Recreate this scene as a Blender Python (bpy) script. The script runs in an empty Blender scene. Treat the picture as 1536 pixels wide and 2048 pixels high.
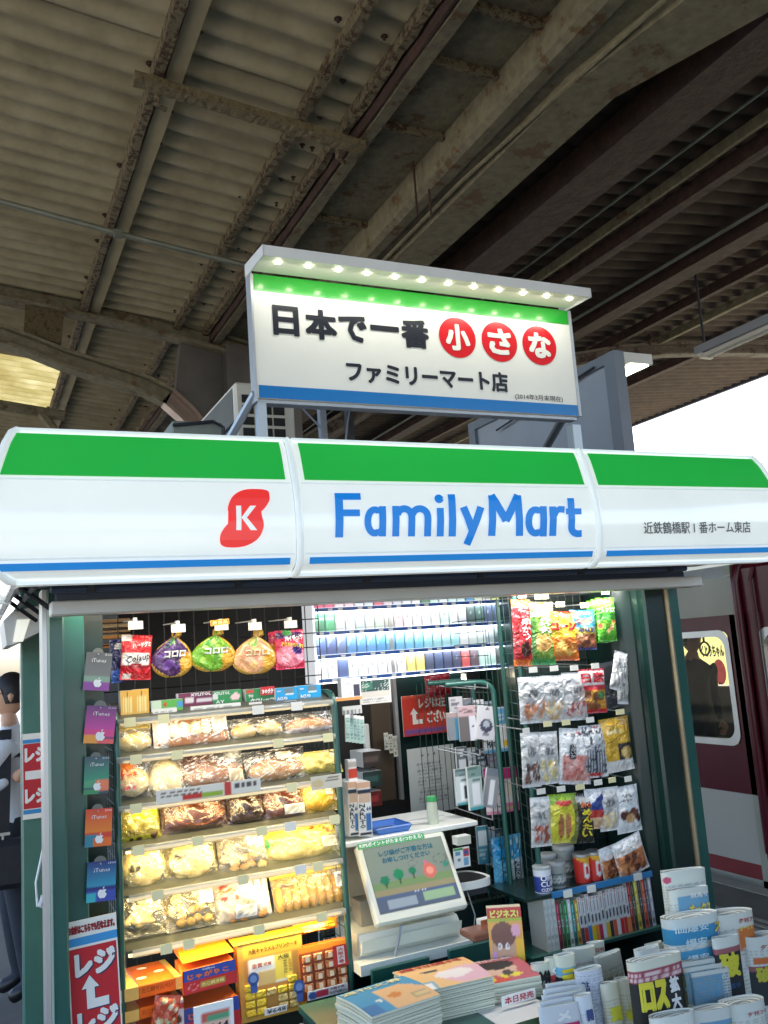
import bpy, math, random
import numpy as np
from mathutils import Vector, Matrix
random.seed(7)
sc = bpy.context.scene
R = math.radians
# ------------------------------------------------------------------ camera, world, sun, exposure
H = 1.6                       # camera height over the world origin; the platform floor lies at FZ
FZ = -0.12
FPX, YAW, PIT, ROL = 1774.8, 0.44402611, 0.15435283, -0.07197521
_f = np.array([math.sin(YAW)*math.cos(PIT), math.cos(YAW)*math.cos(PIT), math.sin(PIT)])
_r = np.cross(_f, [0, 0, 1]); _r /= np.linalg.norm(_r); _u = np.cross(_r, _f)
_c, _s = math.cos(ROL), math.sin(ROL)
_r, _u = _c*_r+_s*_u, -_s*_r+_c*_u
cam = bpy.data.cameras.new('camera'); co = bpy.data.objects.new('camera', cam); sc.collection.objects.link(co)
cam.sensor_fit = 'HORIZONTAL'; cam.sensor_width = 36; cam.lens = FPX/1536*36; cam.clip_end = 3000; cam.clip_start = .02
M = Matrix(((_r[0], _u[0], -_f[0], 0), (_r[1], _u[1], -_f[1], 0), (_r[2], _u[2], -_f[2], H), (0, 0, 0, 1)))
co.matrix_world = M
sc.camera = co
world = bpy.data.worlds.new('World'); sc.world = world; world.use_nodes = True
nt = world.node_tree; nt.nodes.clear()
sky = nt.nodes.new('ShaderNodeTexSky'); sky.sky_type = 'NISHITA'; sky.sun_disc = False
SUN_EL, SUN_AZ = R(52), R(70)           # azimuth measured from +Y towards +X
sky.sun_elevation = SUN_EL; sky.sun_rotation = SUN_AZ
sky.air_density = 1.0; sky.dust_density = 3.0; sky.ozone_density = 1.0
bg = nt.nodes.new('ShaderNodeBackground'); bg.inputs[1].default_value = 0.15
wo = nt.nodes.new('ShaderNodeOutputWorld')
nt.links.new(sky.outputs[0], bg.inputs[0]); nt.links.new(bg.outputs[0], wo.inputs[0])
sun = bpy.data.lights.new('sun', 'SUN'); sun.energy = 3.5; sun.angle = R(.6); sun.color = (1, .95, .88)
so = bpy.data.objects.new('sun', sun); sc.collection.objects.link(so)
so.rotation_euler = Vector((-math.sin(SUN_AZ)*math.cos(SUN_EL), -math.cos(SUN_AZ)*math.cos(SUN_EL), -math.sin(SUN_EL))).to_track_quat('-Z', 'Y').to_euler()
sc.view_settings.view_transform = 'Standard'; sc.view_settings.look = 'None'
sc.view_settings.exposure = 2.35; sc.view_settings.gamma = 1; sc.view_settings.use_curve_mapping = False
sc.cycles.max_bounces = 7; sc.cycles.diffuse_bounces = 4; sc.cycles.glossy_bounces = 3; sc.cycles.transparent_max_bounces = 14
sc.cycles.transmission_bounces = 4; sc.cycles.sample_clamp_indirect = 4; sc.cycles.use_denoising = True
sc.cycles.caustics_reflective = False; sc.cycles.caustics_refractive = False

# ------------------------------------------------------------------ measuring helpers (a pixel of the 1536x2048 photograph -> a place)
def ray(x, y): return _f+_r*(x-768)/FPX+_u*(1024-y)/FPX
O = np.array([0, 0, H])
def P(x, y, Y): d = ray(x, y); return O+d*Y/d[1]
def PZ(x, y, z): d = ray(x, y); return O+d*(z-H)/d[2]
def PX(x, y, X): d = ray(x, y); return O+d*X/d[0]
ZV, XV, TR = 4.0, 1.75, math.tan(R(6.5))
def RL(x, y, dz=0):
    d = ray(x, y); t = (ZV+dz-H+XV*TR)/(d[2]+d[0]*TR); return O+d*t
XR, TRR = 2.2, math.tan(R(5.0))
def RR(x, y, dz=0):
    d = ray(x, y); t = (ZV+dz-H-XR*TRR)/(d[2]-d[0]*TRR); return O+d*t

# ------------------------------------------------------------------ colours and materials
def lin(c):
    return tuple((v/255/12.92 if v/255 <= .04045 else ((v/255+.055)/1.055)**2.4) for v in c[:3])
MC = {}
def _new(name):
    m = bpy.data.materials.new(name); m.use_nodes = True
    t = m.node_tree; b = t.nodes['Principled BSDF']
    return m, t, b
def _noise(t, scale, detail=4, rough=.55, coord='Object'):
    tc = t.nodes.new('ShaderNodeTexCoord'); n = t.nodes.new('ShaderNodeTexNoise')
    n.inputs['Scale'].default_value = scale; n.inputs['Detail'].default_value = detail; n.inputs['Roughness'].default_value = rough
    t.links.new(tc.outputs[coord], n.inputs['Vector']); return n
def _ramp(t, src, stops):
    r = t.nodes.new('ShaderNodeValToRGB'); cr = r.color_ramp
    while len(cr.elements) < len(stops): cr.elements.new(.5)
    for e, (p, c) in zip(cr.elements, stops): e.position = p; e.color = tuple(c)+(1,) if len(c) == 3 else c
    t.links.new(src, r.inputs[0]); return r
def _bump(t, b, src, strength, dist=.01):
    bp = t.nodes.new('ShaderNodeBump'); bp.inputs['Strength'].default_value = strength; bp.inputs['Distance'].default_value = dist
    t.links.new(src, bp.inputs['Height']); t.links.new(bp.outputs[0], b.inputs['Normal']); return bp
def mat(name, c, rough=.5, metal=0., var=.12, scale=8, bump=0, bscale=40, emit=0, spec=.5, coat=0, alpha=1):
    """c: sRGB 0-255; var: how far a soft noise shifts the colour"""
    key = (name, tuple(c), rough, metal, emit)
    if key in MC: return MC[key]
    m, t, b = _new(name); L = lin(c)
    b.inputs['Roughness'].default_value = rough; b.inputs['Metallic'].default_value = metal
    b.inputs['Specular IOR Level'].default_value = spec
    if coat: b.inputs['Coat Weight'].default_value = coat; b.inputs['Coat Roughness'].default_value = .06
    if var:
        n = _noise(t, scale)
        r = _ramp(t, n.outputs[0], [(.3, tuple(v*(1-var) for v in L)), (.7, tuple(min(1, v*(1+var)) for v in L))])
        t.links.new(r.outputs[0], b.inputs['Base Color'])
        if emit: t.links.new(r.outputs[0], b.inputs['Emission Color'])
    else:
        b.inputs['Base Color'].default_value = L+(1,)
        b.inputs['Emission Color'].default_value = L+(1,)
    b.inputs['Emission Strength'].default_value = emit
    if bump: _bump(t, b, _noise(t, bscale, 6).outputs[0], bump)
    if alpha < 1: b.inputs['Alpha'].default_value = alpha
    MC[key] = m; return m
def printed(kind='paper'):
    """ink on paper, card, foil or clear film: colour from the printed-colour attribute, its alpha = how much ink covers the film"""
    if ('print', kind) in MC: return MC[('print', kind)]
    m, t, b = _new('printed_'+kind)
    a = t.nodes.new('ShaderNodeAttribute'); a.attribute_name = 'Col'
    t.links.new(a.outputs['Color'], b.inputs['Base Color'])
    rough = {'paper': .65, 'card': .35, 'foil': .27, 'film': .2, 'newsprint': .85, 'lit': .5, 'screen': .12}[kind]
    b.inputs['Roughness'].default_value = rough
    if kind == 'card': b.inputs['Coat Weight'].default_value = .25
    if kind in ('lit', 'screen'):
        t.links.new(a.outputs['Color'], b.inputs['Emission Color']); b.inputs['Emission Strength'].default_value = {'lit': .32, 'screen': .02}[kind]
    if kind in ('foil', 'film'):
        n = _noise(t, 24 if kind == 'foil' else 17, 3, .5); n.inputs['Distortion'].default_value = 1.4
        _bump(t, b, n.outputs[0], .75 if kind == 'foil' else .85, .03)
        b.inputs['Coat Weight'].default_value = .6; b.inputs['Coat Roughness'].default_value = .12
    if kind == 'film':
        gl = t.nodes.new('ShaderNodeBsdfGlossy'); gl.inputs['Roughness'].default_value = .16; gl.inputs['Color'].default_value = (1, 1, 1, 1)
        bp = [x for x in t.nodes if x.type == 'BUMP'][0]; t.links.new(bp.outputs[0], gl.inputs['Normal'])
        tr = t.nodes.new('ShaderNodeBsdfTransparent'); tr.inputs[0].default_value = (.97, .97, .96, 1)
        mx = t.nodes.new('ShaderNodeMixShader'); lw = t.nodes.new('ShaderNodeLayerWeight'); lw.inputs[0].default_value = .35
        t.links.new(bp.outputs[0], lw.inputs['Normal'])
        mm = t.nodes.new('ShaderNodeMath'); mm.operation = 'MULTIPLY_ADD'; mm.inputs[1].default_value = .52; mm.inputs[2].default_value = .07
        t.links.new(lw.outputs['Facing'], mm.inputs[0]); t.links.new(mm.outputs[0], mx.inputs[0])
        t.links.new(tr.outputs[0], mx.inputs[1]); t.links.new(gl.outputs[0], mx.inputs[2])
        m2 = t.nodes.new('ShaderNodeMixShader'); t.links.new(a.outputs['Alpha'], m2.inputs[0])
        t.links.new(mx.outputs[0], m2.inputs[1]); t.links.new(b.outputs[0], m2.inputs[2])
        t.links.new(m2.outputs[0], t.nodes['Material Output'].inputs[0])
    MC[('print', kind)] = m; return m
def rusty(name, paint, rust, amount=.5, scale=14, dark=(30, 22, 16)):
    if name in MC: return MC[name]
    m, t, b = _new(name)
    n = _noise(t, scale, 8, .68); n2 = _noise(t, scale*3.1, 5, .6)
    r = _ramp(t, n.outputs[0], [(0, lin(dark)), (amount-.1, lin(rust)), (amount, lin(rust)), (amount+.02, lin([v*.8 for v in paint])), (1, lin(paint))])
    mx = t.nodes.new('ShaderNodeMix'); mx.data_type = 'RGBA'; mx.blend_type = 'MULTIPLY'; mx.inputs[0].default_value = .55
    r2 = _ramp(t, n2.outputs[0], [(.3, (.35, .33, .3)), (.65, (1, 1, 1))])
    t.links.new(r.outputs[0], mx.inputs[6]); t.links.new(r2.outputs[0], mx.inputs[7]); t.links.new(mx.outputs[2], b.inputs['Base Color'])
    b.inputs['Roughness'].default_value = .85
    _bump(t, b, n.outputs[0], .9, .02)
    MC[name] = m; return m

# ------------------------------------------------------------------ meshes
class MB:
    def __init__(s): s.v = []; s.f = []; s.m = []; s.c = []
    def add(s, vs, fs, m=0, col=None):
        o = len(s.v); s.v += [tuple(map(float, p)) for p in vs]
        s.f += [tuple(i+o for i in f) for f in fs]; s.m += [m]*len(fs)
        if col is None: s.c += [(.8, .8, .8, 1)]*len(vs)
        elif len(col) == len(vs) and hasattr(col[0], '__len__'): s.c += [tuple(q) for q in col]
        else: s.c += [tuple(col[:3])+((col[3],) if len(col) > 3 else (1,))]*len(vs)
        return s
    def box(s, x0, x1, y0, y1, z0, z1, m=0, col=None):
        return s.add([(x0, y0, z0), (x1, y0, z0), (x1, y1, z0), (x0, y1, z0), (x0, y0, z1), (x1, y0, z1), (x1, y1, z1), (x0, y1, z1)],
                     [(0, 3, 2, 1), (4, 5, 6, 7), (0, 1, 5, 4), (1, 2, 6, 5), (2, 3, 7, 6), (3, 0, 4, 7)], m, col)
    def hexa(s, p, m=0, col=None):
        """8 corners: bottom ring then top ring"""
        return s.add(p, [(0, 3, 2, 1), (4, 5, 6, 7), (0, 1, 5, 4), (1, 2, 6, 5), (2, 3, 7, 6), (3, 0, 4, 7)], m, col)
    def bbox(s, x0, x1, y0, y1, z0, z1, r=.004, m=0, col=None):
        """box with chamfered edges (along every edge)"""
        r = min(r, (x1-x0)*.45, (y1-y0)*.45, (z1-z0)*.45); vs = []
        idx = {}
        for ix, (xa, xs) in enumerate(((x0, 1), (x1, -1))):
            for iy, (ya, ys) in enumerate(((y0, 1), (y1, -1))):
                for iz, (za, zs) in enumerate(((z0, 1), (z1, -1))):
                    for k, d in enumerate(((0, 1, 1), (1, 0, 1), (1, 1, 0))):
                        idx[(ix, iy, iz, k)] = len(vs)
                        vs.append((xa+xs*r*d[0], ya+ys*r*d[1], za+zs*r*d[2]))
        g = lambda *a: idx[a]; fs = []
        for a in (0, 1):
            q = [g(a, 0, 0, 0), g(a, 1, 0, 0), g(a, 1, 1, 0), g(a, 0, 1, 0)]; fs.append(q[::-1] if a == 0 else q)
            q = [g(0, a, 0, 1), g(1, a, 0, 1), g(1, a, 1, 1), g(0, a, 1, 1)]; fs.append(q if a == 0 else q[::-1])
            q = [g(0, 0, a, 2), g(1, 0, a, 2), g(1, 1, a, 2), g(0, 1, a, 2)]; fs.append(q[::-1] if a == 0 else q)
        for a in (0, 1):
            for b in (0, 1):
                s1 = (a == b)
                q = [g(0, a, b, 1), g(1, a, b, 1), g(1, a, b, 2), g(0, a, b, 2)]; fs.append(q[::-1] if s1 else q)
                q = [g(a, 0, b, 0), g(a, 1, b, 0), g(a, 1, b, 2), g(a, 0, b, 2)]; fs.append(q if s1 else q[::-1])
                q = [g(a, b, 0, 0), g(a, b, 1, 0), g(a, b, 1, 1), g(a, b, 0, 1)]; fs.append(q[::-1] if s1 else q)
                for c_ in (0, 1):
                    q = [g(a, b, c_, 0), g(a, b, c_, 1), g(a, b, c_, 2)]
                    fs.append(q if (a+b+c_) % 2 == 0 else q[::-1])
        return s.add(vs, fs, m, col)
    def tube(s, pts, r, n=8, m=0, col=None, jit=0, cap=True):
        pts = [Vector(p) for p in pts]; rs = r if hasattr(r, '__len__') else [r]*len(pts)
        up = Vector((0, 0, 1)); vs = []; prev = None
        for i, p in enumerate(pts):
            t = (pts[min(i+1, len(pts)-1)]-pts[max(i-1, 0)]).normalized()
            a = prev if prev is not None else (up if abs(t.z) < .9 else Vector((1, 0, 0)))
            x = (a-t*a.dot(t)).normalized(); y = t.cross(x); prev = x
            for k in range(n):
                an = 2*math.pi*k/n; rr = rs[i]*(1+jit*random.uniform(-1, 1))
                vs.append(p+x*math.cos(an)*rr+y*math.sin(an)*rr)
        fs = [(i*n+k, i*n+(k+1) % n, (i+1)*n+(k+1) % n, (i+1)*n+k) for i in range(len(pts)-1) for k in range(n)]
        if cap: fs += [tuple(range(n))[::-1], tuple((len(pts)-1)*n+k for k in range(n))]
        return s.add(vs, fs, m, col)
    def prism(s, poly, d0, d1, axis='y', m=0, col=None):
        """extrude a 2-D outline: axis y -> (x,z), axis x -> (y,z), axis z -> (x,y)"""
        n = len(poly)
        f = {'y': lambda p, d: (p[0], d, p[1]), 'x': lambda p, d: (d, p[0], p[1]), 'z': lambda p, d: (p[0], p[1], d)}[axis]
        vs = [f(p, d0) for p in poly]+[f(p, d1) for p in poly]
        fs = [tuple(range(n)), tuple(range(2*n-1, n-1, -1))]+[(i, n+i, n+(i+1) % n, (i+1) % n) for i in range(n)]
        return s.add(vs, fs, m, col)
    def lathe(s, prof, n=20, m=0, col=None, cx=0, cy=0):
        vs = [(cx+r*math.cos(2*math.pi*k/n), cy+r*math.sin(2*math.pi*k/n), z) for r, z in prof for k in range(n)]
        fs = [(i*n+k, i*n+(k+1) % n, (i+1)*n+(k+1) % n, (i+1)*n+k) for i in range(len(prof)-1) for k in range(n)]
        return s.add(vs, fs, m, col)
    def grid(s, fn, nu, nv, m=0, art=None, flip=False):
        U, V = np.meshgrid(np.linspace(0, 1, nu+1), np.linspace(0, 1, nv+1))
        vs = [fn(u, v) for u, v in zip(U.ravel(), V.ravel())]
        w = nu+1
        fs = [(j*w+i, j*w+i+1, (j+1)*w+i+1, (j+1)*w+i) for j in range(nv) for i in range(nu)]
        if flip: fs = [f[::-1] for f in fs]
        col = None
        if art is not None:
            c = art.eval(U.ravel(), V.ravel()); col = [tuple(q) for q in c]
        return s.add(vs, fs, m, col)
    def build(s, name, mats, parent=None, loc=None, rot=None, smooth=False, fixn=True):
        me = bpy.data.meshes.new(name); me.from_pydata(s.v, [], s.f)
        if not isinstance(mats, (list, tuple)): mats = [mats]
        for q in mats: me.materials.append(q)
        me.polygons.foreach_set('material_index', s.m)
        a = me.color_attributes.new('Col', 'FLOAT_COLOR', 'POINT')
        a.data.foreach_set('color', np.array(s.c, dtype=np.float32).ravel())
        if smooth: me.shade_smooth() if hasattr(me, 'shade_smooth') else None
        me.update()
        o = bpy.data.objects.new(name, me); sc.collection.objects.link(o)
        if parent: o.parent = parent
        if loc is not None: o.location = loc
        if rot is not None: o.rotation_euler = rot
        return o
def tag(o, label=None, cat=None, group=None, kind=None):
    for k, v in (('label', label), ('category', cat), ('group', group), ('kind', kind)):
        if v: o[k] = v
    return o
def thing(name, label, cat, loc=(0, 0, 0), rot=None, group=None):
    o = bpy.data.objects.new(name, None); sc.collection.objects.link(o); o.location = loc
    o.empty_display_size = .05
    if rot is not None: o.rotation_euler = rot
    return tag(o, label, cat, group)
def autosmooth(o, ang=40):
    me = o.data
    me.shade_smooth()
    try: me.set_sharp_from_angle(angle=R(ang))
    except Exception: pass
    return o

# ------------------------------------------------------------------ lettering
TC = {}
def glyphs(body, res=2):
    k = (body, res)
    if k in TC: return TC[k]
    c = bpy.data.curves.new('t', 'FONT'); c.body = body; c.size = 1; c.resolution_u = res
    o = bpy.data.objects.new('t', c); sc.collection.objects.link(o)
    me = bpy.data.meshes.new_from_object(o.evaluated_get(bpy.context.evaluated_depsgraph_get()))
    v = np.array([q.co[:2] for q in me.vertices]) if len(me.vertices) else np.zeros((0, 2))
    f = [tuple(p.vertices) for p in me.polygons]
    if f:
        p = f[0]; a, b, d = v[p[0]], v[p[1]], v[p[2]]
        if (b[0]-a[0])*(d[1]-a[1])-(b[1]-a[1])*(d[0]-a[0]) < 0: f = [q[::-1] for q in f]
    bpy.data.objects.remove(o); bpy.data.curves.remove(c); bpy.data.meshes.remove(me)
    TC[k] = (v, f); return TC[k]
def lettering(mb, body, x0, x1, z0, z1, surf, m=0, col=None, bold=0., shear=0., lift=.0012, vertical=False, rotc=0., res=2):
    """fit a line of text into the rectangle x0..x1, z0..z1 of a surface; surf(x,z,lift) -> 3-D point. bold: fraction of the height."""
    if vertical:
        n = len(body); h = (z1-z0)/n
        for i, ch in enumerate(body):
            lettering(mb, ch, x0, x1, z1-(i+1)*h+h*.04, z1-i*h-h*.04, surf, m, col, bold, shear, lift, res=res)
        return
    v, f = glyphs(body, res)
    if not len(v): return
    mn, mx = v.min(0), v.max(0); d = np.maximum(mx-mn, 1e-4)
    B = bold*(z1-z0)
    q = (v-mn)/d
    cx, cz = (x0+x1)/2, (z0+z1)/2
    offs = [(0, 0)] if not B else [(-B, -B*.8), (B, -B*.8), (-B, B*.8), (B, B*.8)]
    if B > .0012: offs = [(B*math.copysign(abs(math.cos(a))**.5, math.cos(a)), B*math.copysign(abs(math.sin(a))**.5, math.sin(a))) for a in np.linspace(0, 2*math.pi, 12, endpoint=False)+.26]
    for i, (ox, oz) in enumerate(offs):
        X = x0+B+q[:, 0]*(x1-x0-2*B)+ox; Z = z0+B+q[:, 1]*(z1-z0-2*B)+oz; X = X+shear*(Z-z0)
        if rotc:
            a = math.cos(rotc), math.sin(rotc); dx, dz = X-cx, Z-cz
            X, Z = cx+dx*a[0]-dz*a[1], cz+dx*a[1]+dz*a[0]
        mb.add([surf(a, b, lift+i*.00015) for a, b in zip(X, Z)], f, m, col)
def slice_z(v, f, cuts):
    """cut a flat triangulated outline along horizontal lines so that it can follow a curved face"""
    import bmesh
    bm = bmesh.new(); bv = [bm.verts.new((p[0], 0, p[1])) for p in v]
    for q in f:
        try: bm.faces.new([bv[i] for i in q])
        except Exception: pass
    bmesh.ops.triangulate(bm, faces=bm.faces[:])
    for c in cuts: bmesh.ops.bisect_plane(bm, geom=bm.verts[:]+bm.edges[:]+bm.faces[:], plane_co=(0, 0, c), plane_no=(0, 0, 1))
    bm.verts.ensure_lookup_table(); bm.verts.index_update()
    V = [(p.co.x, p.co.z) for p in bm.verts]; F = [tuple(w.index for w in q.verts) for q in bm.faces]; bm.free(); return V, F
def flat(x0, x1, z0, z1, surf, mb, m=0, col=None, lift=.0008, n=1, nv=1):
    g = [(x0+(x1-x0)*i/n, z0+(z1-z0)*j/nv) for j in range(nv+1) for i in range(n+1)]
    w = n+1
    mb.add([surf(a, b, lift) for a, b in g], [(j*w+i, j*w+i+1, (j+1)*w+i+1, (j+1)*w+i) for j in range(nv) for i in range(n)], m, col)
def poly_on(pts, surf, mb, m=0, col=None, lift=.0012):
    mb.add([surf(a, b, lift) for a, b in pts], [tuple(range(len(pts)))], m, col)
def disc(cx, cz, rx, rz, surf, mb, m=0, col=None, lift=.001, n=28):
    poly_on([(cx+rx*math.cos(2*math.pi*k/n), cz+rz*math.sin(2*math.pi*k/n)) for k in range(n)], surf, mb, m, col, lift)
def smooth_loop(pts, k=5):
    out = []; n = len(pts)
    for i in range(n):
        p0, p1, p2, p3 = (np.array(pts[(i+j-1) % n], float) for j in range(4))
        for t in np.linspace(0, 1, k, endpoint=False):
            out.append(tuple(.5*((2*p1)+(-p0+p2)*t+(2*p0-5*p1+4*p2-p3)*t*t+(-p0+3*p1-3*p2+p3)*t**3)))
    return out

# ------------------------------------------------------------------ printed artwork as a colour function of (u right, v up)
class Art:
    def __init__(s, base, alpha=1.): s.L = [('base', lin(base)+(alpha,))]
    def rect(s, u0, v0, u1, v1, c, a=1.): s.L.append(('rect', u0, v0, u1, v1, lin(c)+(a,))); return s
    def ell(s, cu, cv, ru, rv, c, a=1.): s.L.append(('ell', cu, cv, ru, rv, lin(c)+(a,))); return s
    def ring(s, cu, cv, ru, rv, w, c, a=1.): s.L.append(('ring', cu, cv, ru, rv, w, lin(c)+(a,))); return s
    def grad(s, v0, v1, c0, c1, a=1.): s.L.append(('grad', v0, v1, np.array(lin(c0)+(a,)), np.array(lin(c1)+(a,)))); return s
    def diag(s, k, off, c, a=1.): s.L.append(('diag', k, off, lin(c)+(a,))); return s
    def blobs(s, u0, v0, u1, v1, n, r, cols, a=1., seed=1):
        rnd = random.Random(seed)
        for i in range(n): s.ell(rnd.uniform(u0, u1), rnd.uniform(v0, v1), r*rnd.uniform(.6, 1.3), r*rnd.uniform(.5, 1.1), cols[i % len(cols)], a)
        return s
    def vstripes(s, u0, v0, u1, v1, n, c, a=1.):
        for i in range(n):
            w = (u1-u0)/n; s.rect(u0+i*w, v0, u0+i*w+w*.5, v1, c, a)
        return s
    def lines(s, u0, v0, u1, v1, n, c, a=1., seed=3):
        rnd = random.Random(seed); h = (v1-v0)/n
        for i in range(n): s.L.append(('txt', u0, v0+i*h+h*.2, u1-(u1-u0)*rnd.uniform(0, .3), v0+i*h+h*.75, lin(c)+(a,), rnd.random()*9))
        return s
    def speck(s, scale, amt, c, a=None): s.L.append(('speck', scale, amt, lin(c), a)); return s
    def eval(s, U, V):
        C = np.zeros((len(U), 4)); C[:] = s.L[0][1]
        for l in s.L[1:]:
            k = l[0]
            if k == 'rect': C[(U >= l[1]) & (U <= l[3]) & (V >= l[2]) & (V <= l[4])] = l[5]
            elif k == 'ell': C[((U-l[1])/l[3])**2+((V-l[2])/l[4])**2 <= 1] = l[5]
            elif k == 'ring':
                d = np.sqrt(((U-l[1])/l[3])**2+((V-l[2])/l[4])**2); C[(d <= 1) & (d >= 1-l[5])] = l[6]
            elif k == 'grad':
                t = np.clip((V-l[1])/(l[2]-l[1]+1e-9), 0, 1)[:, None]; mk = (V >= min(l[1], l[2])-1e-6) & (V <= max(l[1], l[2])+1e-6)
                C[mk] = (l[3]*(1-t)+l[4]*t)[mk]
            elif k == 'diag': C[V > l[1]*U+l[2]] = l[3]
            elif k == 'txt':
                mk = (U >= l[1]) & (U <= l[3]) & (V >= l[2]) & (V <= l[4]) & (np.sin(U*97+l[6]*7)+np.sin(U*171+l[6]) > -.5); C[mk] = l[5]
            elif k == 'speck':
                n = np.sin(U*l[1]*1.7+np.sin(V*l[1]*1.3)*2)*np.sin(V*l[1]*1.9+np.sin(U*l[1]*1.1)*2.3); mk = n > l[2]
                C[mk, :3] = l[3]
                if l[4] is not None: C[mk, 3] = l[4]
        return C
RED, WHT, BLK, YEL, GRN, BLU, NAVY, ORG, PNK, GRY = (200, 40, 45), (235, 235, 232), (28, 28, 30), (240, 205, 50), (50, 150, 70), (40, 110, 190), (25, 40, 95), (230, 120, 30), (225, 80, 140), (150, 150, 150)
# ================================================================== MATERIALS OF THE PLACE
GREENP = mat('green_paint', (32, 84, 76), rough=.32, var=.1, scale=3, coat=.3, bump=.02, bscale=90)
GREEND = mat('dark_green_paint', (11, 40, 36), rough=.35, var=.12, scale=3, coat=.3)
ALU = mat('aluminium', (190, 190, 188), rough=.38, metal=.75, var=.06, scale=5)
PALE = mat('pale_grey_paint', (205, 205, 200), rough=.4, var=.05, scale=6)
GREYP = mat('grey_paint', (140, 148, 160), rough=.5, var=.06)
DARK = mat('dark_metal', (40, 44, 52), rough=.5, var=.15)
SOFF = mat('blue_grey_soffit', (62, 76, 98), rough=.45, var=.08)
BLACKM = mat('black_plastic', (18, 18, 20), rough=.4, var=0)
WIRE = mat('green_wire', (14, 48, 42), rough=.35, var=0)
LITW = mat('backlit_white', (228, 234, 230), rough=.18, var=.035, scale=3.5, emit=.088, coat=.5)
LITG = mat('backlit_green', (34, 166, 66), rough=.2, var=.03, scale=3, emit=.09, coat=.5)
LITB = mat('backlit_blue', (40, 128, 200), rough=.2, var=.03, scale=3, emit=.088, coat=.5)
LITLET = mat('backlit_blue_letter', (20, 112, 190), rough=.25, var=.0, emit=.12)
LITRED = mat('backlit_red', (222, 52, 50), rough=.25, var=.02, emit=.11)
INKG = mat('grey_ink', (70, 78, 84), rough=.5, var=0, emit=.05)
FRM = mat('white_trim', (214, 222, 222), rough=.3, var=.03, emit=.08, coat=.3)

# ================================================================== GROUND, TRACK BED, PLATFORM
g = MB(); g.box(-900, 900, -300, 1500, -3.0, FZ-1.35)
tag(g.build('ground', mat('ground_gravel', (128, 122, 112), rough=.95, var=.25, scale=.7, bump=.5, bscale=12)), kind='structure')
def asphalt():
    m, t, b = _new('platform_asphalt')
    n = _noise(t, 2.2, 6, .6); n2 = _noise(t, 160, 3, .6)
    r = _ramp(t, n.outputs[0], [(.3, lin((88, 88, 86))), (.7, lin((112, 111, 107)))])
    t.links.new(r.outputs[0], b.inputs['Base Color']); b.inputs['Roughness'].default_value = .8
    _bump(t, b, n2.outputs[0], .35, .004); return m
PXL, PXR = -2.6, 4.72
g = MB(); g.box(PXL, PXR, -8, 90, FZ-1.2, FZ); tag(g.build('platform', asphalt()), kind='structure')
g = MB()
for k in range(4): g.box(PXR-.75+k*.075, PXR-.75+k*.075+.03, -8, 60, FZ+.001, FZ+.007)
g.box(PXL+.5, PXL+.56, -8, 60, FZ+.001, FZ+.007)
tag(g.build('platform_edge_lines', mat('worn_line', (150, 148, 140), rough=.8, var=.3, scale=20)), kind='structure')
g = MB(); g.box(PXR-.1, PXR+.012, -8, 90, FZ-.25, FZ+.005); g.box(PXL-.012, PXL+.1, -8, 90, FZ-.25, FZ+.005)
tag(g.build('platform_kerb', mat('kerb_concrete', (150, 148, 142), rough=.85, var=.15, scale=6)), kind='structure')

# ================================================================== TRAIN (runs along Y, beside the platform)
TX = 4.88
MAROON = mat('maroon_enamel', (78, 12, 28), rough=.3, var=.10, scale=3, coat=.15, spec=.3)
CREAM = mat('cream_enamel', (176, 172, 164), rough=.22, var=.03, scale=2, coat=.5)
SILV = mat('silver_panel', (112, 112, 106), rough=.3, metal=.35, var=.10, scale=3)
DKRED = mat('underframe_red', (120, 30, 36), rough=.5, var=.1)
TGLASS, _t, _b = _new('train_glass')
_b.inputs['Base Color'].default_value = (.02, .025, .022, 1); _b.inputs['Roughness'].default_value = .03; _b.inputs['Alpha'].default_value = .28
TRIN = mat('train_interior', (150, 150, 138), rough=.6, var=.05)
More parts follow.
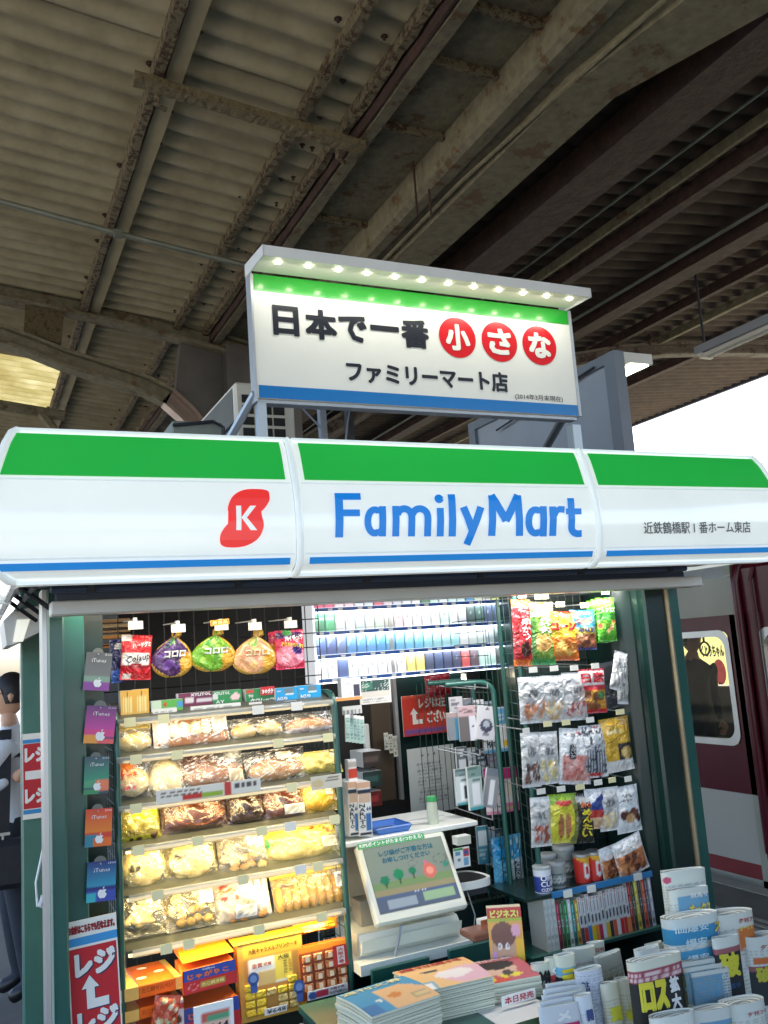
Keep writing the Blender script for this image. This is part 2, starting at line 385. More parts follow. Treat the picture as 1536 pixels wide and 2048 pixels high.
# cross-section of the car side: (x,z)
zS0, zS1 = PX(1420, 1233, TX)[2], PX(1420, 1158, TX)[2]
zWt, zWb = PX(1400, 1266, TX)[2], PX(1420, 1484, TX)[2]
zC1 = PX(1460, 1583, TX)[2]
def car(y0, y1, windows, label, allred=False):
    root = thing('train_car', label, 'train', (TX, (y0+y1)/2, FZ-.9), group='cars of the maroon and cream train')
    L0 = Vector((TX, (y0+y1)/2, FZ-.9))
    def bd(mb, name, mats, par=root, off=L0):
        mb.v = [(a-off[0], b-off[1], c-off[2]) for a, b, c in mb.v]; return mb.build(name, mats, par)
    # side skin, split round the windows
    def skin(name, z0, z1, m, x=TX, ys=None):
        mb = MB()
        for a, b in (ys or [(y0, y1)]): mb.box(x, x+.06, a, b, z0, z1)
        return bd(mb, name, m)
    ws = sorted(windows); gaps = []; a = y0
    for w0, w1 in ws: gaps.append((a, w0)); a = w1
    gaps.append((a, y1))
    skin('side_panel', zC1, zWb, MAROON); skin('side_panel', zWb, zWt, MAROON, ys=gaps); skin('side_panel', zWt, zS0, MAROON)
    skin('lower_panel', FZ+.10, zC1, CREAM, x=TX+.001); skin('skirt', FZ-.45, FZ+.10, DKRED, x=TX+.002)
    if allred: skin('cant_rail', zS0, zS1+.04, MAROON, x=TX-.004)
    else: skin('letter_board', zS0, zS1, SILV, x=TX-.004)
    # roof curve and far side
    mb = MB(); pr = [(TX-.004, zS1+(.04 if allred else 0)), (TX+.03, zS1+.10), (TX+.14, zS1+.2), (TX+.45, zS1+.33), (TX+1.4, zS1+.42), (TX+2.35, zS1+.33), (TX+2.75, zS1+.1), (TX+2.8, zS1-.05)]
    vs = [(x, y, z) for y in (y0, y1) for x, z in pr]; n = len(pr)
    mb.add(vs, [(i, i+1, n+i+1, n+i) for i in range(n-1)]); o = bd(mb, 'roof', MAROON if allred else mat('pale_roof', (188, 192, 196), rough=.35, metal=.3, var=.08)); autosmooth(o)
    mb = MB()
    for z0_, z1_ in ((FZ-.4, .95), (1.75, zS1)): mb.box(TX+2.74, TX+2.8, y0, y1, z0_, z1_)
    y = y0+.2
    while y < y1: mb.box(TX+2.74, TX+2.8, y, y+.5, .95, 1.75); y += 1.7
    mb.box(TX, TX+2.8, y0, y0+.06, FZ-.4, zS1+.3); mb.box(TX, TX+2.8, y1-.06, y1, FZ-.4, zS1+.3); mb.box(TX, TX+2.8, y0, y1, FZ-.1, FZ+.0)
    bd(mb, 'interior_shell', TRIN)
    mb = MB(); mb.box(TX+2.1, TX+2.7, y0+.3, y1-.3, FZ+.3, FZ+.45); mb.box(TX+2.62, TX+2.72, y0+.3, y1-.3, FZ+.45, .95)
    bd(mb, 'bench_seat', mat('olive_seat', (90, 84, 60), rough=.9))
    for w0, w1 in ws:      # frame with rounded corners, pane
        fr = MB(); r = .09; N = 6
        def loop(i):
            a0, a1, b0, b1, rr = w0-.012+i, w1+.012-i, zWb-.012+i, zWt+.012-i, r
            out = []
            for cx, cz, s in ((a1-rr, b1-rr, 0), (a0+rr, b1-rr, 90), (a0+rr, b0+rr, 180), (a1-rr, b0+rr, 270)):
                out += [(cx+rr*math.cos(R(s+90*k/N)), cz+rr*math.sin(R(s+90*k/N))) for k in range(N+1)]
            return out
        A, B_ = loop(-.0), loop(.045); n = len(A)
        vs = [(TX-.008, y, z) for y, z in A]+[(TX-.008, y, z) for y, z in B_]+[(TX+.03, y, z) for y, z in B_]
        fs = [(i, (i+1) % n, n+(i+1) % n, n+i) for i in range(n)]+[(n+i, n+(i+1) % n, 2*n+(i+1) % n, 2*n+i) for i in range(n)]
        # corner infill in body colour
        Cc = [(w1+.012, zWt+.012), (w0-.012, zWt+.012), (w0-.012, zWb-.012), (w1+.012, zWb-.012)]
        fr.add(vs, fs); fo = bd(fr, 'window_frame', ALU)
        cf = MB()
        for q in range(4):
            seg = A[q*(N+1):(q+1)*(N+1)]
            cf.add([(TX+.002, *Cc[q])]+[(TX+.002, y, z) for y, z in seg], [(0, i+1, i+2) for i in range(N)])
        cf.v = [(a-L0[0], b-L0[1], c-L0[2]) for a, b, c in cf.v]; cf.build('corner_filler', MAROON, fo)
        pn = MB(); pn.add([(TX+.022, w0, zWb), (TX+.022, w1, zWb), (TX+.022, w1, zWt), (TX+.022, w0, zWt)], [(0, 1, 2, 3)])
        pn.v = [(a-L0[0], b-L0[1], c-L0[2]) for a, b, c in pn.v]; pn.build('pane', TGLASS, fo)
    return root, bd
yA = PX(1480, 1300, TX)[1]
wY0, wY1 = PX(1462, 1330, TX)[1], PX(1345, 1330, TX)[1]
carA, bdA = car(yA, 24, [(wY0, wY0+1.0), (wY0+1.35, wY0+2.35), (wY0+2.7, wY0+3.7), (wY0+5.2, wY0+6.2), (wY0+6.6, wY0+7.6)], 'maroon train car with silver letter board, seen past the green kiosk post')
yB = yA-.035
wB = PX(1522, 1300, TX)[1]
carB, bdB = car(-9, yB, [(wB-1.0, wB), (wB-2.6, wB-1.6)], 'all-maroon train car coupled nearer, its rounded end and cropped window at the picture edge', allred=True)
# rounded maroon end moulding of car B with rain gutter
mb = MB(); pts = [(TX-.02, yB-.02, z) for z in np.linspace(FZ+.2, zS1-.05, 8)]+[(TX, yB-.03, zS1+.05), (TX+.1, yB-.05, zS1+.16), (TX+.3, yB-.07, zS1+.26)]
mb.tube(pts, .035, 10); o = bdB(mb, 'end_pillar', MAROON); autosmooth(o, 80)
mb = MB(); mb.tube([(TX-.03, yB-.16, z) for z in np.linspace(zWb, zS1-.05, 5)]+[(TX-.01, yB-.18, zS1+.04)], .014, 8); bdB(mb, 'rain_pipe', MAROON)
mb = MB(); mb.box(TX+.004, TX+2.6, yB+.001, yA-.001, FZ+.1, zS1); mb.v = mb.v; bdB(mb, 'end_panel', MAROON)
# hand straps and far-side hoarding seen through the window
for k in range(7):
    yy = wY0+.1+k*.32; mb = MB()
    n = 20; cz = zWt-.13
    mb.tube([(TX+.5, yy+.052*math.cos(2*math.pi*j/n), cz+.052*math.sin(2*math.pi*j/n)) for j in range(n+1)], .008, 6)
    mb.tube([(TX+.5, yy, cz+.05), (TX+.5, yy, zS1-.1)], .009, 6)
    s = mb.build('hand_strap', mat('strap_grey', (120, 122, 112), rough=.5, var=0)); tag(s, 'grey ring hand strap hanging inside the train window, ring %s from the green kiosk post' % ['seventh', 'sixth', 'fifth', 'fourth', 'third', 'second', 'first'][6-k], 'hand strap', 'hand straps in the train')

# hoarding on the far side of the train
hx = TX+4.2
hb = thing('billboard', 'pale yellow hoarding with handwritten letters seen through the train window', 'billboard', (hx, 6.5, FZ-.9))
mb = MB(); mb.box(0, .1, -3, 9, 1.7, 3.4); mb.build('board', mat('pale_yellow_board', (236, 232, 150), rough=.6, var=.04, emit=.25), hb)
mb = MB(); mb.box(.02, .08, -2.8, -2.6, -.4, 1.7); mb.box(.02, .08, 8.6, 8.8, -.4, 1.7); mb.build('post', ALU, hb)
qa, qb = PX(1404, 1312, hx), PX(1448, 1300, hx)
yA_, yB_ = float(qa[1])-6.5, float(qb[1])-6.5; zA_ = float(qa[2])-FZ+.9-.02
mb = MB(); lettering(mb, 'くとうちゃん', -yA_, -yB_, zA_, zA_+.16, lambda a, z, l: (-l-.004, -a, z), bold=.03); mb.build('lettering', BLACKM, hb)
for (px, py, ww, hh_, cc, nm_) in ((1440, 1344, .22, .34, (190, 60, 70), 'red_print'), (1443, 1383, .26, .26, (120, 124, 122), 'grey_print')):
    q = PX(px, py, hx); mb = MB(); disc(-(float(q[1])-6.5), float(q[2])-FZ+.9, ww/2, hh_/2, lambda a, z, l: (-l-.003, -a, z), mb, n=20 if 'red' in nm_ else 4); mb.build(nm_, mat(nm_, cc, var=.2, scale=12), hb)

# ================================================================== CANOPY
SHEETM, t, b = _new('old_cement_sheet')
n = _noise(t, 5, 8, .65); n2 = _noise(t, 1.1, 3, .5); n3 = _noise(t, 90, 3, .6)
r = _ramp(t, n.outputs[0], [(.25, lin((136, 129, 104))), (.5, lin((162, 154, 126))), (.8, lin((178, 172, 146)))])
r2 = _ramp(t, n2.outputs[0], [(.3, (.74, .72, .68)), (.7, (1, 1, 1))])
mx = t.nodes.new('ShaderNodeMix'); mx.data_type = 'RGBA'; mx.blend_type = 'MULTIPLY'; mx.inputs[0].default_value = .8
t.links.new(r.outputs[0], mx.inputs[6]); t.links.new(r2.outputs[0], mx.inputs[7]); t.links.new(mx.outputs[2], b.inputs['Base Color'])
b.inputs['Roughness'].default_value = .9; _bump(t, b, n3.outputs[0], .3, .004)
SHEETD = mat('shaded_cement_sheet', (66, 56, 48), rough=.9, var=.25, scale=6, bump=.2)  # darker copy of the cement sheet: backlit shade put into the colour
RUST1 = rusty('peeling_cream_paint', (138, 128, 98), (72, 52, 34), .46, 30, (38, 28, 20))
RUST2 = rusty('grimy_cream_paint', (140, 134, 108), (98, 78, 52), .40, 7)
RUST3 = rusty('brown_red_steel', (78, 52, 42), (54, 34, 26), .5, 9)
SMOOTHC = mat('dull_cream_steel', (160, 150, 118), rough=.8, var=.2, scale=4, bump=.2)
GALV = mat('galvanised_pipe', (118, 124, 112), rough=.5, metal=.3, var=.2, scale=12)
canopy = thing('platform_canopy', 'butterfly platform canopy of corrugated cement sheets on peeling rusty steel purlins', 'canopy', (0, 0, 0))
zL = lambda x: ZV-(x-XV)*TR
zR = lambda x: ZV+(x-XR)*TRR
WP, WA = .140, .021
def sheet(x0, x1, y0, n, zf, m, dz=0, jy=0, nm='roof_sheet'):
    """one corrugated sheet of n waves, ridges along X"""
    mb = MB(); k = n*8; xs = [x0, x1]; vs = []
    for X in xs:
        for i in range(k+1):
            y = y0+i*WP/8; vs.append((X, y, zf(X)+dz+.03+WA*math.cos(2*math.pi*i/8)))
    for X in xs:
        for i in range(k+1):
            y = y0+i*WP/8; vs.append((X, y, zf(X)+dz+.037+WA*math.cos(2*math.pi*i/8)))
    w = k+1
    fs = [(i, i+1, w+i+1, w+i) for i in range(k)]+[(2*w+i+1, 2*w+i, 3*w+i, 3*w+i+1) for i in range(k)]
    fs += [(i, 2*w+i, 2*w+i+1, i+1) for i in range(k)]+[(w+i+1, 3*w+i+1, 3*w+i, w+i) for i in range(k)]
    mb.add(vs, fs); o = mb.build(nm, m, canopy); o.data.shade_smooth()
    try: o.data.set_sharp_from_angle(angle=R(50))
    except Exception: pass
    return o
pA, pB, pC = float(np.mean([RL(*q, -.05)[0] for q in ((380, 0), (233, 450))])), float(RL(600, 250, -.05)[0]), float(RL(768, 150, -.05)[0])
NW = 6
ys = [-4.2+k*NW*WP for k in range(26)]
sky_c = RL(60, 760, .03)
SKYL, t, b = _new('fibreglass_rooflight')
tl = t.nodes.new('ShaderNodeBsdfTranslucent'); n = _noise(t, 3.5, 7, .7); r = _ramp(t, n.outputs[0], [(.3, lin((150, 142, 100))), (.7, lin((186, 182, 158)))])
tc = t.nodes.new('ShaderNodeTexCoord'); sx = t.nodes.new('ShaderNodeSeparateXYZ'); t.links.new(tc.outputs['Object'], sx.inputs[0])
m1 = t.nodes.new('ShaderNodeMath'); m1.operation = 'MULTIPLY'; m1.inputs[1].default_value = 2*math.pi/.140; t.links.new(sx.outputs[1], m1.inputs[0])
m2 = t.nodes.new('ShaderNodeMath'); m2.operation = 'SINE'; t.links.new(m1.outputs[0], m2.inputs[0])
rw = _ramp(t, m2.outputs[0], [(0, (.42, .36, .24)), (.12, (1, 1, 1))]); mw = t.nodes.new('ShaderNodeMix'); mw.data_type = 'RGBA'; mw.blend_type = 'MULTIPLY'; mw.inputs[0].default_value = 1  # dark wave lines paint the corrugation's shading into the colour
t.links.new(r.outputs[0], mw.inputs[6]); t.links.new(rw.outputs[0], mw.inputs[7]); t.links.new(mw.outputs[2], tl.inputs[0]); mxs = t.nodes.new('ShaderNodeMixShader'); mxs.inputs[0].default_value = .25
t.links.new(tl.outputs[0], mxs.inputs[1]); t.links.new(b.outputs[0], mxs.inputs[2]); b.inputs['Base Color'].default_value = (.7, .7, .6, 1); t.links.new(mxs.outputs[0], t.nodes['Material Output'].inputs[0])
xl_edge = -2.9
for k, y in enumerate(ys):
    j = random.uniform(-.006, .006)
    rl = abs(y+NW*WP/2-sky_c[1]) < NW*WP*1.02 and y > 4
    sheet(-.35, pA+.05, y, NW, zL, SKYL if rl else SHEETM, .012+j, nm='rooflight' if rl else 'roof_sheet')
    sheet(xl_edge, -.25, y, NW, zL, SHEETM, -.0+j)
    sheet(pA-.02, 1.80, y, NW, zL, SHEETM, -.014+j)
xe = max(float(RR(1536, 740)[0]), float(RR(1240, 860)[0]))
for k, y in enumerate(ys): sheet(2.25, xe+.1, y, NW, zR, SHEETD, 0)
def along(mbx, x0, x1, dz0, dz1, zf, m, nm='purlin', y0=-4, y1=17, seg=.18, jit=0.006):
    """a member along Y, its lower edge a little eaten away"""
    ny = int((y1-y0)/seg) if jit else 1; mb = MB(); vs = []
    for i in range(ny+1):
        y = y0+(y1-y0)*i/ny; j = lambda: random.uniform(-jit, jit)
        vs += [(x0+j(), y, zf(x0)+dz0+j()), (x1+j(), y, zf(x1)+dz0+j()), (x1+j()*.5, y, zf(x1)+dz1), (x0+j()*.5, y, zf(x0)+dz1)]
    fs = [(4*i+a, 4*i+(a+1) % 4, 4*i+4+(a+1) % 4, 4*i+4+a) for i in range(ny) for a in range(4)]+[(0, 3, 2, 1), (4*ny, 4*ny+1, 4*ny+2, 4*ny+3)]
    mb.add(vs, [f[::-1] for f in fs]); return mb.build(nm, m, canopy)
# purlin A: rolled angle with a smooth flat strip beside it
along(0, pA-.052, pA-.012, -.075, .0, zL, RUST1, seg=.12, jit=.004)
along(0, pA-.012, pA+.002, -.05, .0, zL, RUST3, seg=.1, jit=.003)
along(0, pA+.002, pA+.075, -.047, .0, zL, SMOOTHC, 'sheet_strip', jit=.001)
along(0, pB-.026, pB+.014, -.05, .005, zL, RUST1, seg=.11, jit=.005)
along(0, pC-.018, pC+.018, -.055, .0, zL, RUST1, seg=.11, jit=.005)
along(0, pC+.032, pC+.042, -.10, .0, zL, RUST3, 'purlin', jit=.002)
for x in (-.6, -1.3, -2.0, -2.75): along(0, x-.03, x+.03, -.07, .0, zL, RUST1, seg=.2)
bolt = None
for xb_ in (pA, pB, pC):          # hook bolts with washers through the sheets
    for i in range(34):
        y = 1.2+i*.28+random.uniform(-.03, .03); x = xb_+random.choice((-.06, .09))
        if bolt is None:
            mb = MB(); mb.lathe([(0, -.016), (.007, -.016), (.007, -.006), (.016, -.005), (.016, 0), (0, 0)], 8); bolt = mb.build('hook_bolt', RUST3, canopy, (x, y, zL(x)+.006))
        else:
            o = bolt.copy(); sc.collection.objects.link(o); o.location = (x, y, zL(x)+.006)
# valley gutter with its ribs
gx0, gx1 = pC+.06, 2.02
gz = ZV-.03
mb = MB(); mb.box(gx0, gx1+.2, -4, 17, gz+.002, gz+.02); mb.build('gutter_plate', RUST2, canopy)
along(0, gx0-.01, gx0+.05, gz-.06-ZV, gz-ZV, lambda x: ZV, RUST2, 'gutter_rail', jit=.003)
for px, py in ((940, 130), (860, 262), (705, 440), (640, 560), (1010, 20), (1060, -60)):
    yy = PZ(px, py, gz)[1]; mb = MB()
    mb.box(gx0+.05, gx1, yy-.012, yy+.012, gz-.035, gz); mb.build('gutter_joint', RUST1, canopy)
# two hanger rods
for px in (826, 853):
    q = PZ(px, 320, gz); mb = MB(); mb.tube([(q[0], q[1], gz-.005), (q[0], q[1], gz-.3)], .006, 6); mb.build('hanger_rod', RUST3, canopy)
# box girder along the valley with haunched lower flange
gz2 = 3.78
qb = [PZ(*p, gz2) for p in ((878, 512), (1223, 195), (1536, 5))]
gr = float(qb[0][0]); gy_k = float(qb[1][1])
mb = MB()
prof = [(gx1, gz-.002), (gx1, gz2+.05), (gx1+.03, gz2+.03), (gx1+.09, gz2+.03), (gx1+.1, gz2+.045), (gx1+.16, gz2+.045), (gx1+.17, gz2), (gr, gz2), (gr, gz2+.03), (gr-.05, gz2+.04), (gr-.05, gz)]
yy = [17, 12, 9, 7, 5.5, 4.4, 3.6, 3.1, gy_k, 2.2, 1.9, 1.2, 0, -4]; vs = []
for y in yy:
    w = max(0, gy_k-y)*.30; w = min(w, .8)
    for i, (x, z) in enumerate(prof):
        xx = x+(w if i in (7, 8, 9) else w*.45 if i in (5, 6) else 0)+random.uniform(-.002, .002)
        vs.append((xx, y, z+(-.10*min(w, .5) if i in (6, 7) else 0)))
n = len(prof); fs = [(j*n+i, (j+1)*n+i, (j+1)*n+i+1, j*n+i+1) for j in range(len(yy)-1) for i in range(n-1)]
mb.add(vs, fs); mb.build('valley_girder', RUST2, canopy)
mb = MB(); mb.tube([(gx1+.13, 17, gz2+.02), (gx1+.13, 5, gz2+.015), (gx1+.13, 3.4, gz2+.02), (gx1+.2, 1.9, gz2-.0), (gx1+.4, 0, gz2)], .010, 6); mb.build('conduit', RUST2, canopy)
# members under the right-hand slope, all along Y; (pixel pair, width, depth, material)
for (p, w, d, m, nm) in (((1240, 268), .20, .16, RUST3, 'roof_joist'), ((1304, 343), .014, .03, GALV, 'conduit'), ((1342, 371), .03, .06, RUST2, 'purlin'), ((1372, 391), .085, .09, RUST3, 'purlin'),
                       ((1444, 461), .022, .05, GALV, 'conduit'), ((1450, 478), .02, .06, GALV, 'conduit'), ((1400, 512), .10, .10, RUST3, 'roof_joist'), ((1432, 575), .06, .08, RUST3, 'purlin'), ((1400, 643), .05, .07, RUST2, 'purlin'),
                       ((1400, 700), .10, .10, RUST3, 'purlin')):
    q = RR(*p, -.04); x = float(q[0])
    if nm == 'conduit':
        mb = MB(); mb.tube([(x, -4, zR(x)-.05), (x, 17, zR(x)-.05)], w*.6, 6); mb.build(nm, m, canopy)
    else: along(0, x-w/2, x+w/2, -d, .0, zR, m, nm, jit=.002, seg=.4)
    if nm == 'roof_joist': along(0, x-w/2-.04, x+w/2+.04, -d-.012, -d, zR, m, 'joist_flange', jit=.001, seg=1)
# eave fascia of the right slope
mb = MB(); mb.box(xe-.02, xe+.03, -4, 17, zR(xe)-.02, zR(xe)+.12); mb.build('eave_board', DARK, canopy)
mb = MB(); mb.box(xl_edge-.03, xl_edge+.02, -4, 17, zL(xl_edge)-.14, zL(xl_edge)+.12); mb.build('eave_board', DARK, canopy)
# the loose channel bolted across the purlins
q0, q1 = RL(270, 158, -.14), RL(722, 312, -.14)
yb = float((q0[1]+q1[1])/2); mb = MB(); N = 60; vs = []
for i in range(N+1):
    x = q0[0]+(q1[0]-q0[0])*i/N; j = lambda s=.005: random.uniform(-s, s)
    z = zL(x)-.10
    vs += [(x, yb-.034+j(.003), z-.035+j(.003)), (x, yb+.034+j(.003), z-.035+j(.003)), (x, yb+.034, z+.0), (x, yb-.034, z+.0)]
mb.add(vs, [(4*i+(a+1) % 4, 4*i+a, 4*i+4+a, 4*i+4+(a+1) % 4) for i in range(N) for a in range(4)]+[(0, 1, 2, 3), (4*N+3, 4*N+2, 4*N+1, 4*N)])
mb.build('cross_channel', rusty('flaking_channel', (140, 128, 94), (92, 76, 50), .42, 30, (50, 40, 28)), canopy)
for x in (pA, pC): 
    mb = MB(); mb.tube([(x-.03, yb+.05, zL(x)-.05), (x-.03, yb+.05, zL(x)-.17), (x+.01, yb+.07, zL(x)-.17)], .012, 6, jit=.2); mb.build('clamp_hook', RUST1, canopy)
# conduit across the sheets
q0, q1 = RL(0, 403, -.1), RL(500, 533, -.1); yc = float((q0[1]+q1[1])/2)
mb = MB(); mb.tube([(xl_edge+.2, q0[1], zL(xl_edge+.2)-.1), (q0[0], q0[1], zL(q0[0])-.1), (pA, yc, zL(pA)-.105), (q1[0], q1[1], zL(q1[0])-.1)], .017, 8, jit=.04); mb.build('conduit', GALV, canopy)
mb = MB(); mb.box(pA-.02, pA+.03, yc-.022, yc+.022, zL(pA)-.125, zL(pA)-.09); mb.build('pipe_clip', GALV, canopy)

# ---- cross frame: top beam, curved lower chord, column
YF = 6.15
def rib(pts_top, depth, w, m, nm, Y=YF, flange=.03):
    """a curved beam in the plane Y: web and two flanges"""
    mb = MB(); n = len(pts_top)
    for (a0, a1, hw) in ((0, .022, w), (.022, depth-.022, w*.18), (depth-.022, depth, w)):
        vs = []
        for i, (x, z) in enumerate(pts_top):
            x2, z2 = pts_top[min(i+1, n-1)]; x1, z1 = pts_top[max(i-1, 0)]; L = math.hypot(x2-x1, z2-z1); nx, nz = (z2-z1)/L, -(x2-x1)/L
            for a, y in ((a0, -hw), (a0, hw), (a1, hw), (a1, -hw)): vs.append((x+nx*a, Y+y, z+nz*a))
        mb.add(vs, [(4*i+q, 4*i+4+q, 4*i+4+(q+1) % 4, 4*i+(q+1) % 4) for i in range(n-1) for q in range(4)]+[(0, 1, 2, 3), (4*n-1, 4*n-2, 4*n-3, 4*n-4)])
    return mb.build(nm, m, canopy)
tp = [P(x, y, YF) for x, y in ((-220, 520), (0, 566), (130, 592), (260, 622), (400, 660), (520, 695))]
rib([(float(q[0]), float(q[2])) for q in tp], .13, .06, RUST2, 'top_chord')
bp = [P(x, y, YF) for x, y in ((-220, 612), (0, 652), (65, 675), (133, 703), (200, 724), (260, 744), (300, 758), (345, 782), (385, 818), (420, 862), (440, 910))]
bl = [(float(q[0]), float(q[2])) for q in bp]
rib(bl[:8], .13, .06, RUST2, 'curved_chord'); rib(bl[7:], .13, .06, mat('silver_brown_paint', (150, 132, 122), rough=.35, metal=.5, var=.12), 'curved_chord')
mb = MB(); qs = [P(x, y, YF) for x, y in ((50, 608), (128, 628), (122, 690), (48, 664))]
mb.prism([(float(q[0]), float(q[2])) for q in qs], YF-.02, YF+.02); mb.build('web_plate', rusty('pitted_plate', (120, 108, 76), (70, 56, 34), .42, 30), canopy)
COLS = mat('silver_column_paint', (96, 94, 92), rough=.45, metal=.35, var=.2, scale=4, bump=.15)
mb = MB(); qs = [P(x, y, YF+.02) for x, y in ((362, 686), (560, 715), (560, 900), (440, 910), (415, 850), (385, 812), (352, 780))]
mb.prism([(float(q[0]), float(q[2])) for q in qs], YF+.03, YF+.13); mb.build('column_head', COLS, canopy)
cx0, cx1 = float(P(455, 900, YF)[0]), float(P(600, 900, YF)[0])
mb = MB(); mb.box(cx0, cx1, YF-.08, YF+.25, FZ, float(P(500, 700, YF)[2])); mb.build('column', COLS, canopy)
# right-hand arm of the frame
tp = [P(x, y, YF) for x, y in ((600, 715), (800, 690), (1140, 640), (1260, 630), (1440, 622), (1620, 600))]
rib([(float(q[0]), float(q[2])) for q in tp], .14, .06, RUST3, 'top_chord')
bp = [P(x, y, YF) for x, y in ((560, 900), (640, 850), (740, 790), (900, 745), (1150, 708), (1230, 694), (1320, 688), (1420, 686), (1600, 690))]
rib([(float(q[0]), float(q[2])) for q in bp], .12, .06, rusty('dull_silver_beam', (120, 112, 100), (70, 54, 42), .42, 6), 'curved_chord')
for pxs in ((1236, 694, 640), (1300, 690, 630)):
    a, b_ = P(pxs[0], pxs[1], YF-.08), P(pxs[0]-6, pxs[2], YF-.08); mb = MB(); mb.tube([a, b_], .01, 6); mb.build('hanger_rod', RUST3, canopy)
# further frames down the platform
for Y2 in (12.3, ):
    mb = MB(); mb.box(xl_edge, 1.5, Y2-.06, Y2+.06, 3.75, 3.9); mb.box(2.2, xe, Y2-.06, Y2+.06, 3.75, 3.9); mb.build('top_chord', RUST2, canopy)
    mb = MB(); mb.box(1.45, 2.0, Y2-.15, Y2+.15, FZ, 3.95); mb.build('column', COLS, canopy)
# strut by the rooflight
a, b_ = P(78, 822, YF+1.4), P(118, 872, YF+1.4); mb = MB(); mb.tube([a, b_, P(140, 905, YF+1.4)], .04, 6); mb.build('brace', RUST2, canopy)
a, b_ = P(-60, 800, YF+1.4), P(130, 832, YF+1.4); mb = MB(); mb.tube([a, b_], .045, 6); mb.build('brace', RUST2, canopy)

# twin tube lamp, unlit, under the right slope
q0, q1 = PX(1412, 712, 5.0), PX(1600, 632, 5.0)
tl_ = thing('tube_lamp', 'unlit twin fluorescent tube lamp under the dark far slope of the canopy', 'lamp', tuple(map(float, q0)))
mb = MB(); d = Vector(q1-q0)
mb.tube([(-.035, 0, 0), (-.035+d.x, d.y, 0)], .016, 10); mb.build('tube', PALE, tl_)
mb = MB(); mb.tube([(.035, 0, 0), (.035+d.x, d.y, 0)], .016, 10); mb.build('tube', PALE, tl_)
mb = MB(); mb.box(-.06, .06, min(0, d.y)-.05, max(0, d.y)+.05, .02, .08); mb.build('housing', GREYP, tl_)
for e in (0, 1):
    mb = MB(); mb.box(-.055, .055, d.y*e-.015, d.y*e+.015, -.02, .03); mb.build('lamp_holder', PALE, tl_)
mb = MB(); mb.tube([(0, 0, .08), (0, 0, zR(5.0)-q0[2])], .01, 6); mb.tube([(0, d.y, .08), (0, d.y, zR(5.0)-q0[2])], .01, 6); mb.build('hanger_rod', DARK, tl_)

# thin catenary wires outside
for i, (a, b_) in enumerate((((1200, 868), (1540, 925)), ((1380, 905), (1560, 868)))):
    w0, w1 = PX(*a, 9.0), PX(*b_, 8.0); w0 = Vector(w0); w1 = Vector(w1); mb = MB()
    mb.tube([w0+(w1-w0)*t+Vector((0, 0, -.25*math.sin(math.pi*t))) for t in np.linspace(-.3, 1.3, 9)], .008, 4)
    tag(mb.build('overhead_wire', GREYP), ['thin overhead wire sagging across the bright gap under the eave', 'thin overhead wire rising against the bright gap beside the lamp sign'][i], 'wire')
# station building and wall far along the platform side
mb = thing('station_building', 'pale station building and wall blurred beyond the green kiosk post', 'building', (-9, 26, FZ-1.2))
q = MB(); q.box(-5, 5, 0, 8, 0, 3.4); q.build('wall', mat('pale_render', (206, 204, 198), rough=.8), mb)
q = MB(); q.box(-5.3, 5.3, -.4, 8.3, 3.4, 3.7); q.build('roof', DARK, mb)
for k in range(5): q = MB(); q.box(-4.3+k*1.9, -3.2+k*1.9, -.03, .0, 1.4, 2.6); q.build('window', mat('window_dark', (60, 70, 80), rough=.1, var=0), mb)
mb = thing('far_building', 'long grey apartment block beyond the tracks behind the train', 'building', (34, 20, FZ-1.2))
q = MB(); q.box(0, 12, -20, 40, 0, 2.2); q.build('wall', mat('grey_render', (170, 170, 168), rough=.8), mb)
# ================================================================== THE KIOSK
YFA = 2.50           # plane of the fascia's outer rim
YP = 2.90            # front faces of the posts
kiosk = thing('kiosk', 'small green platform kiosk with backlit white, green and blue curved fascia', 'kiosk', (0, 0, FZ))
def kb(mb, name, mats, parent=None, smooth=False):
    p = parent or kiosk
    mb.v = [(a, b, c-FZ) for a, b, c in mb.v]      # the kiosk's origin lies on the platform floor
    return mb.build(name, mats, p)
def zat(y, Y, x=900): return float(P(x, y, Y)[2])
# ---- curved fascia
feat = [(1139, -.012), (1136, .02), (1121, .052), (1108.5, .060), (1075, .070), (1040, .074), (1000, .068), (975, .058), (965, .053), (940, .040), (915, .026), (897, .010), (893, -.004)]
prof = [(o, zat(y, YFA-o)) for y, o in feat]
zz = np.array([p[1] for p in prof]); oo = np.array([p[0] for p in prof])
def out(z): return float(np.interp(z, zz, oo))
zGB, zGT = zat(965, YFA-.053), zat(897, YFA-.01)
zBB, zBT = zat(1121, YFA-.052), zat(1108.5, YFA-.06)
zTOP, zBOT = prof[-1][1], prof[1][1]
XL, XRr = float(P(31, 868, YFA)[0]), float(P(1500, 922, YFA)[0])
J1, J2 = float(P(598, 1040, 2.43)[0]), float(P(1196, 1040, 2.43)[0])
def fsurf(x, z, l=0): return (x, YFA-out(z)-l, z)
def band(x0, x1, z0, z1, lift, mitL=0, mitR=0, nv=10, nu=1):
    mb = MB(); vs = []
    zs_ = np.linspace(z0, z1, nv+1)
    for z in zs_:
        o_ = out(z); a = x0-(o_ if mitL else 0); b = x1+(o_ if mitR else 0)
        for i in range(nu+1): vs.append((a+(b-a)*i/nu, YFA-o_-lift, z))
    w = nu+1
    mb.add(vs, [(j*w+i, j*w+i+1, (j+1)*w+i+1, (j+1)*w+i) for j in range(nv) for i in range(nu)]); return mb
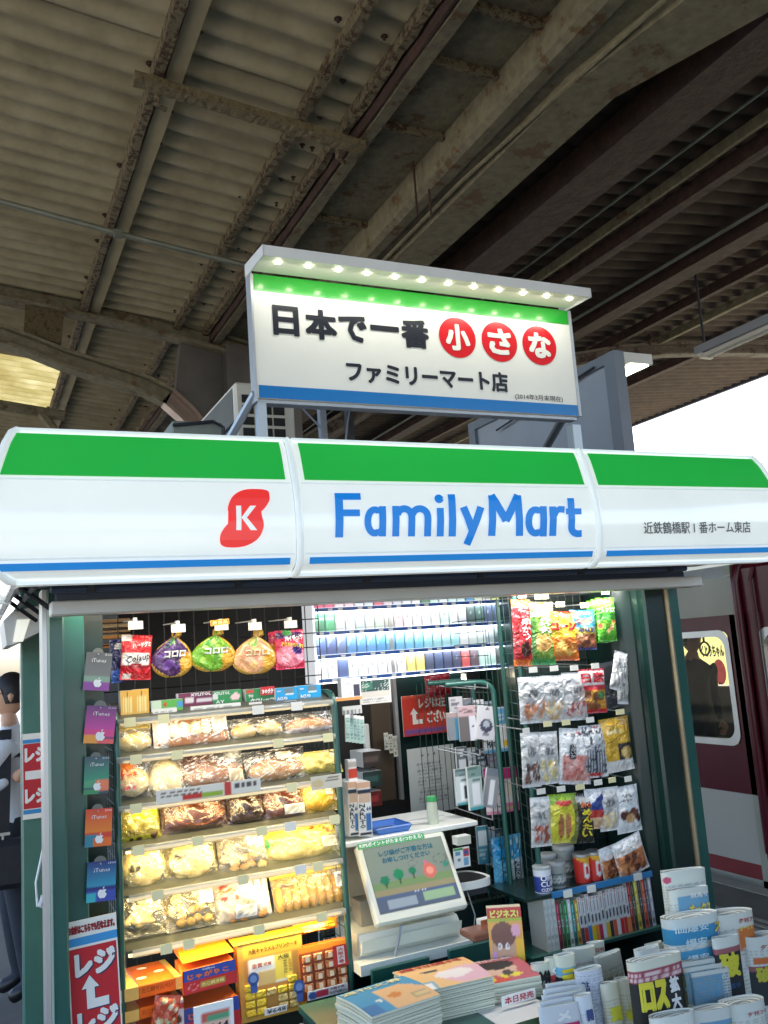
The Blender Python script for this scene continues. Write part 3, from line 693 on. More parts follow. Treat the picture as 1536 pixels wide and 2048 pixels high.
for k, (a, b) in enumerate(((XL, J1-.012), (J1+.012, J2-.012), (J2+.012, XRr))):
    mL, mR = k == 0, k == 2
    mb = band(a, b, prof[0][1]+.001, zTOP, 0, mL, mR, 16)
    p = kb(mb, 'fascia_panel', LITW); autosmooth(p, 60)
    ea, eb = (.012 if mL else .018), (.012 if mR else .018)
    autosmooth(kb(band(a+ea, b-eb, zGB, zGT, .003, mL, mR, 8), 'green_band', LITG, p), 60).location = (0, 0, 0)
    kb(band(a+ea, b-eb, zBB, zBT, .003, mL, mR, 3), 'blue_band', LITB, p)
    # moulded seams along the panel
    for zc in (zat(971, YFA-.056), zat(1101, YFA-.062)):
        mb = MB(); oL = out(zc); mb.tube([(a-(oL if mL else 0)+.005, YFA-oL+.002, zc), (b+(oL if mR else 0)-.005, YFA-oL+.002, zc)], .0038, 8); kb(mb, 'seam', FRM, p)
    mb = MB(); mb.box(a, b, YFA-.012, YFA+.03, zTOP-.001, zTOP+.005); kb(mb, 'top_trim', FRM, p)
    mb = MB(); mb.box(a, b, YFA-.018, YFA+.03, prof[0][1]-.010, prof[0][1]); kb(mb, 'bottom_trim', FRM, p)
# rounded joint covers between the panels and at the corners
def rib_at(x, w=.0115, corner=0):
    mb = MB(); pts = []
    for o_, z in prof:
        pts.append((x+corner*o_, YFA-o_-.002, z))
    mb.tube(pts, w, 10); o = kb(mb, 'joint_cover', FRM); autosmooth(o, 70)
rib_at(J1); rib_at(J2); rib_at(XL, .011, -1); rib_at(XRr, .011, 1)
# returns along both sides
for sx, X0 in ((-1, XL), (1, XRr)):
    mb = MB(); vs = []
    for o_, z in prof: vs += [(X0+sx*o_, YFA-o_, z), (X0+sx*o_, 4.3, z)]
    n = len(prof); mb.add(vs, [(2*i, 2*i+1, 2*i+3, 2*i+2) if sx < 0 else (2*i, 2*i+2, 2*i+3, 2*i+1) for i in range(n-1)])
    p = kb(mb, 'fascia_panel', LITW); autosmooth(p, 60)
    for z0, z1, m, nm in ((zGB, zGT, LITG, 'green_band'), (zBB, zBT, LITB, 'blue_band')):
        mb = MB(); vs = []
        for z in np.linspace(z0, z1, 6): o_ = out(z)+.003; vs += [(X0+sx*o_, YFA-o_+.02, z), (X0+sx*o_, 4.28, z)]
        mb.add(vs, [(2*i, 2*i+1, 2*i+3, 2*i+2) if sx < 0 else (2*i, 2*i+2, 2*i+3, 2*i+1) for i in range(5)]); kb(mb, nm, m, p)
    for Y in (3.1, 3.7):
        mb = MB(); mb.tube([(X0+sx*(o_+.003), Y, z) for o_, z in prof], .013, 8); kb(mb, 'joint_cover', FRM)
# letters of the shop name
def fx(x, y=1030): return float(P(x, y, YFA-.073)[0])
def strip(pts, w):
    """a pen stroke with square ends: quads along a line; pts in photograph pixels"""
    pts = [np.array(p, float) for p in pts]; n = len(pts); L, Rr_ = [], []
    for i in range(n):
        t = pts[min(i+1, n-1)]-pts[max(i-1, 0)]; t = t/np.hypot(*t); nn = np.array([-t[1], t[0]]); ww = w[i] if hasattr(w, '__len__') else w
        L.append(pts[i]+nn*ww/2); Rr_.append(pts[i]-nn*ww/2)
    return L+Rr_, [(i, i+1, n+i+1, n+i) for i in range(n-1)]
def arc(cx, cy, rx, ry, a0, a1, n=14): return [(cx+rx*math.cos(R(a)), cy-ry*math.sin(R(a))) for a in np.linspace(a0, a1, n)]
SW = 15
def bowl_a(x): return [([(x+35.5, 1012.5), (x+35.5, 1073)], 14), (arc(x+20, 1043, 14.5, 23.5, 60, 300, 22), 13.5), ([(x+22, 1020), (x+30, 1021.5), (x+36, 1026)], 12.5), ([(x+22, 1066), (x+30, 1063.5), (x+36, 1056)], 12)]
WORD = {'F': [([(678, 985.5), (678, 1075)], 16), ([(671, 992.5), (722, 992.5)], 14), ([(671, 1026), (719, 1026)], 13.5)],
 'a': bowl_a(729),
 'm': [([(791, 1012), (791, 1073)], 14), (arc(808, 1034, 14.5, 16.5, 165, 0, 12)+[(822.5, 1073)], 14), (arc(839, 1034, 15.5, 16.5, 165, 0, 12)+[(854.5, 1073)], 14)],
 'i': [([(880, 1016), (880, 1073)], 14), (arc(878.5, 997.5, 4.6, 4.6, 0, 360, 16), 9)],
 'l': [([(904, 988), (904, 1073)], 14.5)],
 'y': [([(926.5, 1014), (944, 1061)], 15), ([(961.5, 1014), (942, 1068), (934.5, 1089)], 14.5)],
 'M': [([(985, 990), (983, 1072)], 14.5), ([(1036, 990), (1038.5, 1072)], 14.5), ([(983.5, 990), (1011, 1042)], 15.5), ([(1037.5, 990), (1010, 1042)], 15.5)],
 'a2': bowl_a(1050.5),
 'r': [([(1105, 1013), (1105, 1072)], 14), ([(1108, 1033), (1112, 1022), (1119, 1018.5), (1128.5, 1019.5)], [9, 12, 13, 13.5])],
 't': [([(1142, 996), (1142, 1054)]+arc(1155, 1055, 13, 12.5, 180, 275, 9)+[(1163, 1067)], 13.5), ([(1131, 1023), (1162, 1023)], 12)]}
for ch, strokes in WORD.items():
    mb = MB()
    for i, (pp, w) in enumerate(strokes):
        vv, ff = strip(pp, w)
        vv = [(fx(x, y)+0.0, float(P(x, y, YFA-.072)[2])) for x, y in vv]
        vv, ff = slice_z(vv, ff, [float(q) for q in zz]); mb.add([fsurf(X, Z, .004+i*.0002) for X, Z in vv], ff)
    kb(mb, 'letter', LITLET)
# red bean-shaped crest with a white K
bean = [(540, 290), (537, 281), (520, 277.5), (490, 279), (467, 292), (456, 315), (459, 332), (465, 340), (452, 352), (441, 370), (442.5, 389), (460, 395), (492, 392), (517, 377), (527, 355), (525, 338), (521, 327), (531, 315), (539, 302)]
bean = [(x, y+700) for x, y in bean]
mb = MB(); pts = [(float(P(x, y, YFA-.074)[0]), float(P(x, y, YFA-.068)[2])) for x, y in smooth_loop(bean, 4)][::-1]
pts, fcs = slice_z(pts, [tuple(range(len(pts)))], [float(q) for q in zz])
mb.add([fsurf(X, Z, .003) for X, Z in pts], fcs); crest = kb(mb, 'crest', LITRED)
kx = lambda x, y: (float(P(x, y, YFA-.074)[0]), float(P(x, y, YFA-.07)[2]))
mb = MB()
for pp, ff in (([kx(472, 1061), kx(482, 1061), kx(482, 1012), kx(472, 1012)], [(0, 1, 2, 3)]), ([kx(482, 1036), kx(500, 1012), kx(512, 1012), kx(493, 1036), kx(514, 1061), kx(501, 1061)], [(0, 3, 2, 1), (0, 5, 4, 3)])):
    pp, ff = slice_z(pp, ff, [float(q) for q in zz]); mb.add([fsurf(a, b, .005) for a, b in pp], ff)
kb(mb, 'crest_letter', LITW, crest)
def cells(body, x0, x1, z0, z1, surf, m, bold, put, nm, lift=.001):
    """one mesh per character, each in its own square cell"""
    cw = (x1-x0)/len(body); ch_ = z1-z0
    for i, c in enumerate(body):
        v, f = glyphs(c, 3); B = bold*ch_; mb = MB()
        for j, (ox, oz) in enumerate([(B*math.cos(a), B*math.sin(a)) for a in np.linspace(0, 2*math.pi, 8, endpoint=False)+.39]):
            mb.add([surf(x0+(i+(q[0] if c != '1' else q[0]+.22))*cw+ox, z0+(q[1]+.10)*ch_*.98+oz, lift+j*.0001) for q in v], f)
        put(mb, nm, m)
cells('近鉄鶴橋駅1番ホーム東店', fx(1283), fx(1497), zat(1068, 2.44, 1390), zat(1043, 2.44, 1390), fsurf, INKG, .012, kb, 'store_letter', .004)
# ---- soffit, shutter box, rail
zSo = prof[0][1]+.012
mb = MB(); mb.box(XL+.02, XRr-.02, YFA+.03, 2.84, zSo, zSo+.02); mb.box(XL+.02, XRr-.02, 2.84, 4.25, zSo+.10, zSo+.14); kb(mb, 'soffit', SOFF)
rz0, rz1 = float(P(600, 1209, 2.75)[2]), float(P(600, 1183, 2.75)[2])
rx0, rx1 = float(P(102, 1205, 2.75)[0]), float(P(1405, 1158, 2.75)[0])
mb = MB(); mb.bbox(rx0, rx1, 2.75, 2.83, rz0, rz1, .004); mb.box(rx0, rx1, 2.745, 2.7499, rz0+.004, rz0+.009); kb(mb, 'shutter_rail', PALE)
mb = MB(); mb.box(rx0+.02, rx1-.05, 2.80, 2.90, rz1-.002, zSo+.1); mb.tube([(rx0, 2.735, rz1+.032), (rx1-.1, 2.735, rz1+.032)], .012, 8); mb.box(rx0, rx1-.1, 2.735, 2.80, rz1+.028, rz1+.04); kb(mb, 'shutter_box', SOFF)
for k in range(6):
    x = rx0+.1+(rx1-rx0-.3)*k/5; mb = MB(); mb.box(x, x+.02, 2.715, 2.735, rz1+.02, rz1+.055); kb(mb, 'bracket', DARK)
mb = MB(); mb.box(XL+.01, XRr-.01, YFA+.03, 4.25, zTOP-.01, zTOP+.015); kb(mb, 'roof_deck', GREYP)
# ---- posts and side walls
zP = zSo
pl = [float(P(x, 1400, YP)[0]) for x in (85, 94, 130)]
mb = MB(); mb.box(pl[0], pl[1], YP-.02, YP+.1, FZ, zP); kb(mb, 'corner_strip', ALU)
mb = MB(); mb.bbox(pl[1]+.001, pl[2], YP-.012, YP+.10, FZ, zP, .006); kb(mb, 'post', GREENP)
mb = MB(); mb.tube([(pl[1]+.004, YP-.015, FZ), (pl[1]+.004, YP-.015, zP)], .005, 8); kb(mb, 'post_bead', mat('pale_bead', (150, 176, 168), rough=.25, var=0, coat=.5))
x2 = float(P(168, 1400, 3.0)[0])
mb = MB(); mb.bbox(pl[2]-.03, x2, 2.96, 3.04, FZ, zP, .004); kb(mb, 'door_jamb', GREENP)
mb = MB(); mb.box(x2-.01, float(P(205, 1400, 3.1)[0]), 3.06, 3.12, FZ, zP); kb(mb, 'side_panel', GREEND)
# rear pillar, seen beyond the front post
xr0, xr1 = float(P(43, 1500, 4.0)[0]), float(P(92, 1500, 4.0)[0])
mb = MB(); mb.bbox(xr0, xr1+.06, 4.0, 4.1, FZ, zP+.1, .006); kb(mb, 'post', mat('green_grey_paint', (70, 116, 104), rough=.35, var=.1, coat=.3))
# right-hand posts: outer post, wooden bead, inner wall with rounded jamb
w0, w1, w2, w3 = (float(P(x, 1300, YP)[0]) for x in (1297, 1339.5, 1344.5, 1366))
mb = MB(); mb.bbox(w2+.001, w3, YP-.012, YP+.10, FZ, zP, .006); kb(mb, 'post', GREENP)
mb = MB(); mb.bbox(w1+.001, w2, YP-.02, YP+.05, FZ, zP, .003); kb(mb, 'wooden_strip', mat('pine_strip', (128, 118, 94), rough=.6, var=.15, scale=14))
mb = MB(); mb.bbox(w0, w1, YP-.005, YP+.1, FZ, zP, .01); kb(mb, 'door_jamb', GREEND)
w4 = float(P(1243, 1300, 3.02)[0])
mb = MB(); pts = [(w0+.002, 2.93), (w0+.002, 3.2), (w4-.03, 3.2), (w4-.03, 3.06), (w4-.02, 3.02), (w4+.01, 2.985), (w4+.05, 2.97), (w0-.006, 2.96), (w0-.003, 2.95)]
mb.prism([(a, b) for a, b in pts], FZ, zP, axis='z'); autosmooth(kb(mb, 'side_panel', GREEND), 50)
mb = MB(); mb.box(w4+.0, w4+.04, 3.2, 4.25, FZ, zP+.1); kb(mb, 'side_wall', GREEND)
# back wall and floor of the cabin, dark
BACK = mat('dark_cabin_wall', (34, 34, 34), rough=.7, var=.2, scale=3)
mb = MB(); mb.box(.62, w4+.04, 4.2, 4.25, FZ, zP+.1); kb(mb, 'back_wall', BACK)
mb = MB(); mb.box(pl[0], w3, 2.9, 4.25, FZ, FZ+.05); kb(mb, 'cabin_floor', BACK)
mb = MB(); mb.box(pl[0]+.02, w3-.02, 3.04, 3.07, FZ+.05, .25); kb(mb, 'counter_front', GREEND)
# roller-blind housing on the left return: small white sign lamp box
a, b = P(25, 1240, 3.5), P(83, 1240, 3.5)
lb = thing('side_lamp_box', 'white slanted lamp box fixed under the fascia return beside the green post', 'lamp', (float(a[0]), 3.5, float(a[2])))
mb = MB(); w_ = float(b[0]-a[0]); pts = [(0, .03), (w_, .05), (w_, -.045), (.0, -.09), (-.02, -.09), (-.03, 0)]
mb.prism(pts, 0, .5); mb.build('housing', PALE, lb)
mb = MB(); mb.add([(.0, -.004, -.08), (w_*.35, -.004, -.08), (w_*.6, -.004, .0), (w_*.15, -.004, 0)], [(0, 1, 2, 3)]); mb.build('diffuser', mat('lamp_diffuser', (240, 238, 224), emit=.12, var=0), lb)
# underside brackets on the left return
for k, Y in enumerate((2.75, 3.05, 3.35)):
    mb = MB(); mb.tube([(XL+.02, Y, zSo-.0), (pl[0]+.02, Y+.1, zSo-.06)], .008, 6); kb(mb, 'bracket', DARK)
mb = MB(); mb.tube([(XL+.05, 2.6, zSo-.012), (XL+.05, 4.2, zSo-.012)], .01, 6); mb.tube([(XL-.0, 2.6, zSo-.01), (XL-.0, 4.2, zSo-.01)], .012, 6, m=1); kb(mb, 'cable_tray', [DARK, ALU])
# wire guard on the roof edge
ztop = lambda y: float(P(700, y, 3.0)[2])

# ================================================================== SIGN BOARD ON THE ROOF
YS = 2.62
SX0, SX1 = float(P(507, 640, YS)[0]), float(P(1143, 700, YS)[0])
def sz(y, x): return float(P(x, y, YS)[2])
SZ1, SZ0 = np.mean([sz(548, 507), sz(621, 1132)]), np.mean([sz(797, 521), sz(831, 1154.6)])
SZ1, SZ0 = float(SZ1), float(SZ0)
gZ = float(np.mean([sz(581, 508), sz(649, 1133)])); bZ = float(np.mean([sz(771, 520), sz(810, 1153)]))
board = thing('shop_sign', 'tall white shop sign with black and red lettering, LED hood, standing on the kiosk roof', 'sign', (SX0, YS, SZ0))
def sb(mb, name, mats, par=None):
    mb.v = [(a-SX0, b-YS, c-SZ0) for a, b, c in mb.v]; return mb.build(name, mats, par or board)
SIGNW = mat('sign_white', (222, 222, 214), rough=.3, var=.02, coat=.25, emit=.01)  # slight glow added to whiten the panel, which is not self-lit
mb = MB(); mb.box(SX0, SX1, YS, YS+.05, SZ0, SZ1); panel = sb(mb, 'panel', SIGNW)
mb = MB(); mb.box(SX0+.006, SX1-.002, YS-.002, YS-.0005, gZ, SZ1-.0005); sb(mb, 'green_band', mat('sign_green', (40, 158, 50), rough=.22, coat=.4, var=.03))
mb = MB(); mb.box(SX0+.006, SX1-.002, YS-.002, YS-.0005, SZ0+.0005, bZ); sb(mb, 'blue_band', mat('sign_blue', (24, 116, 186), rough=.22, coat=.4, var=.03))
mb = MB(); mb.box(SX0-.006, SX0, YS-.006, YS+.045, SZ0-.012, SZ1+.02); mb.box(SX1, SX1+.012, YS-.004, YS+.06, SZ0, SZ1); mb.box(SX0, SX1, YS+.012, YS+.055, SZ0-.012, SZ0-.001); sb(mb, 'frame', mat('frame_aluminium', (176, 180, 186), rough=.4, metal=.4, var=.04))
ss = lambda x, z, l=0: (x, YS-.001-l, z)
X_ = lambda x, y: float(P(x, y, YS)[0])
BLKS, REDS = mat('sign_black', (30, 34, 44), rough=.3, var=0, coat=.3), mat('sign_red', (206, 24, 34), rough=.25, var=0, coat=.4)
for ch, (x0, x1, y0, y1) in zip('日本で一番', ((545, 597, 612, 672), (610, 673, 620, 680), (677, 733, 632, 685), (740, 797, 652, 663), (802, 857, 640, 697))):
    mb = MB(); xm, ym = (x0+x1)/2, (y0+y1)/2
    z1_, z0_ = sz(y0, xm), sz(y1, xm)
    lettering(mb, ch, X_(x0, ym), X_(x1, ym), z0_, z1_, ss, bold=.045 if ch != '一' else .15, lift=.001); sb(mb, 'letter', BLKS)
for ch, (cx, cy, rr) in zip('小さな', ((914.5, 675.5, 40), (998.5, 684, 39.5), (1078.5, 691.5, 38.5))):
    mb = MB(); zc = sz(cy, cx); xc = X_(cx, cy); rz = (sz(cy-rr, cx)-sz(cy+rr, cx))/2
    disc(xc, zc, rz, rz, ss, mb, lift=.001, n=40); dd = sb(mb, 'red_disc', REDS)
    mb = MB(); k = rz*.66; lettering(mb, ch, xc-k, xc+k, zc-k, zc+k, ss, bold=.05, lift=.002)
    mb.v = [(a-SX0, b-YS, c-SZ0) for a, b, c in mb.v]; mb.build('disc_letter', SIGNW, dd)
xs_ = [691, 748, 790, 806, 852, 884, 905, 938, 975, 1014]
za, zb = sz(727, 690)-.0, sz(787, 1012)
z_hi, z_lo = float(np.mean([sz(724, 700), sz(744, 1000)])), float(np.mean([sz(760, 700), sz(783, 1000)]))
cells('ファミリーマート店', X_(688, 740), X_(1016, 765), z_lo-.004, z_hi+.006, ss, BLKS, .038, sb, 'letter')
mb = MB(); lettering(mb, '(2014年3月末現在)', X_(1030, 797), X_(1125, 799), sz(803, 1078), sz(790, 1078), ss, bold=.008, lift=.001); sb(mb, 'date_lettering', mat('grey_print', (90, 90, 92), var=0))
# LED hood
hy = YS-.155
hx0, hx1 = float(P(527, 500, hy)[0]), float(P(1181, 585, hy)[0])
hz1, hz0 = float(np.mean([P(530, 491, hy)[2], P(1180, 575, hy)[2]])), float(np.mean([P(527, 507, hy)[2], P(1181, 597, hy)[2]]))
HOODM = mat('hood_white', (214, 216, 216), rough=.4, var=.03)
mb = MB(); mb.prism([(hy, hz1), (YS+.04, SZ1+.045), (YS+.04, SZ1+.03), (hy+.008, hz1-.01), (hy+.008, hz0+.002), (hy, hz0)][::-1], hx0, hx1, axis='x')
mb.prism([(hy+.008, hz0+.002), (hy+.05, hz0+.012), (YS-.01, SZ1+.004), (YS-.01, SZ1+.02), (hy+.05, hz0+.02), (hy+.008, hz0+.01)][::-1], hx0+.004, hx1-.004, axis='x', m=1)
mb.prism([(hy, hz1), (YS+.04, SZ1+.045), (YS+.04, SZ1), (hy, hz0)], hx0-.003, hx0+.001, axis='x'); mb.prism([(hy, hz1), (YS+.04, SZ1+.045), (YS+.04, SZ1), (hy, hz0)], hx1-.001, hx1+.003, axis='x')
sb(mb, 'lamp_hood', [HOODM, mat('hood_diffuser', (226, 226, 208), rough=.5, var=0, emit=.015)])
LEDM = mat('led', (255, 252, 225), emit=4.5, var=0)
for i in range(12):
    x = hx0+.065+(hx1-hx0-.12)*i/11; y = hy+.055; z = hz0+.009
    mb = MB(); mb.box(x-.007, x+.007, y-.006, y+.006, z-.003, z+.002); sb(mb, 'led', LEDM)
for k in range(4):
    L = bpy.data.lights.new('hood_light', 'AREA'); L.shape = 'RECTANGLE'; L.size = (hx1-hx0)/4.2; L.size_y = .03; L.energy = .085; L.color = (1, .98, .88)
    o = bpy.data.objects.new('hood_light', L); sc.collection.objects.link(o); o.parent = board
    o.location = (hx0+(hx1-hx0)*(k+.5)/4-SX0, hy+.03-YS, hz0-SZ0-.004); o.rotation_euler = (R(30), 0, 0)
# legs and braces of the sign
LEG = mat('leg_aluminium', (176, 184, 190), rough=.4, metal=.5, var=.05)
mb = MB(); mb.box(SX0+.004, SX0+.03, YS+.005, YS+.045, zTOP-.02, SZ0-.012); sb(mb, 'leg', LEG)
q0 = float(P(1140, 850, YS+.03)[0]); mb = MB(); mb.box(q0-.004, q0+.034, YS+.01, YS+.05, zTOP-.02, SZ0-.03); sb(mb, 'leg', LEG)
mb = MB(); mb.tube([(SX0, YS+.02, SZ0+.02), (SX0-.07, YS+.35, zTOP)], .014, 6); sb(mb, 'brace', LEG)
q0 = P(1130, 830, YS+.05); q1 = P(1090, 900, YS+.5); mb = MB(); mb.tube([q0, q1], .016, 6); sb(mb, 'brace', mat('dark_grey_steel', (84, 90, 98), var=.05))
for px in (648, 702):
    q = P(px, 850, YS+.3); mb = MB(); mb.box(float(q[0])-.012, float(q[0])+.012, YS+.3, YS+.33, zTOP-.02, SZ0+.1); sb(mb, 'leg', GREYP if px == 648 else DARK)
for a, b in (((595, 806), (655, 870)), ((700, 808), (690, 890))):
    mb = MB(); mb.tube([P(*a, YS+.3), P(*b, YS+.3)], .0035, 5); sb(mb, 'guy_wire', GREYP)

# ================================================================== SECOND SIGN, SEEN FROM BEHIND (faces the train)
X2 = w3+.02
def p2(x, y): q = PX(x, y, X2); return (float(q[1]), float(q[2]))
n0, n1, n2, n3 = p2(1222, 706), p2(1244, 905), p2(942, 905), p2(945, 850)
yn = n0[0]; yf = p2(945, 850)[0]; z1s = n0[1]; z0s = zTOP
s2 = thing('side_sign', 'grey unlit back of a second roof sign with a lamp hood over its far face', 'sign', (X2, yn, zTOP))
def s2b(mb, name, m, par=None): mb.v = [(a-X2, b-yn, c-zTOP) for a, b, c in mb.v]; return mb.build(name, m, par or s2)
BG = mat('sign_back_grey', (150, 158, 170), rough=.55, var=.04)
mb = MB(); mb.box(X2, X2+.03, yn, yf, z0s-.02, z1s-.02); s2b(mb, 'back_panel', BG)
FG = mat('sign_frame_grey', (112, 120, 132), rough=.5, var=.05)
mb = MB(); mb.box(X2-.02, X2+.04, yn-.04, yn+.035, z0s-.02, z1s); mb.box(X2-.02, X2+.04, yf-.05, yf+.02, z0s-.02, z1s); mb.box(X2-.02, X2+.04, yn+.035, yf-.05, z1s-.05, z1s); s2b(mb, 'frame', FG)
mb = MB(); mb.box(X2+.04, X2+.22, yn-.03, yf, z1s-.05, z1s+.0); s2b(mb, 'lamp_hood', PALE)
mb = MB(); mb.box(X2+.10, X2+.20, yn-.02, yf-.02, z1s-.056, z1s-.0505); s2b(mb, 'lamp', mat('lamp_tube_lit', (250, 248, 225), emit=2.2, var=0))
mb = MB(); mb.tube([(X2-.03, yn+.1, z1s-.04), (X2-.03, yf-.3, z1s-.12)], .006, 6); s2b(mb, 'cable', DARK)

# ================================================================== AIR-CONDITIONING UNIT ON THE ROOF
YAC = 3.35
ax0, ax1 = float(P(470, 800, YAC)[0]), float(P(588, 800, YAC)[0]); az1 = float(P(471, 763, YAC)[2]); az0 = zTOP+.02
ac = thing('ac_unit', 'off-white outdoor air conditioning unit with slotted grille behind the roof sign', 'air conditioner', (ax0, YAC, az0))
WAC = mat('ac_white', (206, 202, 190), rough=.5, var=.05)
w, h, dp = ax1-ax0, az1-az0, .75
mb = MB(); mb.bbox(0, w, 0, dp, 0, h, .01); mb.build('case', [WAC], ac)
mb = MB(); mb.box(-.002, .0, .03, dp-.03, .02, h-.02); mb.build('side_plate', mat('ac_side_grey', (78, 82, 80), rough=.5), ac)
for gx0_, gx1_ in ((.11*w, .30*w), (.34*w, .60*w), (.63*w, .82*w)):
    nrow = 8; gh = h-.07
    for k in range(nrow):
        z0 = .03+gh*k/nrow; mb = MB(); mb.box(gx0_, gx1_, -.003, -.0005, z0, z0+gh/nrow*.72); mb.build('vent', mat('vent_dark', (24, 28, 26), rough=.6, var=0), ac)
mb = MB(); mb.tube([(-.01, .0, h*.6), (-.12, .05, .15), (-.2, .1, 0)], .006, 6); mb.build('hose', DARK, ac)
# small machinery box on the roof beyond it
q = P(345, 880, 3.1); q1 = P(445, 845, 3.1); mb = MB(); hb2 = thing('roof_duct', 'dark metal duct box with a bent pipe on the kiosk roof', 'duct', (float(q[0]), 3.1, zTOP+.01))
W2, H2 = float(q1[0]-q[0]), float(q1[2])-zTOP-.01
mb.bbox(0, W2, 0, .3, 0, H2, .006); mb.build('box', mat('duct_grey', (120, 128, 120), rough=.5), hb2)
mb = MB(); mb.tube([(0, -.01, H2*.9), (W2*.8, -.01, H2*1.0), (W2, -.01, H2*.9), (W2, -.01, 0)], .006, 8); mb.build('pipe', DARK, hb2)
# ================================================================== GOODS: builders
ORD = ['first', 'second', 'third', 'fourth', 'fifth', 'sixth', 'seventh', 'eighth', 'ninth', 'tenth', 'eleventh', 'twelfth', 'thirteenth', 'fourteenth', 'fifteenth', 'sixteenth', 'seventeenth', 'eighteenth', 'nineteenth', 'twentieth', 'twenty-first', 'twenty-second', 'twenty-third', 'twenty-fourth', 'twenty-fifth', 'twenty-sixth', 'twenty-seventh', 'twenty-eighth', 'twenty-ninth', 'thirtieth', 'thirty-first', 'thirty-second']
PAPER, CARD, FOIL, FILM, NEWS, SCREEN = (printed(k) for k in ('paper', 'card', 'foil', 'film', 'newsprint', 'screen'))
def where(x0, y0, x1, y1, Y):
    """pixel box -> base centre, width, height at depth Y"""
    xm, ym = (x0+x1)/2, (y0+y1)/2
    cut = min(abs((ym-1028)/(4554-xm))*(x1-x0), (y1-y0)*.45); y0 += cut/2; y1 -= cut/2      # a level box shows as a slanted one
    a, b = P(x0, ym, Y), P(x1, ym, Y); t, q = P(xm, y0, Y), P(xm, y1, Y)
    return Vector(((a[0]+b[0])/2, Y, q[2])), float(b[0]-a[0]), float(t[2]-q[2])
def letters(o, L, surf, w, h, lift=.0012, nm='lettering', mt=None):
    """L: (text,u0,v0,u1,v1,colour,opts) in fractions of the face; surf in local metres"""
    if not L: return
    mb = MB()
    for t in L:
        s, u0, v0, u1, v1, c = t[:6]; op = t[6] if len(t) > 6 else {}
        lettering(mb, s, (u0-.5)*w, (u1-.5)*w, v0*h, v1*h, surf, 0, lin(c)+(1,), bold=op.get('b', .03), shear=op.get('s', 0), vertical=op.get('v', False), rotc=op.get('r', 0), lift=lift, res=1)
    return mb.build(nm, mt or PAPER, o)
def carton(name, label, cat, box, Y, art, L=(), d=.04, group=None, mt=None, rot=None, nu=14, nv=10, side=None, lean=0, roll=0):
    loc, w, h = where(*box, Y); mb = MB(); sc_ = side or [v*.9 for v in WHT]
    c = lin(sc_)+(1,)
    mb.add([(-w/2, 0, 0), (w/2, 0, 0), (w/2, d, 0), (-w/2, d, 0), (-w/2, 0, h), (w/2, 0, h), (w/2, d, h), (-w/2, d, h)], [(0, 3, 2, 1), (4, 5, 6, 7), (1, 2, 6, 5), (2, 3, 7, 6), (3, 0, 4, 7)], 0, c)
    mb.grid(lambda u, v: ((u-.5)*w, 0, v*h), nu, nv, 0, art)
    o = mb.build(name, mt or CARD, None, loc, (R(-lean), R(roll), rot or 0)); tag(o, label, cat, group)
    letters(o, L, lambda x, z, l: (x, -l, z), w, h); return o
def bagmesh(w, h, puff, outline=None, seed=0, wr=.0022, crimp=.06):
    rnd = random.Random(seed); a1, a2, a3 = (rnd.uniform(0, 6) for _ in range(3))
    def ol(v):
        if outline: return outline(v)
        k = 1-.03*math.sin(v*math.pi); return (0, k)
    def F(u, v, s=1):
        c, k = ol(v); x = (c+(u-.5)*k)*w
        e = max(0, 1-abs(2*u-1)**3.2)**.62
        vv = min(1, max(0, (v-crimp)/(1-2*crimp))); e2 = max(0, 1-abs(2*vv-1)**3.5)**.6 if crimp < v < 1-crimp else 0
        y = -puff*e*e2 if s > 0 else puff*.55*e*e2
        n = (math.sin(u*9+a1+v*5)*math.sin(v*13+a2)+.6*math.sin(u*21+v*17+a3))*wr*(.4+e*e2)
        if crimp and (v < crimp or v > 1-crimp): n += .0012*math.sin(u*60)
        return (x+.4*n, y+n, v*h)
    return F
def bag(name, label, cat, box, Y, art, L=(), puff=.014, group=None, mt=None, outline=None, roll=0, lean=0, yaw=0, nu=20, nv=26, seed=None, crimp=.06, parent=None, loc=None, wh=None):
    if loc is None: loc, w, h = where(*box, Y)
    else: w, h = wh
    F = bagmesh(w, h, puff, outline, seed if seed is not None else int(box[0]), crimp=crimp)
    mb = MB(); mb.grid(lambda u, v: F(u, v, 1), nu, nv, 0, art)
    mb.grid(lambda u, v: F(u, v, -1), nu//2, nv//2, 0, art, flip=True)
    o = mb.build(name, mt or FOIL, parent, loc, (R(-lean), R(roll), R(yaw))); o.data.shade_smooth()
    if label: tag(o, label, cat, group)
    def S(x, z, l):
        v = min(.999, max(.001, z/h)); c, k = (outline(v) if outline else (0, 1-.03*math.sin(v*math.pi)))
        u = min(.999, max(.001, (x/w-c)/k+.5)); p = F(u, v, 1); return (x, p[1]-l-.0012, z)
    letters(o, L, S, w, h, mt=FOIL if (mt or FOIL) is FOIL else PAPER); return o
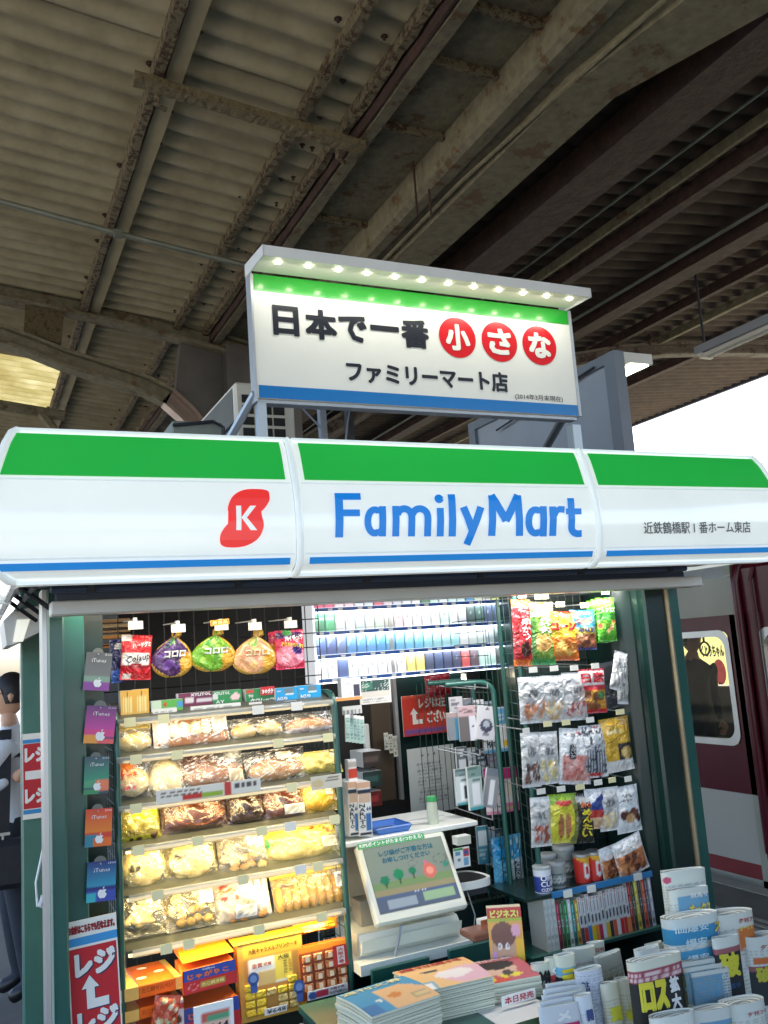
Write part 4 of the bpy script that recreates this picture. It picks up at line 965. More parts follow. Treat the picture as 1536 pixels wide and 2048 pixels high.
def lump(mb, c, r, seed=0, nu=16, nv=10, amp=.08, col=(190, 130, 60), top=None, groove=None, m=0):
    """a baked lump: ellipsoid with soft unevenness; colour runs from crust to paler flank"""
    rnd = random.Random(seed); a = [rnd.uniform(0, 6) for _ in range(4)]; vs = []; cs = []
    tp = lin(top or col); cl = lin(col)
    for j in range(nv+1):
        th = math.pi*j/nv
        for i in range(nu):
            ph = 2*math.pi*i/nu
            k = 1+amp*(math.sin(3*ph+a[0])*math.sin(2*th+a[1])+.5*math.sin(5*ph+a[2]+3*th))
            if groove: k -= groove*(max(0, math.cos(ph*4+th*6))**6+max(0, math.cos(ph*4-th*6))**6)
            vs.append((c[0]+r[0]*k*math.sin(th)*math.cos(ph), c[1]+r[1]*k*math.sin(th)*math.sin(ph), c[2]+r[2]*k*math.cos(th)))
            t = min(1, max(0, (math.cos(th)+.35)*1.1)); cs.append(tuple(cl[q]*(1-t)+tp[q]*t for q in range(3))+(1,))
    fs = [(j*nu+i, (j+1)*nu+i, (j+1)*nu+(i+1) % nu, j*nu+(i+1) % nu) for j in range(nv) for i in range(nu)]
    mb.add(vs, fs, m, cs)
CRUST, t, b = _new('baked_crust'); a_ = t.nodes.new('ShaderNodeAttribute'); a_.attribute_name = 'Col'
n = _noise(t, 38, 8, .72); r = _ramp(t, n.outputs[0], [(.3, (.66, .5, .36)), (.5, (.92, .85, .76)), (.64, (1.05, 1.04, 1.0))])
mx = t.nodes.new('ShaderNodeMix'); mx.data_type = 'RGBA'; mx.blend_type = 'MULTIPLY'; mx.inputs[0].default_value = 1
t.links.new(a_.outputs[0], mx.inputs[6]); t.links.new(r.outputs[0], mx.inputs[7]); t.links.new(mx.outputs[2], b.inputs['Base Color'])
b.inputs['Roughness'].default_value = .42; b.inputs['Coat Weight'].default_value = .15; _bump(t, b, n.outputs[0], .6, .006)
CL = (255, 255, 255)
def clear(*layers):
    a = Art((240, 238, 230), 0.04); return a
def bread(label, box, kind, art, L=(), col=(196, 140, 70), top=(170, 96, 36), sticker=None, Y=3.06, lean=24, puff=.032, roll=0, seed=1, name='bread_pack'):
    loc, w, h = where(*box, Y); h2 = h/math.cos(R(lean))*1.3
    o = bag(name, label, 'bread', box, Y, art, L, puff=puff, group='wrapped breads on the slanted shelves', mt=FILM, lean=lean, roll=roll, seed=seed, loc=loc, wh=(w, h2), crimp=.05)
    mb = MB(); W, Hh = w*.47, h2*.44; cz = h2*.47; y = .0
    if kind == 'round': lump(mb, (0, y, cz), (W*.93, puff*.75, Hh*.93), seed, 40, 24, .03, col, top, .09)
    elif kind == 'long': lump(mb, (0, y, cz*.92), (W, puff*.8, Hh*.72), seed, 24, 14, .05, col, top)
    elif kind == 'two':
        lump(mb, (-W*.5, y, cz*.85), (W*.5, puff*.9, Hh*.8), seed, 16, 12, .04, col, top); lump(mb, (W*.5, y, cz*.95), (W*.5, puff*.85, Hh*.75), seed+1, 16, 12, .04, col, top)
    elif kind == 'rolls':
        n = 9
        for i in range(n): lump(mb, (-W+(i+.5)*2*W/n, y, cz*.8), (W/n*1.12, puff*.85, Hh*.72), seed+i, 10, 10, .04, col, top)
    elif kind == 'ring':
        n = 9
        for i in range(n): a = 2*math.pi*i/n; lump(mb, (W*.58*math.cos(a), y, cz+Hh*.58*math.sin(a)), (W*.32, puff*.8, Hh*.32), seed+i, 12, 10, .05, col, top)
    elif kind == 'sticks':
        rnd = random.Random(seed)
        for i in range(7):
            a = rnd.uniform(-.9, .9); cxx, cz2 = rnd.uniform(-W*.4, W*.4), cz+rnd.uniform(-Hh*.45, Hh*.35); ln = W*.8
            p = [(cxx+ln*t*math.cos(a), -puff*.3*i/7+rnd.uniform(-.004, .004), cz2+ln*.8*t*math.sin(a)+Hh*.15*math.sin(t*2.4)) for t in np.linspace(-.75, .75, 9)]
            mb.tube(p, [.006, .011, .012, .012, .013, .012, .012, .011, .006], 8, 0, lin(top if i % 2 else col)+(1,))
    elif kind == 'flat':
        mb.bbox(-W, W, -puff*.4, puff*.4, h2*.08, h2*.78, .012, 0, lin(col)+(1,)); 
        for i in range(5): lump(mb, (-W*.5+i*W*.3, -puff*.45, cz*.95), (W*.16, .012, Hh*.4), seed+i, 10, 8, .1, top, top)
    elif kind == 'nuts':
        rnd = random.Random(seed)
        for i in range(16): lump(mb, (rnd.uniform(-W*.8, W*.8), rnd.uniform(-puff*.4, .003), rnd.uniform(h2*.12, h2*.7)), (W*.2, .012, W*.17), seed+i, 9, 7, .08, col, top)
    c = mb.build('loaf', CRUST, o); c.data.shade_smooth()
    if sticker:
        u0, v0, u1, v1, cc = sticker[:5]; mb = MB()
        F = bagmesh(w, h2, puff, None, seed, crimp=.05)
        mb.grid(lambda u, v: (lambda p: (p[0], p[1]-.0018, p[2]))(F(u0+(u1-u0)*u, v0+(v1-v0)*v)), 6, 5, 0, Art(cc).lines(.1, .15, .95, .85, 4, [q*.72 for q in cc]))
        mb.build('label_sticker', PAPER, o)
    return o

# ================================================================== BREAD RACK
YB = 3.0
ra = P(234, 1444, YB); rb = P(667, 1400, YB)
RX0, RX1 = float(P(236, 1600, YB)[0]), float(P(676, 1560, YB)[0])
rack = thing('bread_rack', 'dark green wire bread rack with six slanted shelves and clear price rails', 'display rack', (RX0, YB, FZ+.05))
def rk(mb, name, m, par=None): mb.v = [(a-RX0, b-YB, c-FZ-.05) for a, b, c in mb.v]; return mb.build(name, m, par or rack)
SHELFM = mat('shelf_grey_metal', (92, 94, 86), rough=.4, metal=.3, var=.12, scale=20)
RAILM, t, b = _new('clear_price_rail'); b.inputs['Base Color'].default_value = (.55, .56, .5, 1); b.inputs['Roughness'].default_value = .12; b.inputs['Alpha'].default_value = .55; b.inputs['Coat Weight'].default_value = .6
TAGM = mat('cream_price_tag', (226, 218, 168), rough=.5, var=.05)
TAGW = mat('white_price_tag', (226, 224, 214), rough=.5, var=.04)
shelf_px = [((234, 1443), (667, 1400)), ((232, 1522), (664, 1466)), ((236, 1619), (684, 1553)), ((261, 1698), (677, 1631)), ((257, 1798), (680, 1714)), ((264, 1898), (691, 1822))]
tags = [[(258, 0), (325, 0), (513, 1), (590, 1)], [(270, 0), (352, 0), (553, 0), (652, 0)], [(270, 0), (580, 0)], [(275, 0), (393, 0), (520, 0), (577, 1), (665, 0)], [(313, 0), (483, 0), (597, 1), (632, 0)], [(330, 0), (375, 0), (515, 0), (640, 0)]]
WARM = (1, .78, .36)
for k, (pa, pb) in enumerate(shelf_px):
    qa, qb = P(*pa, YB), P(*pb, YB); z = float(qa[2]+qb[2])/2; xa, xb = float(qa[0])+.002, RX1-.005
    if k > 0: xa = RX0+.012
    xr0_ = float(qa[0]); dep = .19; rise = .05
    mb = MB(); mb.hexa([(xa, YB+.004, z-.004), (xb, YB+.004, z-.004), (xb, YB+dep, z+rise-.004), (xa, YB+dep, z+rise-.004), (xa, YB+.004, z+.002), (xb, YB+.004, z+.002), (xb, YB+dep, z+rise+.002), (xa, YB+dep, z+rise+.002)])
    sh = rk(mb, 'shelf', SHELFM)
    mb = MB(); mb.tube([(xr0_, YB-.006, z-.006), (xb, YB-.006, z-.006)], .0115, 10); r_ = rk(mb, 'price_rail', RAILM, sh)
    r_.data.shade_smooth()
    for (tx, wt) in tags[k]:
        q = P(tx, (pa[1]+(pb[1]-pa[1])*(tx-pa[0])/(pb[0]-pa[0])), YB); mb = MB(); hw = .018 if not wt else .02
        mb.hexa([(q[0]-hw, YB-.021, z-.021), (q[0]+hw, YB-.021, z-.021), (q[0]+hw, YB-.019, z-.021), (q[0]-hw, YB-.019, z-.021), (q[0]-hw, YB-.017, z+.008), (q[0]+hw, YB-.017, z+.008), (q[0]+hw, YB-.015, z+.008), (q[0]-hw, YB-.015, z+.008)])
        rk(mb, 'price_tag', TAGW if wt else TAGM, sh)
    if k >= 0:
        L = bpy.data.lights.new('shelf_light', 'AREA'); L.shape = 'RECTANGLE'; L.size = (xb-xa)*.96; L.size_y = .02; L.energy = [.16, .18, .26, .34, .40, .5][k]; L.color = (1, .86, .6) if k < 2 else WARM
        o = bpy.data.objects.new('shelf_light', L); sc.collection.objects.link(o); o.parent = sh
        o.location = ((xa+xb)/2-RX0, YB+.012-YB, z-.021-FZ-.05); o.rotation_euler = (R(24), 0, 0)
        mb = MB(); mb.box(xa+.01, xb-.01, YB+.006, YB+.018, z-.017, z-.010); rk(mb, 'light_strip', mat('warm_strip', (255, 226, 160), emit=.5, var=0), sh)
# bent tube posts and wire mesh sides/back
for x, nm in ((RX0, 0), (RX1+.004, 1)):
    zt = float(P(667, 1385, YB)[2]); mb = MB()
    pts = [(x, YB+.002, FZ+.05), (x, YB+.002, zt-.05)]+[(x, YB+.002+.06*(1-math.cos(a)), zt-.05+.05*math.sin(a)) for a in np.linspace(.3, math.pi/2, 5)]+[(x, YB+.3, zt)]
    mb.tube(pts, .0105, 10); autosmooth(rk(mb, 'post', GREENP), 80)
    mb = MB()
    for i in range(6): mb.tube([(x, YB+.03+i*.05, FZ+.2), (x, YB+.03+i*.05, zt-.02)], .0018, 4)
    for i in range(34): mb.tube([(x, YB, FZ+.2+i*.042), (x, YB+.3, FZ+.2+i*.042)], .0018, 4)
    rk(mb, 'wire_mesh', WIRE)
mb = MB(); zt = float(P(667, 1385, YB)[2])
for i in range(17): x = RX0+(RX1-RX0)*i/16; mb.tube([(x, YB+.3, FZ+.2), (x, YB+.3, zt)], .0016, 4)
for i in range(22): z = FZ+.3+i*.06; mb.tube([(RX0, YB+.3, z), (RX1, YB+.3, z)], .0016, 4)
rk(mb, 'wire_mesh', WIRE)
# printed strip signs on the third shelf rail
carton('shelf_strip_sign', 'long white printed strip sign with red and green price boxes on the third bread shelf', 'sign', (312, 1558, 522, 1606), YB-.024, Art((226, 222, 210)).lines(.02, .45, .45, .9, 2, (120, 90, 80)).rect(.25, .1, .42, .45, (200, 60, 50)).rect(.43, .1, .62, .45, (150, 180, 60)).rect(.64, .0, .70, 1, (200, 70, 60)).lines(.72, .4, .98, .9, 1, (90, 80, 80)), d=.002, mt=PAPER, nu=60, nv=8)
carton('shelf_card', 'white price card beside the strip sign at the rack end', 'sign', (622, 1546, 684, 1582), YB-.024, Art((228, 218, 196)).ell(.22, .45, .2, .3, (226, 200, 150)).lines(.45, .5, .95, .85, 2, (130, 110, 90)), d=.002, mt=PAPER)

# ---- the breads
Wh = (238, 236, 226)
bread('pale cream roll with yellow crust edge, first on the top bread shelf', (234, 1462, 307, 1516), 'long', Art(Wh, .05).rect(0, .8, 1, 1, (240, 214, 120), .5), col=(236, 214, 150), top=(240, 206, 110), Y=3.05)
bread('large filled pastry pack with dark purple header card on the top bread shelf', (306, 1424, 462, 1508), 'flat', Art(Wh, .04).rect(.15, .76, .98, .98, (70, 40, 50)).rect(.0, .1, .16, 1, (236, 228, 220), .75).speck(23, .62, (255, 250, 240), .85), L=[('ⓒ いちおしデニッシュ', .42, .83, .8, .92, (190, 150, 110))], col=(186, 120, 62), top=(236, 226, 190), sticker=(.76, .35, .98, .75, (222, 216, 206)), Y=3.05, lean=20, puff=.03)
bread('pack of two glossy golden buns beside the purple-headed pastry pack', (458, 1440, 570, 1486), 'two', Art(Wh, .05).speck(19, .7, (255, 246, 220), .6), col=(240, 214, 150), top=(232, 160, 40), Y=3.06)
bread('long crusty brown baguette roll at the rack end of the top bread shelf', (566, 1430, 670, 1476), 'long', Art(Wh, .05).rect(.0, 0, 1, .25, (225, 215, 215), .6), col=(214, 160, 100), top=(170, 100, 40), Y=3.06)
bread('pack with orange printed corner and cream roll on the second bread shelf', (234, 1532, 304, 1608), 'long', Art(Wh, .06).diag(.5, .45, (226, 120, 50), .8).lines(.1, .2, .6, .4, 2, (200, 70, 40)), L=[('ケーキ', .1, .45, .6, .6, (200, 60, 40))], col=(240, 222, 170), top=(236, 190, 110), Y=3.05)
bread('large white cream bun in clear wrap, second on the second bread shelf', (296, 1528, 376, 1612), 'round', Art((244, 238, 214), .1), col=(245, 232, 190), top=(246, 226, 170), Y=3.05, puff=.036)
bread('brown striped chocolate roll in clear wrap between cream bun and long bun', (360, 1512, 494, 1592), 'long', Art(Wh, .05).rect(.02, .7, .1, .95, (80, 150, 160), .8).diag(.9, .3, (110, 60, 40), .35).speck(21, .66, (250, 240, 225), .7), col=(170, 110, 64), top=(116, 64, 34), sticker=(.72, .1, .96, .42, (224, 208, 180)), Y=3.05)
bread('long golden bun with pale sticker on the second bread shelf', (492, 1508, 618, 1576), 'long', Art(Wh, .05).rect(.3, .75, 1, 1, (70, 60, 56), .55).speck(17, .7, (252, 244, 230), .7), col=(216, 160, 92), top=(176, 108, 52), sticker=(.5, .62, .74, .84, (226, 212, 180)), Y=3.05)
bread('flat yellow printed pastry pack at the end of the second bread shelf', (586, 1508, 686, 1556), 'long', Art((232, 208, 110), .85).blobs(.1, .2, .9, .8, 8, .06, [(210, 180, 80), (200, 190, 100)], .9), Y=3.07, col=(230, 190, 110))
bread('bright yellow pack with chocolate chips, first on the third bread shelf', (236, 1618, 324, 1692), 'nuts', Art((236, 216, 60), .3).rect(.35, .55, .95, .85, (246, 220, 50), .9).rect(0, 0, 1, .14, (196, 190, 40), .9), col=(80, 50, 30), top=(60, 36, 22), Y=3.05)
bread('dark brown oval chocolate loaf in tinted wrap on the third bread shelf', (322, 1596, 458, 1676), 'long', Art((96, 58, 46), .45).ring(.55, .4, .36, .26, .12, (190, 110, 70), .7), col=(120, 70, 46), top=(96, 50, 34), Y=3.05)
bread('black and gold chocolate cake pack with folded top on the third bread shelf', (456, 1588, 532, 1656), 'flat', Art((52, 34, 30), .6).rect(0, .78, 1, .98, (230, 170, 80), .9).ring(.65, .4, .26, .2, .2, (30, 22, 20), .9), col=(100, 60, 40), top=(70, 44, 34), Y=3.05)
bread('lumpy chocolate ring doughnut in brown wrap on the third bread shelf', (524, 1572, 618, 1650), 'ring', Art((110, 62, 56), .30), col=(128, 72, 62), top=(110, 58, 52), sticker=(.45, .12, .9, .32, (214, 216, 216)), Y=3.05)
bread('round yellow cake in gold-edged wrap at the end of the third bread shelf', (604, 1566, 678, 1630), 'round', Art((246, 200, 40), .35).rect(.0, .75, 1, .95, (240, 190, 30), .8), col=(246, 196, 40), top=(240, 176, 24), sticker=(.62, .4, .85, .9, (236, 224, 190)), Y=3.05)
bread('round melon bread in clear wrap nearest the red arrow poster', (238, 1694, 340, 1796), 'round', Art((244, 232, 170), .08).rect(.0, .86, 1, 1, (240, 222, 120), .5).ell(.28, .4, .13, .07, (60, 56, 44), .95).rect(.12, .8, .24, .88, (40, 150, 80), .9), col=(240, 222, 150), top=(238, 212, 124), sticker=(.68, .68, .95, .92, (244, 240, 220)), Y=3.05, puff=.036)
bread('second round melon bread with black oval sticker beside the first', (334, 1682, 440, 1778), 'round', Art((244, 232, 170), .08).rect(.0, .86, 1, 1, (240, 222, 120), .5).ell(.25, .52, .12, .07, (60, 56, 44), .95).rect(.1, .8, .2, .88, (40, 150, 80), .9), col=(240, 224, 156), top=(238, 214, 130), sticker=(.62, .7, .92, .92, (244, 240, 220)), Y=3.05, puff=.036)
bread('small cream-filled pastries in brown-printed pack beside the melon breads', (438, 1672, 544, 1758), 'nuts', Art((226, 214, 190), .15).rect(0, .8, 1, .98, (110, 64, 44), .85), col=(236, 210, 150), top=(220, 170, 90), sticker=(.55, .55, .88, .85, (240, 236, 220)), Y=3.05)
bread('long yellow pack with red ring print on the fourth bread shelf', (532, 1656, 684, 1742), 'long', Art((240, 220, 110), .25).rect(0, .6, 1, .95, (242, 218, 90), .85).ring(.62, .82, .05, .07, .4, (190, 70, 40)).ring(.76, .76, .05, .07, .4, (190, 70, 40)).ring(.88, .7, .05, .07, .4, (190, 70, 40)).rect(.0, .5, .05, .7, (60, 150, 80)), col=(240, 218, 150), top=(236, 206, 120), sticker=(.74, .3, .96, .55, (238, 226, 200)), Y=3.05)
bread('twisted plain bread sticks in clear bag, lowest bread shelf by the poster', (240, 1790, 338, 1882), 'sticks', Art((236, 226, 180), .06), col=(226, 204, 140), top=(240, 222, 160), sticker=(.55, .6, .86, .9, (238, 234, 216)), Y=3.05)
bread('clear bag of small rolls with white header, second on the lowest bread shelf', (332, 1770, 436, 1868), 'nuts', Art((236, 222, 170), .08).rect(0, .84, 1, .98, (250, 246, 220), .9), col=(220, 186, 110), top=(200, 156, 80), sticker=(.66, .4, .95, .72, (236, 232, 218)), Y=3.05)
bread('white pack with red leaf print and nut cake on the lowest bread shelf', (432, 1764, 546, 1858), 'nuts', Art((236, 230, 216), .35).diag(-1.4, 1.35, (240, 232, 222), .9).blobs(.12, .5, .45, .8, 8, .07, [(150, 50, 40), (190, 90, 60)], .9).ring(.78, .72, .09, .18, .3, (120, 60, 60)), col=(200, 150, 90), top=(170, 110, 60), sticker=(.32, .1, .7, .32, (226, 230, 230)), Y=3.05)
bread('row of ribbed sliced rolls in yellow wrap at the end of the lowest shelf', (548, 1740, 706, 1842), 'rolls', Art((240, 206, 110), .15).rect(0, .78, 1, .97, (242, 206, 90), .85).rect(.1, .55, .27, .66, (90, 60, 40), .9), col=(226, 180, 100), top=(196, 130, 60), sticker=(.8, .4, 1, .7, (224, 220, 224)), Y=3.05)

# ---- gum and tobacco boxes on the top shelf
zt_ = 'boxes of gum on the top shelf'
for k, (x0, x1) in enumerate(((241, 269), (269, 298))):
    carton('sweets_box', ['yellow vertical-striped sweets box next to the hanging cards', 'yellow vertical-striped sweets box next to the green gum box'][k], 'box', (x0, 1380-k*3, x1, 1436-k*3), 3.05, Art((232, 176, 62)).vstripes(.15, .2, .9, .72, 4, (248, 226, 150)).ell(.5, .85, .12, .06, (70, 60, 90)), group=zt_)
carton('gum_box', 'low green and white gum box with fruit print beside the yellow boxes', 'box', (303, 1397, 366, 1432), 3.05, Art((90, 176, 70)).rect(0, 0, .78, .45, (236, 236, 226)).rect(.0, .45, .3, 1, (200, 220, 190)).ell(.42, .7, .08, .12, (200, 60, 40)).rect(.82, .5, 1, .8, (70, 150, 200)), group=zt_, nu=24)
carton('gum_box', 'purple gum box with white lettering', 'box', (357, 1382, 426, 1424), 3.08, Art((112, 34, 74)).rect(.2, .5, .42, .75, (220, 210, 214)).rect(.52, .48, .98, .7, (210, 200, 206)), [('XYLITOL', .35, .8, .95, .97, WHT, {'b': .05})], group=zt_, nu=24)
carton('gum_box', 'green gum box with a white tooth-shaped mark and lettering', 'box', (425, 1378, 484, 1420), 3.08, Art((36, 140, 76)).rect(.0, .55, .2, .8, (210, 220, 210)).ell(.78, .62, .16, .2, (236, 200, 200)), [('XYLITOL', .05, .78, .6, .95, WHT, {'b': .04}), ('AY', .1, .3, .4, .5, WHT)], group=zt_, nu=24)
carton('gum_box', 'green gum box with red thirty-minute flash and slanted white lettering', 'box', (492, 1374, 550, 1410), 3.07, Art((30, 132, 74)).rect(.02, .72, .28, .95, (210, 60, 60)), [('クロレッツ', .12, .05, .95, .38, WHT, {'b': .05, 's': .2}), ('90', .08, .45, .25, .66, WHT)], group=zt_, nu=24)
carton('gum_flash', 'small red card reading thirty minutes stuck on the green gum box', 'sign', (521, 1372, 549, 1391), 3.064, Art((206, 28, 40)), [('30分', .08, .15, .92, .75, WHT, {'b': .05})], d=.002)
for k, (x0, x1, y) in enumerate(((551, 596, 1404), (597, 642, 1399))):
    carton('gum_box', ['sky-blue gum box with dispensing slot, beside the green box', 'sky-blue gum box with dispensing slot, at the rack end'][k], 'box', (x0, y-31, x1, y), 3.05, Art((36, 160, 216)).rect(.38, .6, .82, .98, (110, 130, 140)).rect(.42, .5, .8, .6, (226, 236, 240)), [('ACUO', .06, .08, .52, .34, WHT, {'b': .05}), ('NEW', .06, .7, .25, .82, WHT)], group=zt_, nu=24)
for k, (b_, c_) in enumerate((((306, 1415, 354, 1436), Wh), ((381, 1404, 482, 1429), Wh), ((498, 1403, 524, 1418), (236, 226, 220)), ((569, 1400, 594, 1411), (240, 226, 220)), ((250, 1433, 282, 1443), (240, 222, 200)))):
    carton('price_card', ['white price card in front of the low green gum box', 'long white price card in front of the purple and green boxes', 'small white price card under the red flash box', 'small pink-white price card under the sky-blue boxes', 'cream price card under the yellow sweets boxes'][k], 'price card', b_, 3.035, Art(c_).lines(.06, .2, .9, .8, 2, (150, 150, 150)), d=.0015, mt=PAPER, nu=24, nv=8)

# ---- hanging candy bags
def drop(v):
    if v > .86: return (.12, .22+.2*(1-v))
    k = math.sin(min(1, (v+.02)/.88)**.75*math.pi)**.62; return (.0+.12*max(0, v-.45), max(.08, k))
gc = 'candy bags hanging above the bread rack'
bag('candy_bag', 'navy blue cola candy bag with vertical lettering, partly behind the red one', 'candy bag', (222, 1276, 262, 1366), 3.14, Art((30, 36, 84)).rect(.0, .0, .5, .3, (60, 100, 190)), [('100g', .3, .72, .62, .95, WHT, {'r': 1.5, 'b': .03})], group=gc, crimp=.04, roll=-2)
bag('candy_bag', 'red candy bag with white scroll and script lettering', 'candy bag', (238, 1268, 300, 1362), 3.1, Art((196, 28, 36)).diag(-1.1, 1.3, (214, 40, 46)).rect(0, .86, .35, 1, (226, 220, 214)).rect(.05, .34, .95, .58, (236, 230, 224)).ell(.5, .3, .42, .05, (150, 20, 30)).rect(.1, .02, .35, .12, (220, 214, 210)), [('Colaup', .1, .36, .9, .56, (40, 36, 56), {'b': .01, 's': .3, 'r': .2}), ('ハードグミ', .35, .72, .95, .84, WHT, {'r': .12})], group=gc, roll=4)
def candy(label, box, c, fruit, leaf, nm='コロロ', txt=WHT):
    a = Art((200, 150, 40)).ell(.42, .5, .5, .52, c).rect(.18, .62, .5, .84, leaf).blobs(.22, .2, .72, .75, 22, .09, fruit, seed=int(box[0])).ring(.45, .45, .5, .47, .05, (232, 196, 70))
    a.ell(.8, .3, .14, .25, (214, 160, 40)).rect(.35, .84, .7, 1, (224, 186, 70))
    return bag('candy_bag', label, 'candy bag', box, 3.1, a, [(nm, .27, .42, .78, .56, txt, {'b': .06, 's': .12})], group=gc, outline=drop, puff=.02, crimp=0, nu=30, nv=34)
candy('round gold-rimmed candy bag with purple grapes', (302, 1258, 386, 1357), (74, 34, 90), [(70, 36, 100), (110, 70, 150), (50, 24, 70)], (70, 140, 50))
candy('round gold-rimmed candy bag with green muscat grapes', (380, 1256, 472, 1346), (110, 170, 40), [(120, 180, 50), (160, 206, 80), (90, 150, 40)], (60, 150, 50))
candy('round gold-rimmed candy bag with pink peach', (463, 1258, 552, 1351), (232, 170, 120), [(236, 150, 120), (240, 180, 140), (236, 190, 120)], (120, 180, 80), txt=(246, 222, 180))
bag('candy_bag', 'pink candy bag half hidden behind the berry candy bag', 'candy bag', (538, 1262, 570, 1338), 3.13, Art((214, 50, 80)).ell(.6, .3, .5, .25, (236, 130, 150)).rect(0, .5, .5, .66, (230, 150, 60)), group=gc)
bag('candy_bag', 'pink berry candy bag with yellow script banner', 'candy bag', (550, 1258, 608, 1340), 3.1, Art((206, 34, 74)).ell(.5, .35, .5, .28, (236, 130, 150)).ell(.75, .5, .2, .14, (60, 40, 110)).ell(.35, .3, .2, .12, (246, 170, 180)).rect(.05, .8, .9, .96, (80, 40, 90)).rect(.3, .86, .55, 1, (60, 140, 60)), [('ハイチュウ', .3, .72, .95, .86, WHT, {'b': .05, 'r': .1}), ('PREMIUM', .2, .56, .95, .66, (236, 190, 60), {'b': .03, 'r': -.15})], group=gc)
# wire panel behind them with hooks and tags
YW = 3.3
wp = thing('wire_panel', 'black wire grid panel behind the hanging candy bags', 'wire panel', (float(P(205, 1300, YW)[0]), YW, 1.3))
wx0, wx1 = float(P(205, 1300, YW)[0]), float(P(640, 1300, YW)[0]); wz0, wz1 = float(P(400, 1400, YW)[2]), zSo+.05
def wpb(mb, nm, m): mb.v = [(a-wx0, b-YW, c-1.3) for a, b, c in mb.v]; return mb.build(nm, m, wp)
mb = MB()
for i in range(16): x = wx0+(wx1-wx0)*i/15; mb.tube([(x, YW, wz0), (x, YW, wz1)], .0022, 4)
for i in range(9): z = wz0+(wz1-wz0)*i/8; mb.tube([(wx0, YW+.004, z), (wx1, YW+.004, z)], .0022, 4)
wpb(mb, 'wire_mesh', mat('dark_wire', (54, 50, 48), rough=.4, metal=.4, var=0))
for (tx, ty) in ((270, 1250), (355, 1256), (441, 1252), (508, 1252), (579, 1248)):
    q = P(tx, ty, 3.06); mb = MB(); mb.tube([(q[0], 3.06, q[2]+.018), (q[0], YW, q[2]+.024)], .0025, 5); mb.box(q[0]-.006, q[0]+.006, 3.05, 3.07, q[2]+.012, q[2]+.024); wpb(mb, 'hook', TAGW)
    mb = MB(); mb.box(q[0]-.024, q[0]+.024, 3.046, 3.049, q[2]-.015, q[2]+.012); wpb(mb, 'price_tag', TAGW)
carton('new_product_tag', 'small yellow and red new-product tag above the green grape candy', 'sign', (421, 1238, 459, 1251), 3.045, Art((236, 170, 40)).rect(.05, .15, .95, .85, (228, 96, 40)), [('新商品', .1, .18, .9, .82, (250, 230, 160), {'b': .03})], d=.002, roll=-4)
# stocked side shelf glimpsed behind, far side of the cabin
q = P(205, 1300, 3.7)
bs = thing('side_shelf', 'tan shelf of folded papers glimpsed through the opening behind the cards', 'shelf', (float(q[0]), 3.7, 1.4))
for i, (y, c) in enumerate(((1246, (200, 160, 110)), (1256, (226, 190, 140)), (1266, (190, 150, 100)), (1278, (230, 160, 80)), (1296, (210, 120, 50)), (1318, (226, 226, 220)))):
    a, b_ = P(204, y, 3.7), P(262, y-2, 3.7); mb = MB(); mb.box(0, float(b_[0]-a[0]), 0, .1, float(a[2])-1.4, float(a[2])-1.4+.014); mb.build('paper_stack', mat('stack_%d' % i, c, var=.1, scale=30), bs)
    bs.location.x = float(a[0])
# ---- gift cards on the jamb
def card(label, box, c0, c1, low, price, pc=WHT):
    a = Art(c0).grad(.38, 1, c1, c0); 
    for r_ in low: a.rect(*r_)
    loc, w, h = where(*box, 2.93); mb = MB()
    roll = 3 if 'purple' not in label else 7
    col = lin(c0)+(1,)
    mb.bbox(-w/2, w/2, 0, .004, 0, h, .001, 0, lin([v*.8 for v in c0])+(1,)); mb.grid(lambda u, v: ((u-.5)*w*.995, -.0004, v*h), 14, 20, 0, a)
    o = mb.build('gift_card', CARD, None, loc, (0, R(roll), 0)); tag(o, label, 'gift card', 'gift cards hanging on the green jamb')
    S = lambda x, z, l: (x, -l-.0006, z)
    letters(o, [('iTunes', .24, .74, .78, .84, WHT, {'b': .0}), (price, .72, .92, .98, .97, WHT, {'b': .0})], S, w, h)
    # apple-shaped emblem
    ap = [(0, .78), (.2, .88), (.55, .92), (.85, .72), (.68, .55), (.62, .3), (.75, .05), (.95, -.1), (.75, -.55), (.45, -.9), (.2, -.92), (0, -.84), (-.2, -.92), (-.45, -.9), (-.8, -.5), (-.98, 0), (-.9, .5), (-.6, .88), (-.25, .9)]
    s = w*.16; cx, cz = 0.04*w, h*.19; mb = MB()
    poly_on([(cx+x*s, cz+z*s) for x, z in smooth_loop(ap, 3)][::-1], S, mb, 0, lin(WHT)+(1,), .001)
    poly_on([(cx+.02*s, cz+1.0*s), (cx+.25*s, cz+1.08*s), (cx+.48*s, cz+1.5*s), (cx+.2*s, cz+1.4*s)], S, mb, 0, lin(WHT)+(1,), .001); mb.build('emblem', PAPER, o)
    mb = MB(); n = 14; mb.add([(w*.22*math.cos(math.pi*k/n)-w*.05, .006, h*.97+w*.22*math.sin(math.pi*k/n)) for k in range(n+1)], [tuple(range(n+1))[::-1]]); mb.build('hang_tab', mat('grey_tab', (110, 112, 104), rough=.4, var=0), o)
    mb = MB(); mb.tube([(-w*.05, -.01, h*.95), (-w*.05, .06, h*.99)], .0022, 5); mb.build('peg', ALU, o)
    return o
card('grey gift card with white apple emblem and purple paint drips, topmost of the column', (164, 1303, 217, 1383), (92, 92, 92), (120, 120, 118), [(0, .18, 1, .38, (130, 160, 140)), (0, 0, 1, .2, (140, 60, 150))], '500')
card('purple and pink tilted gift card, second in the column', (165, 1409, 226, 1490), (90, 40, 110), (190, 50, 150), [(0, .16, 1, .36, (210, 50, 130)), (0, 0, .5, .2, (230, 150, 50)), (.5, 0, 1, .12, (226, 80, 90))], '10,000')
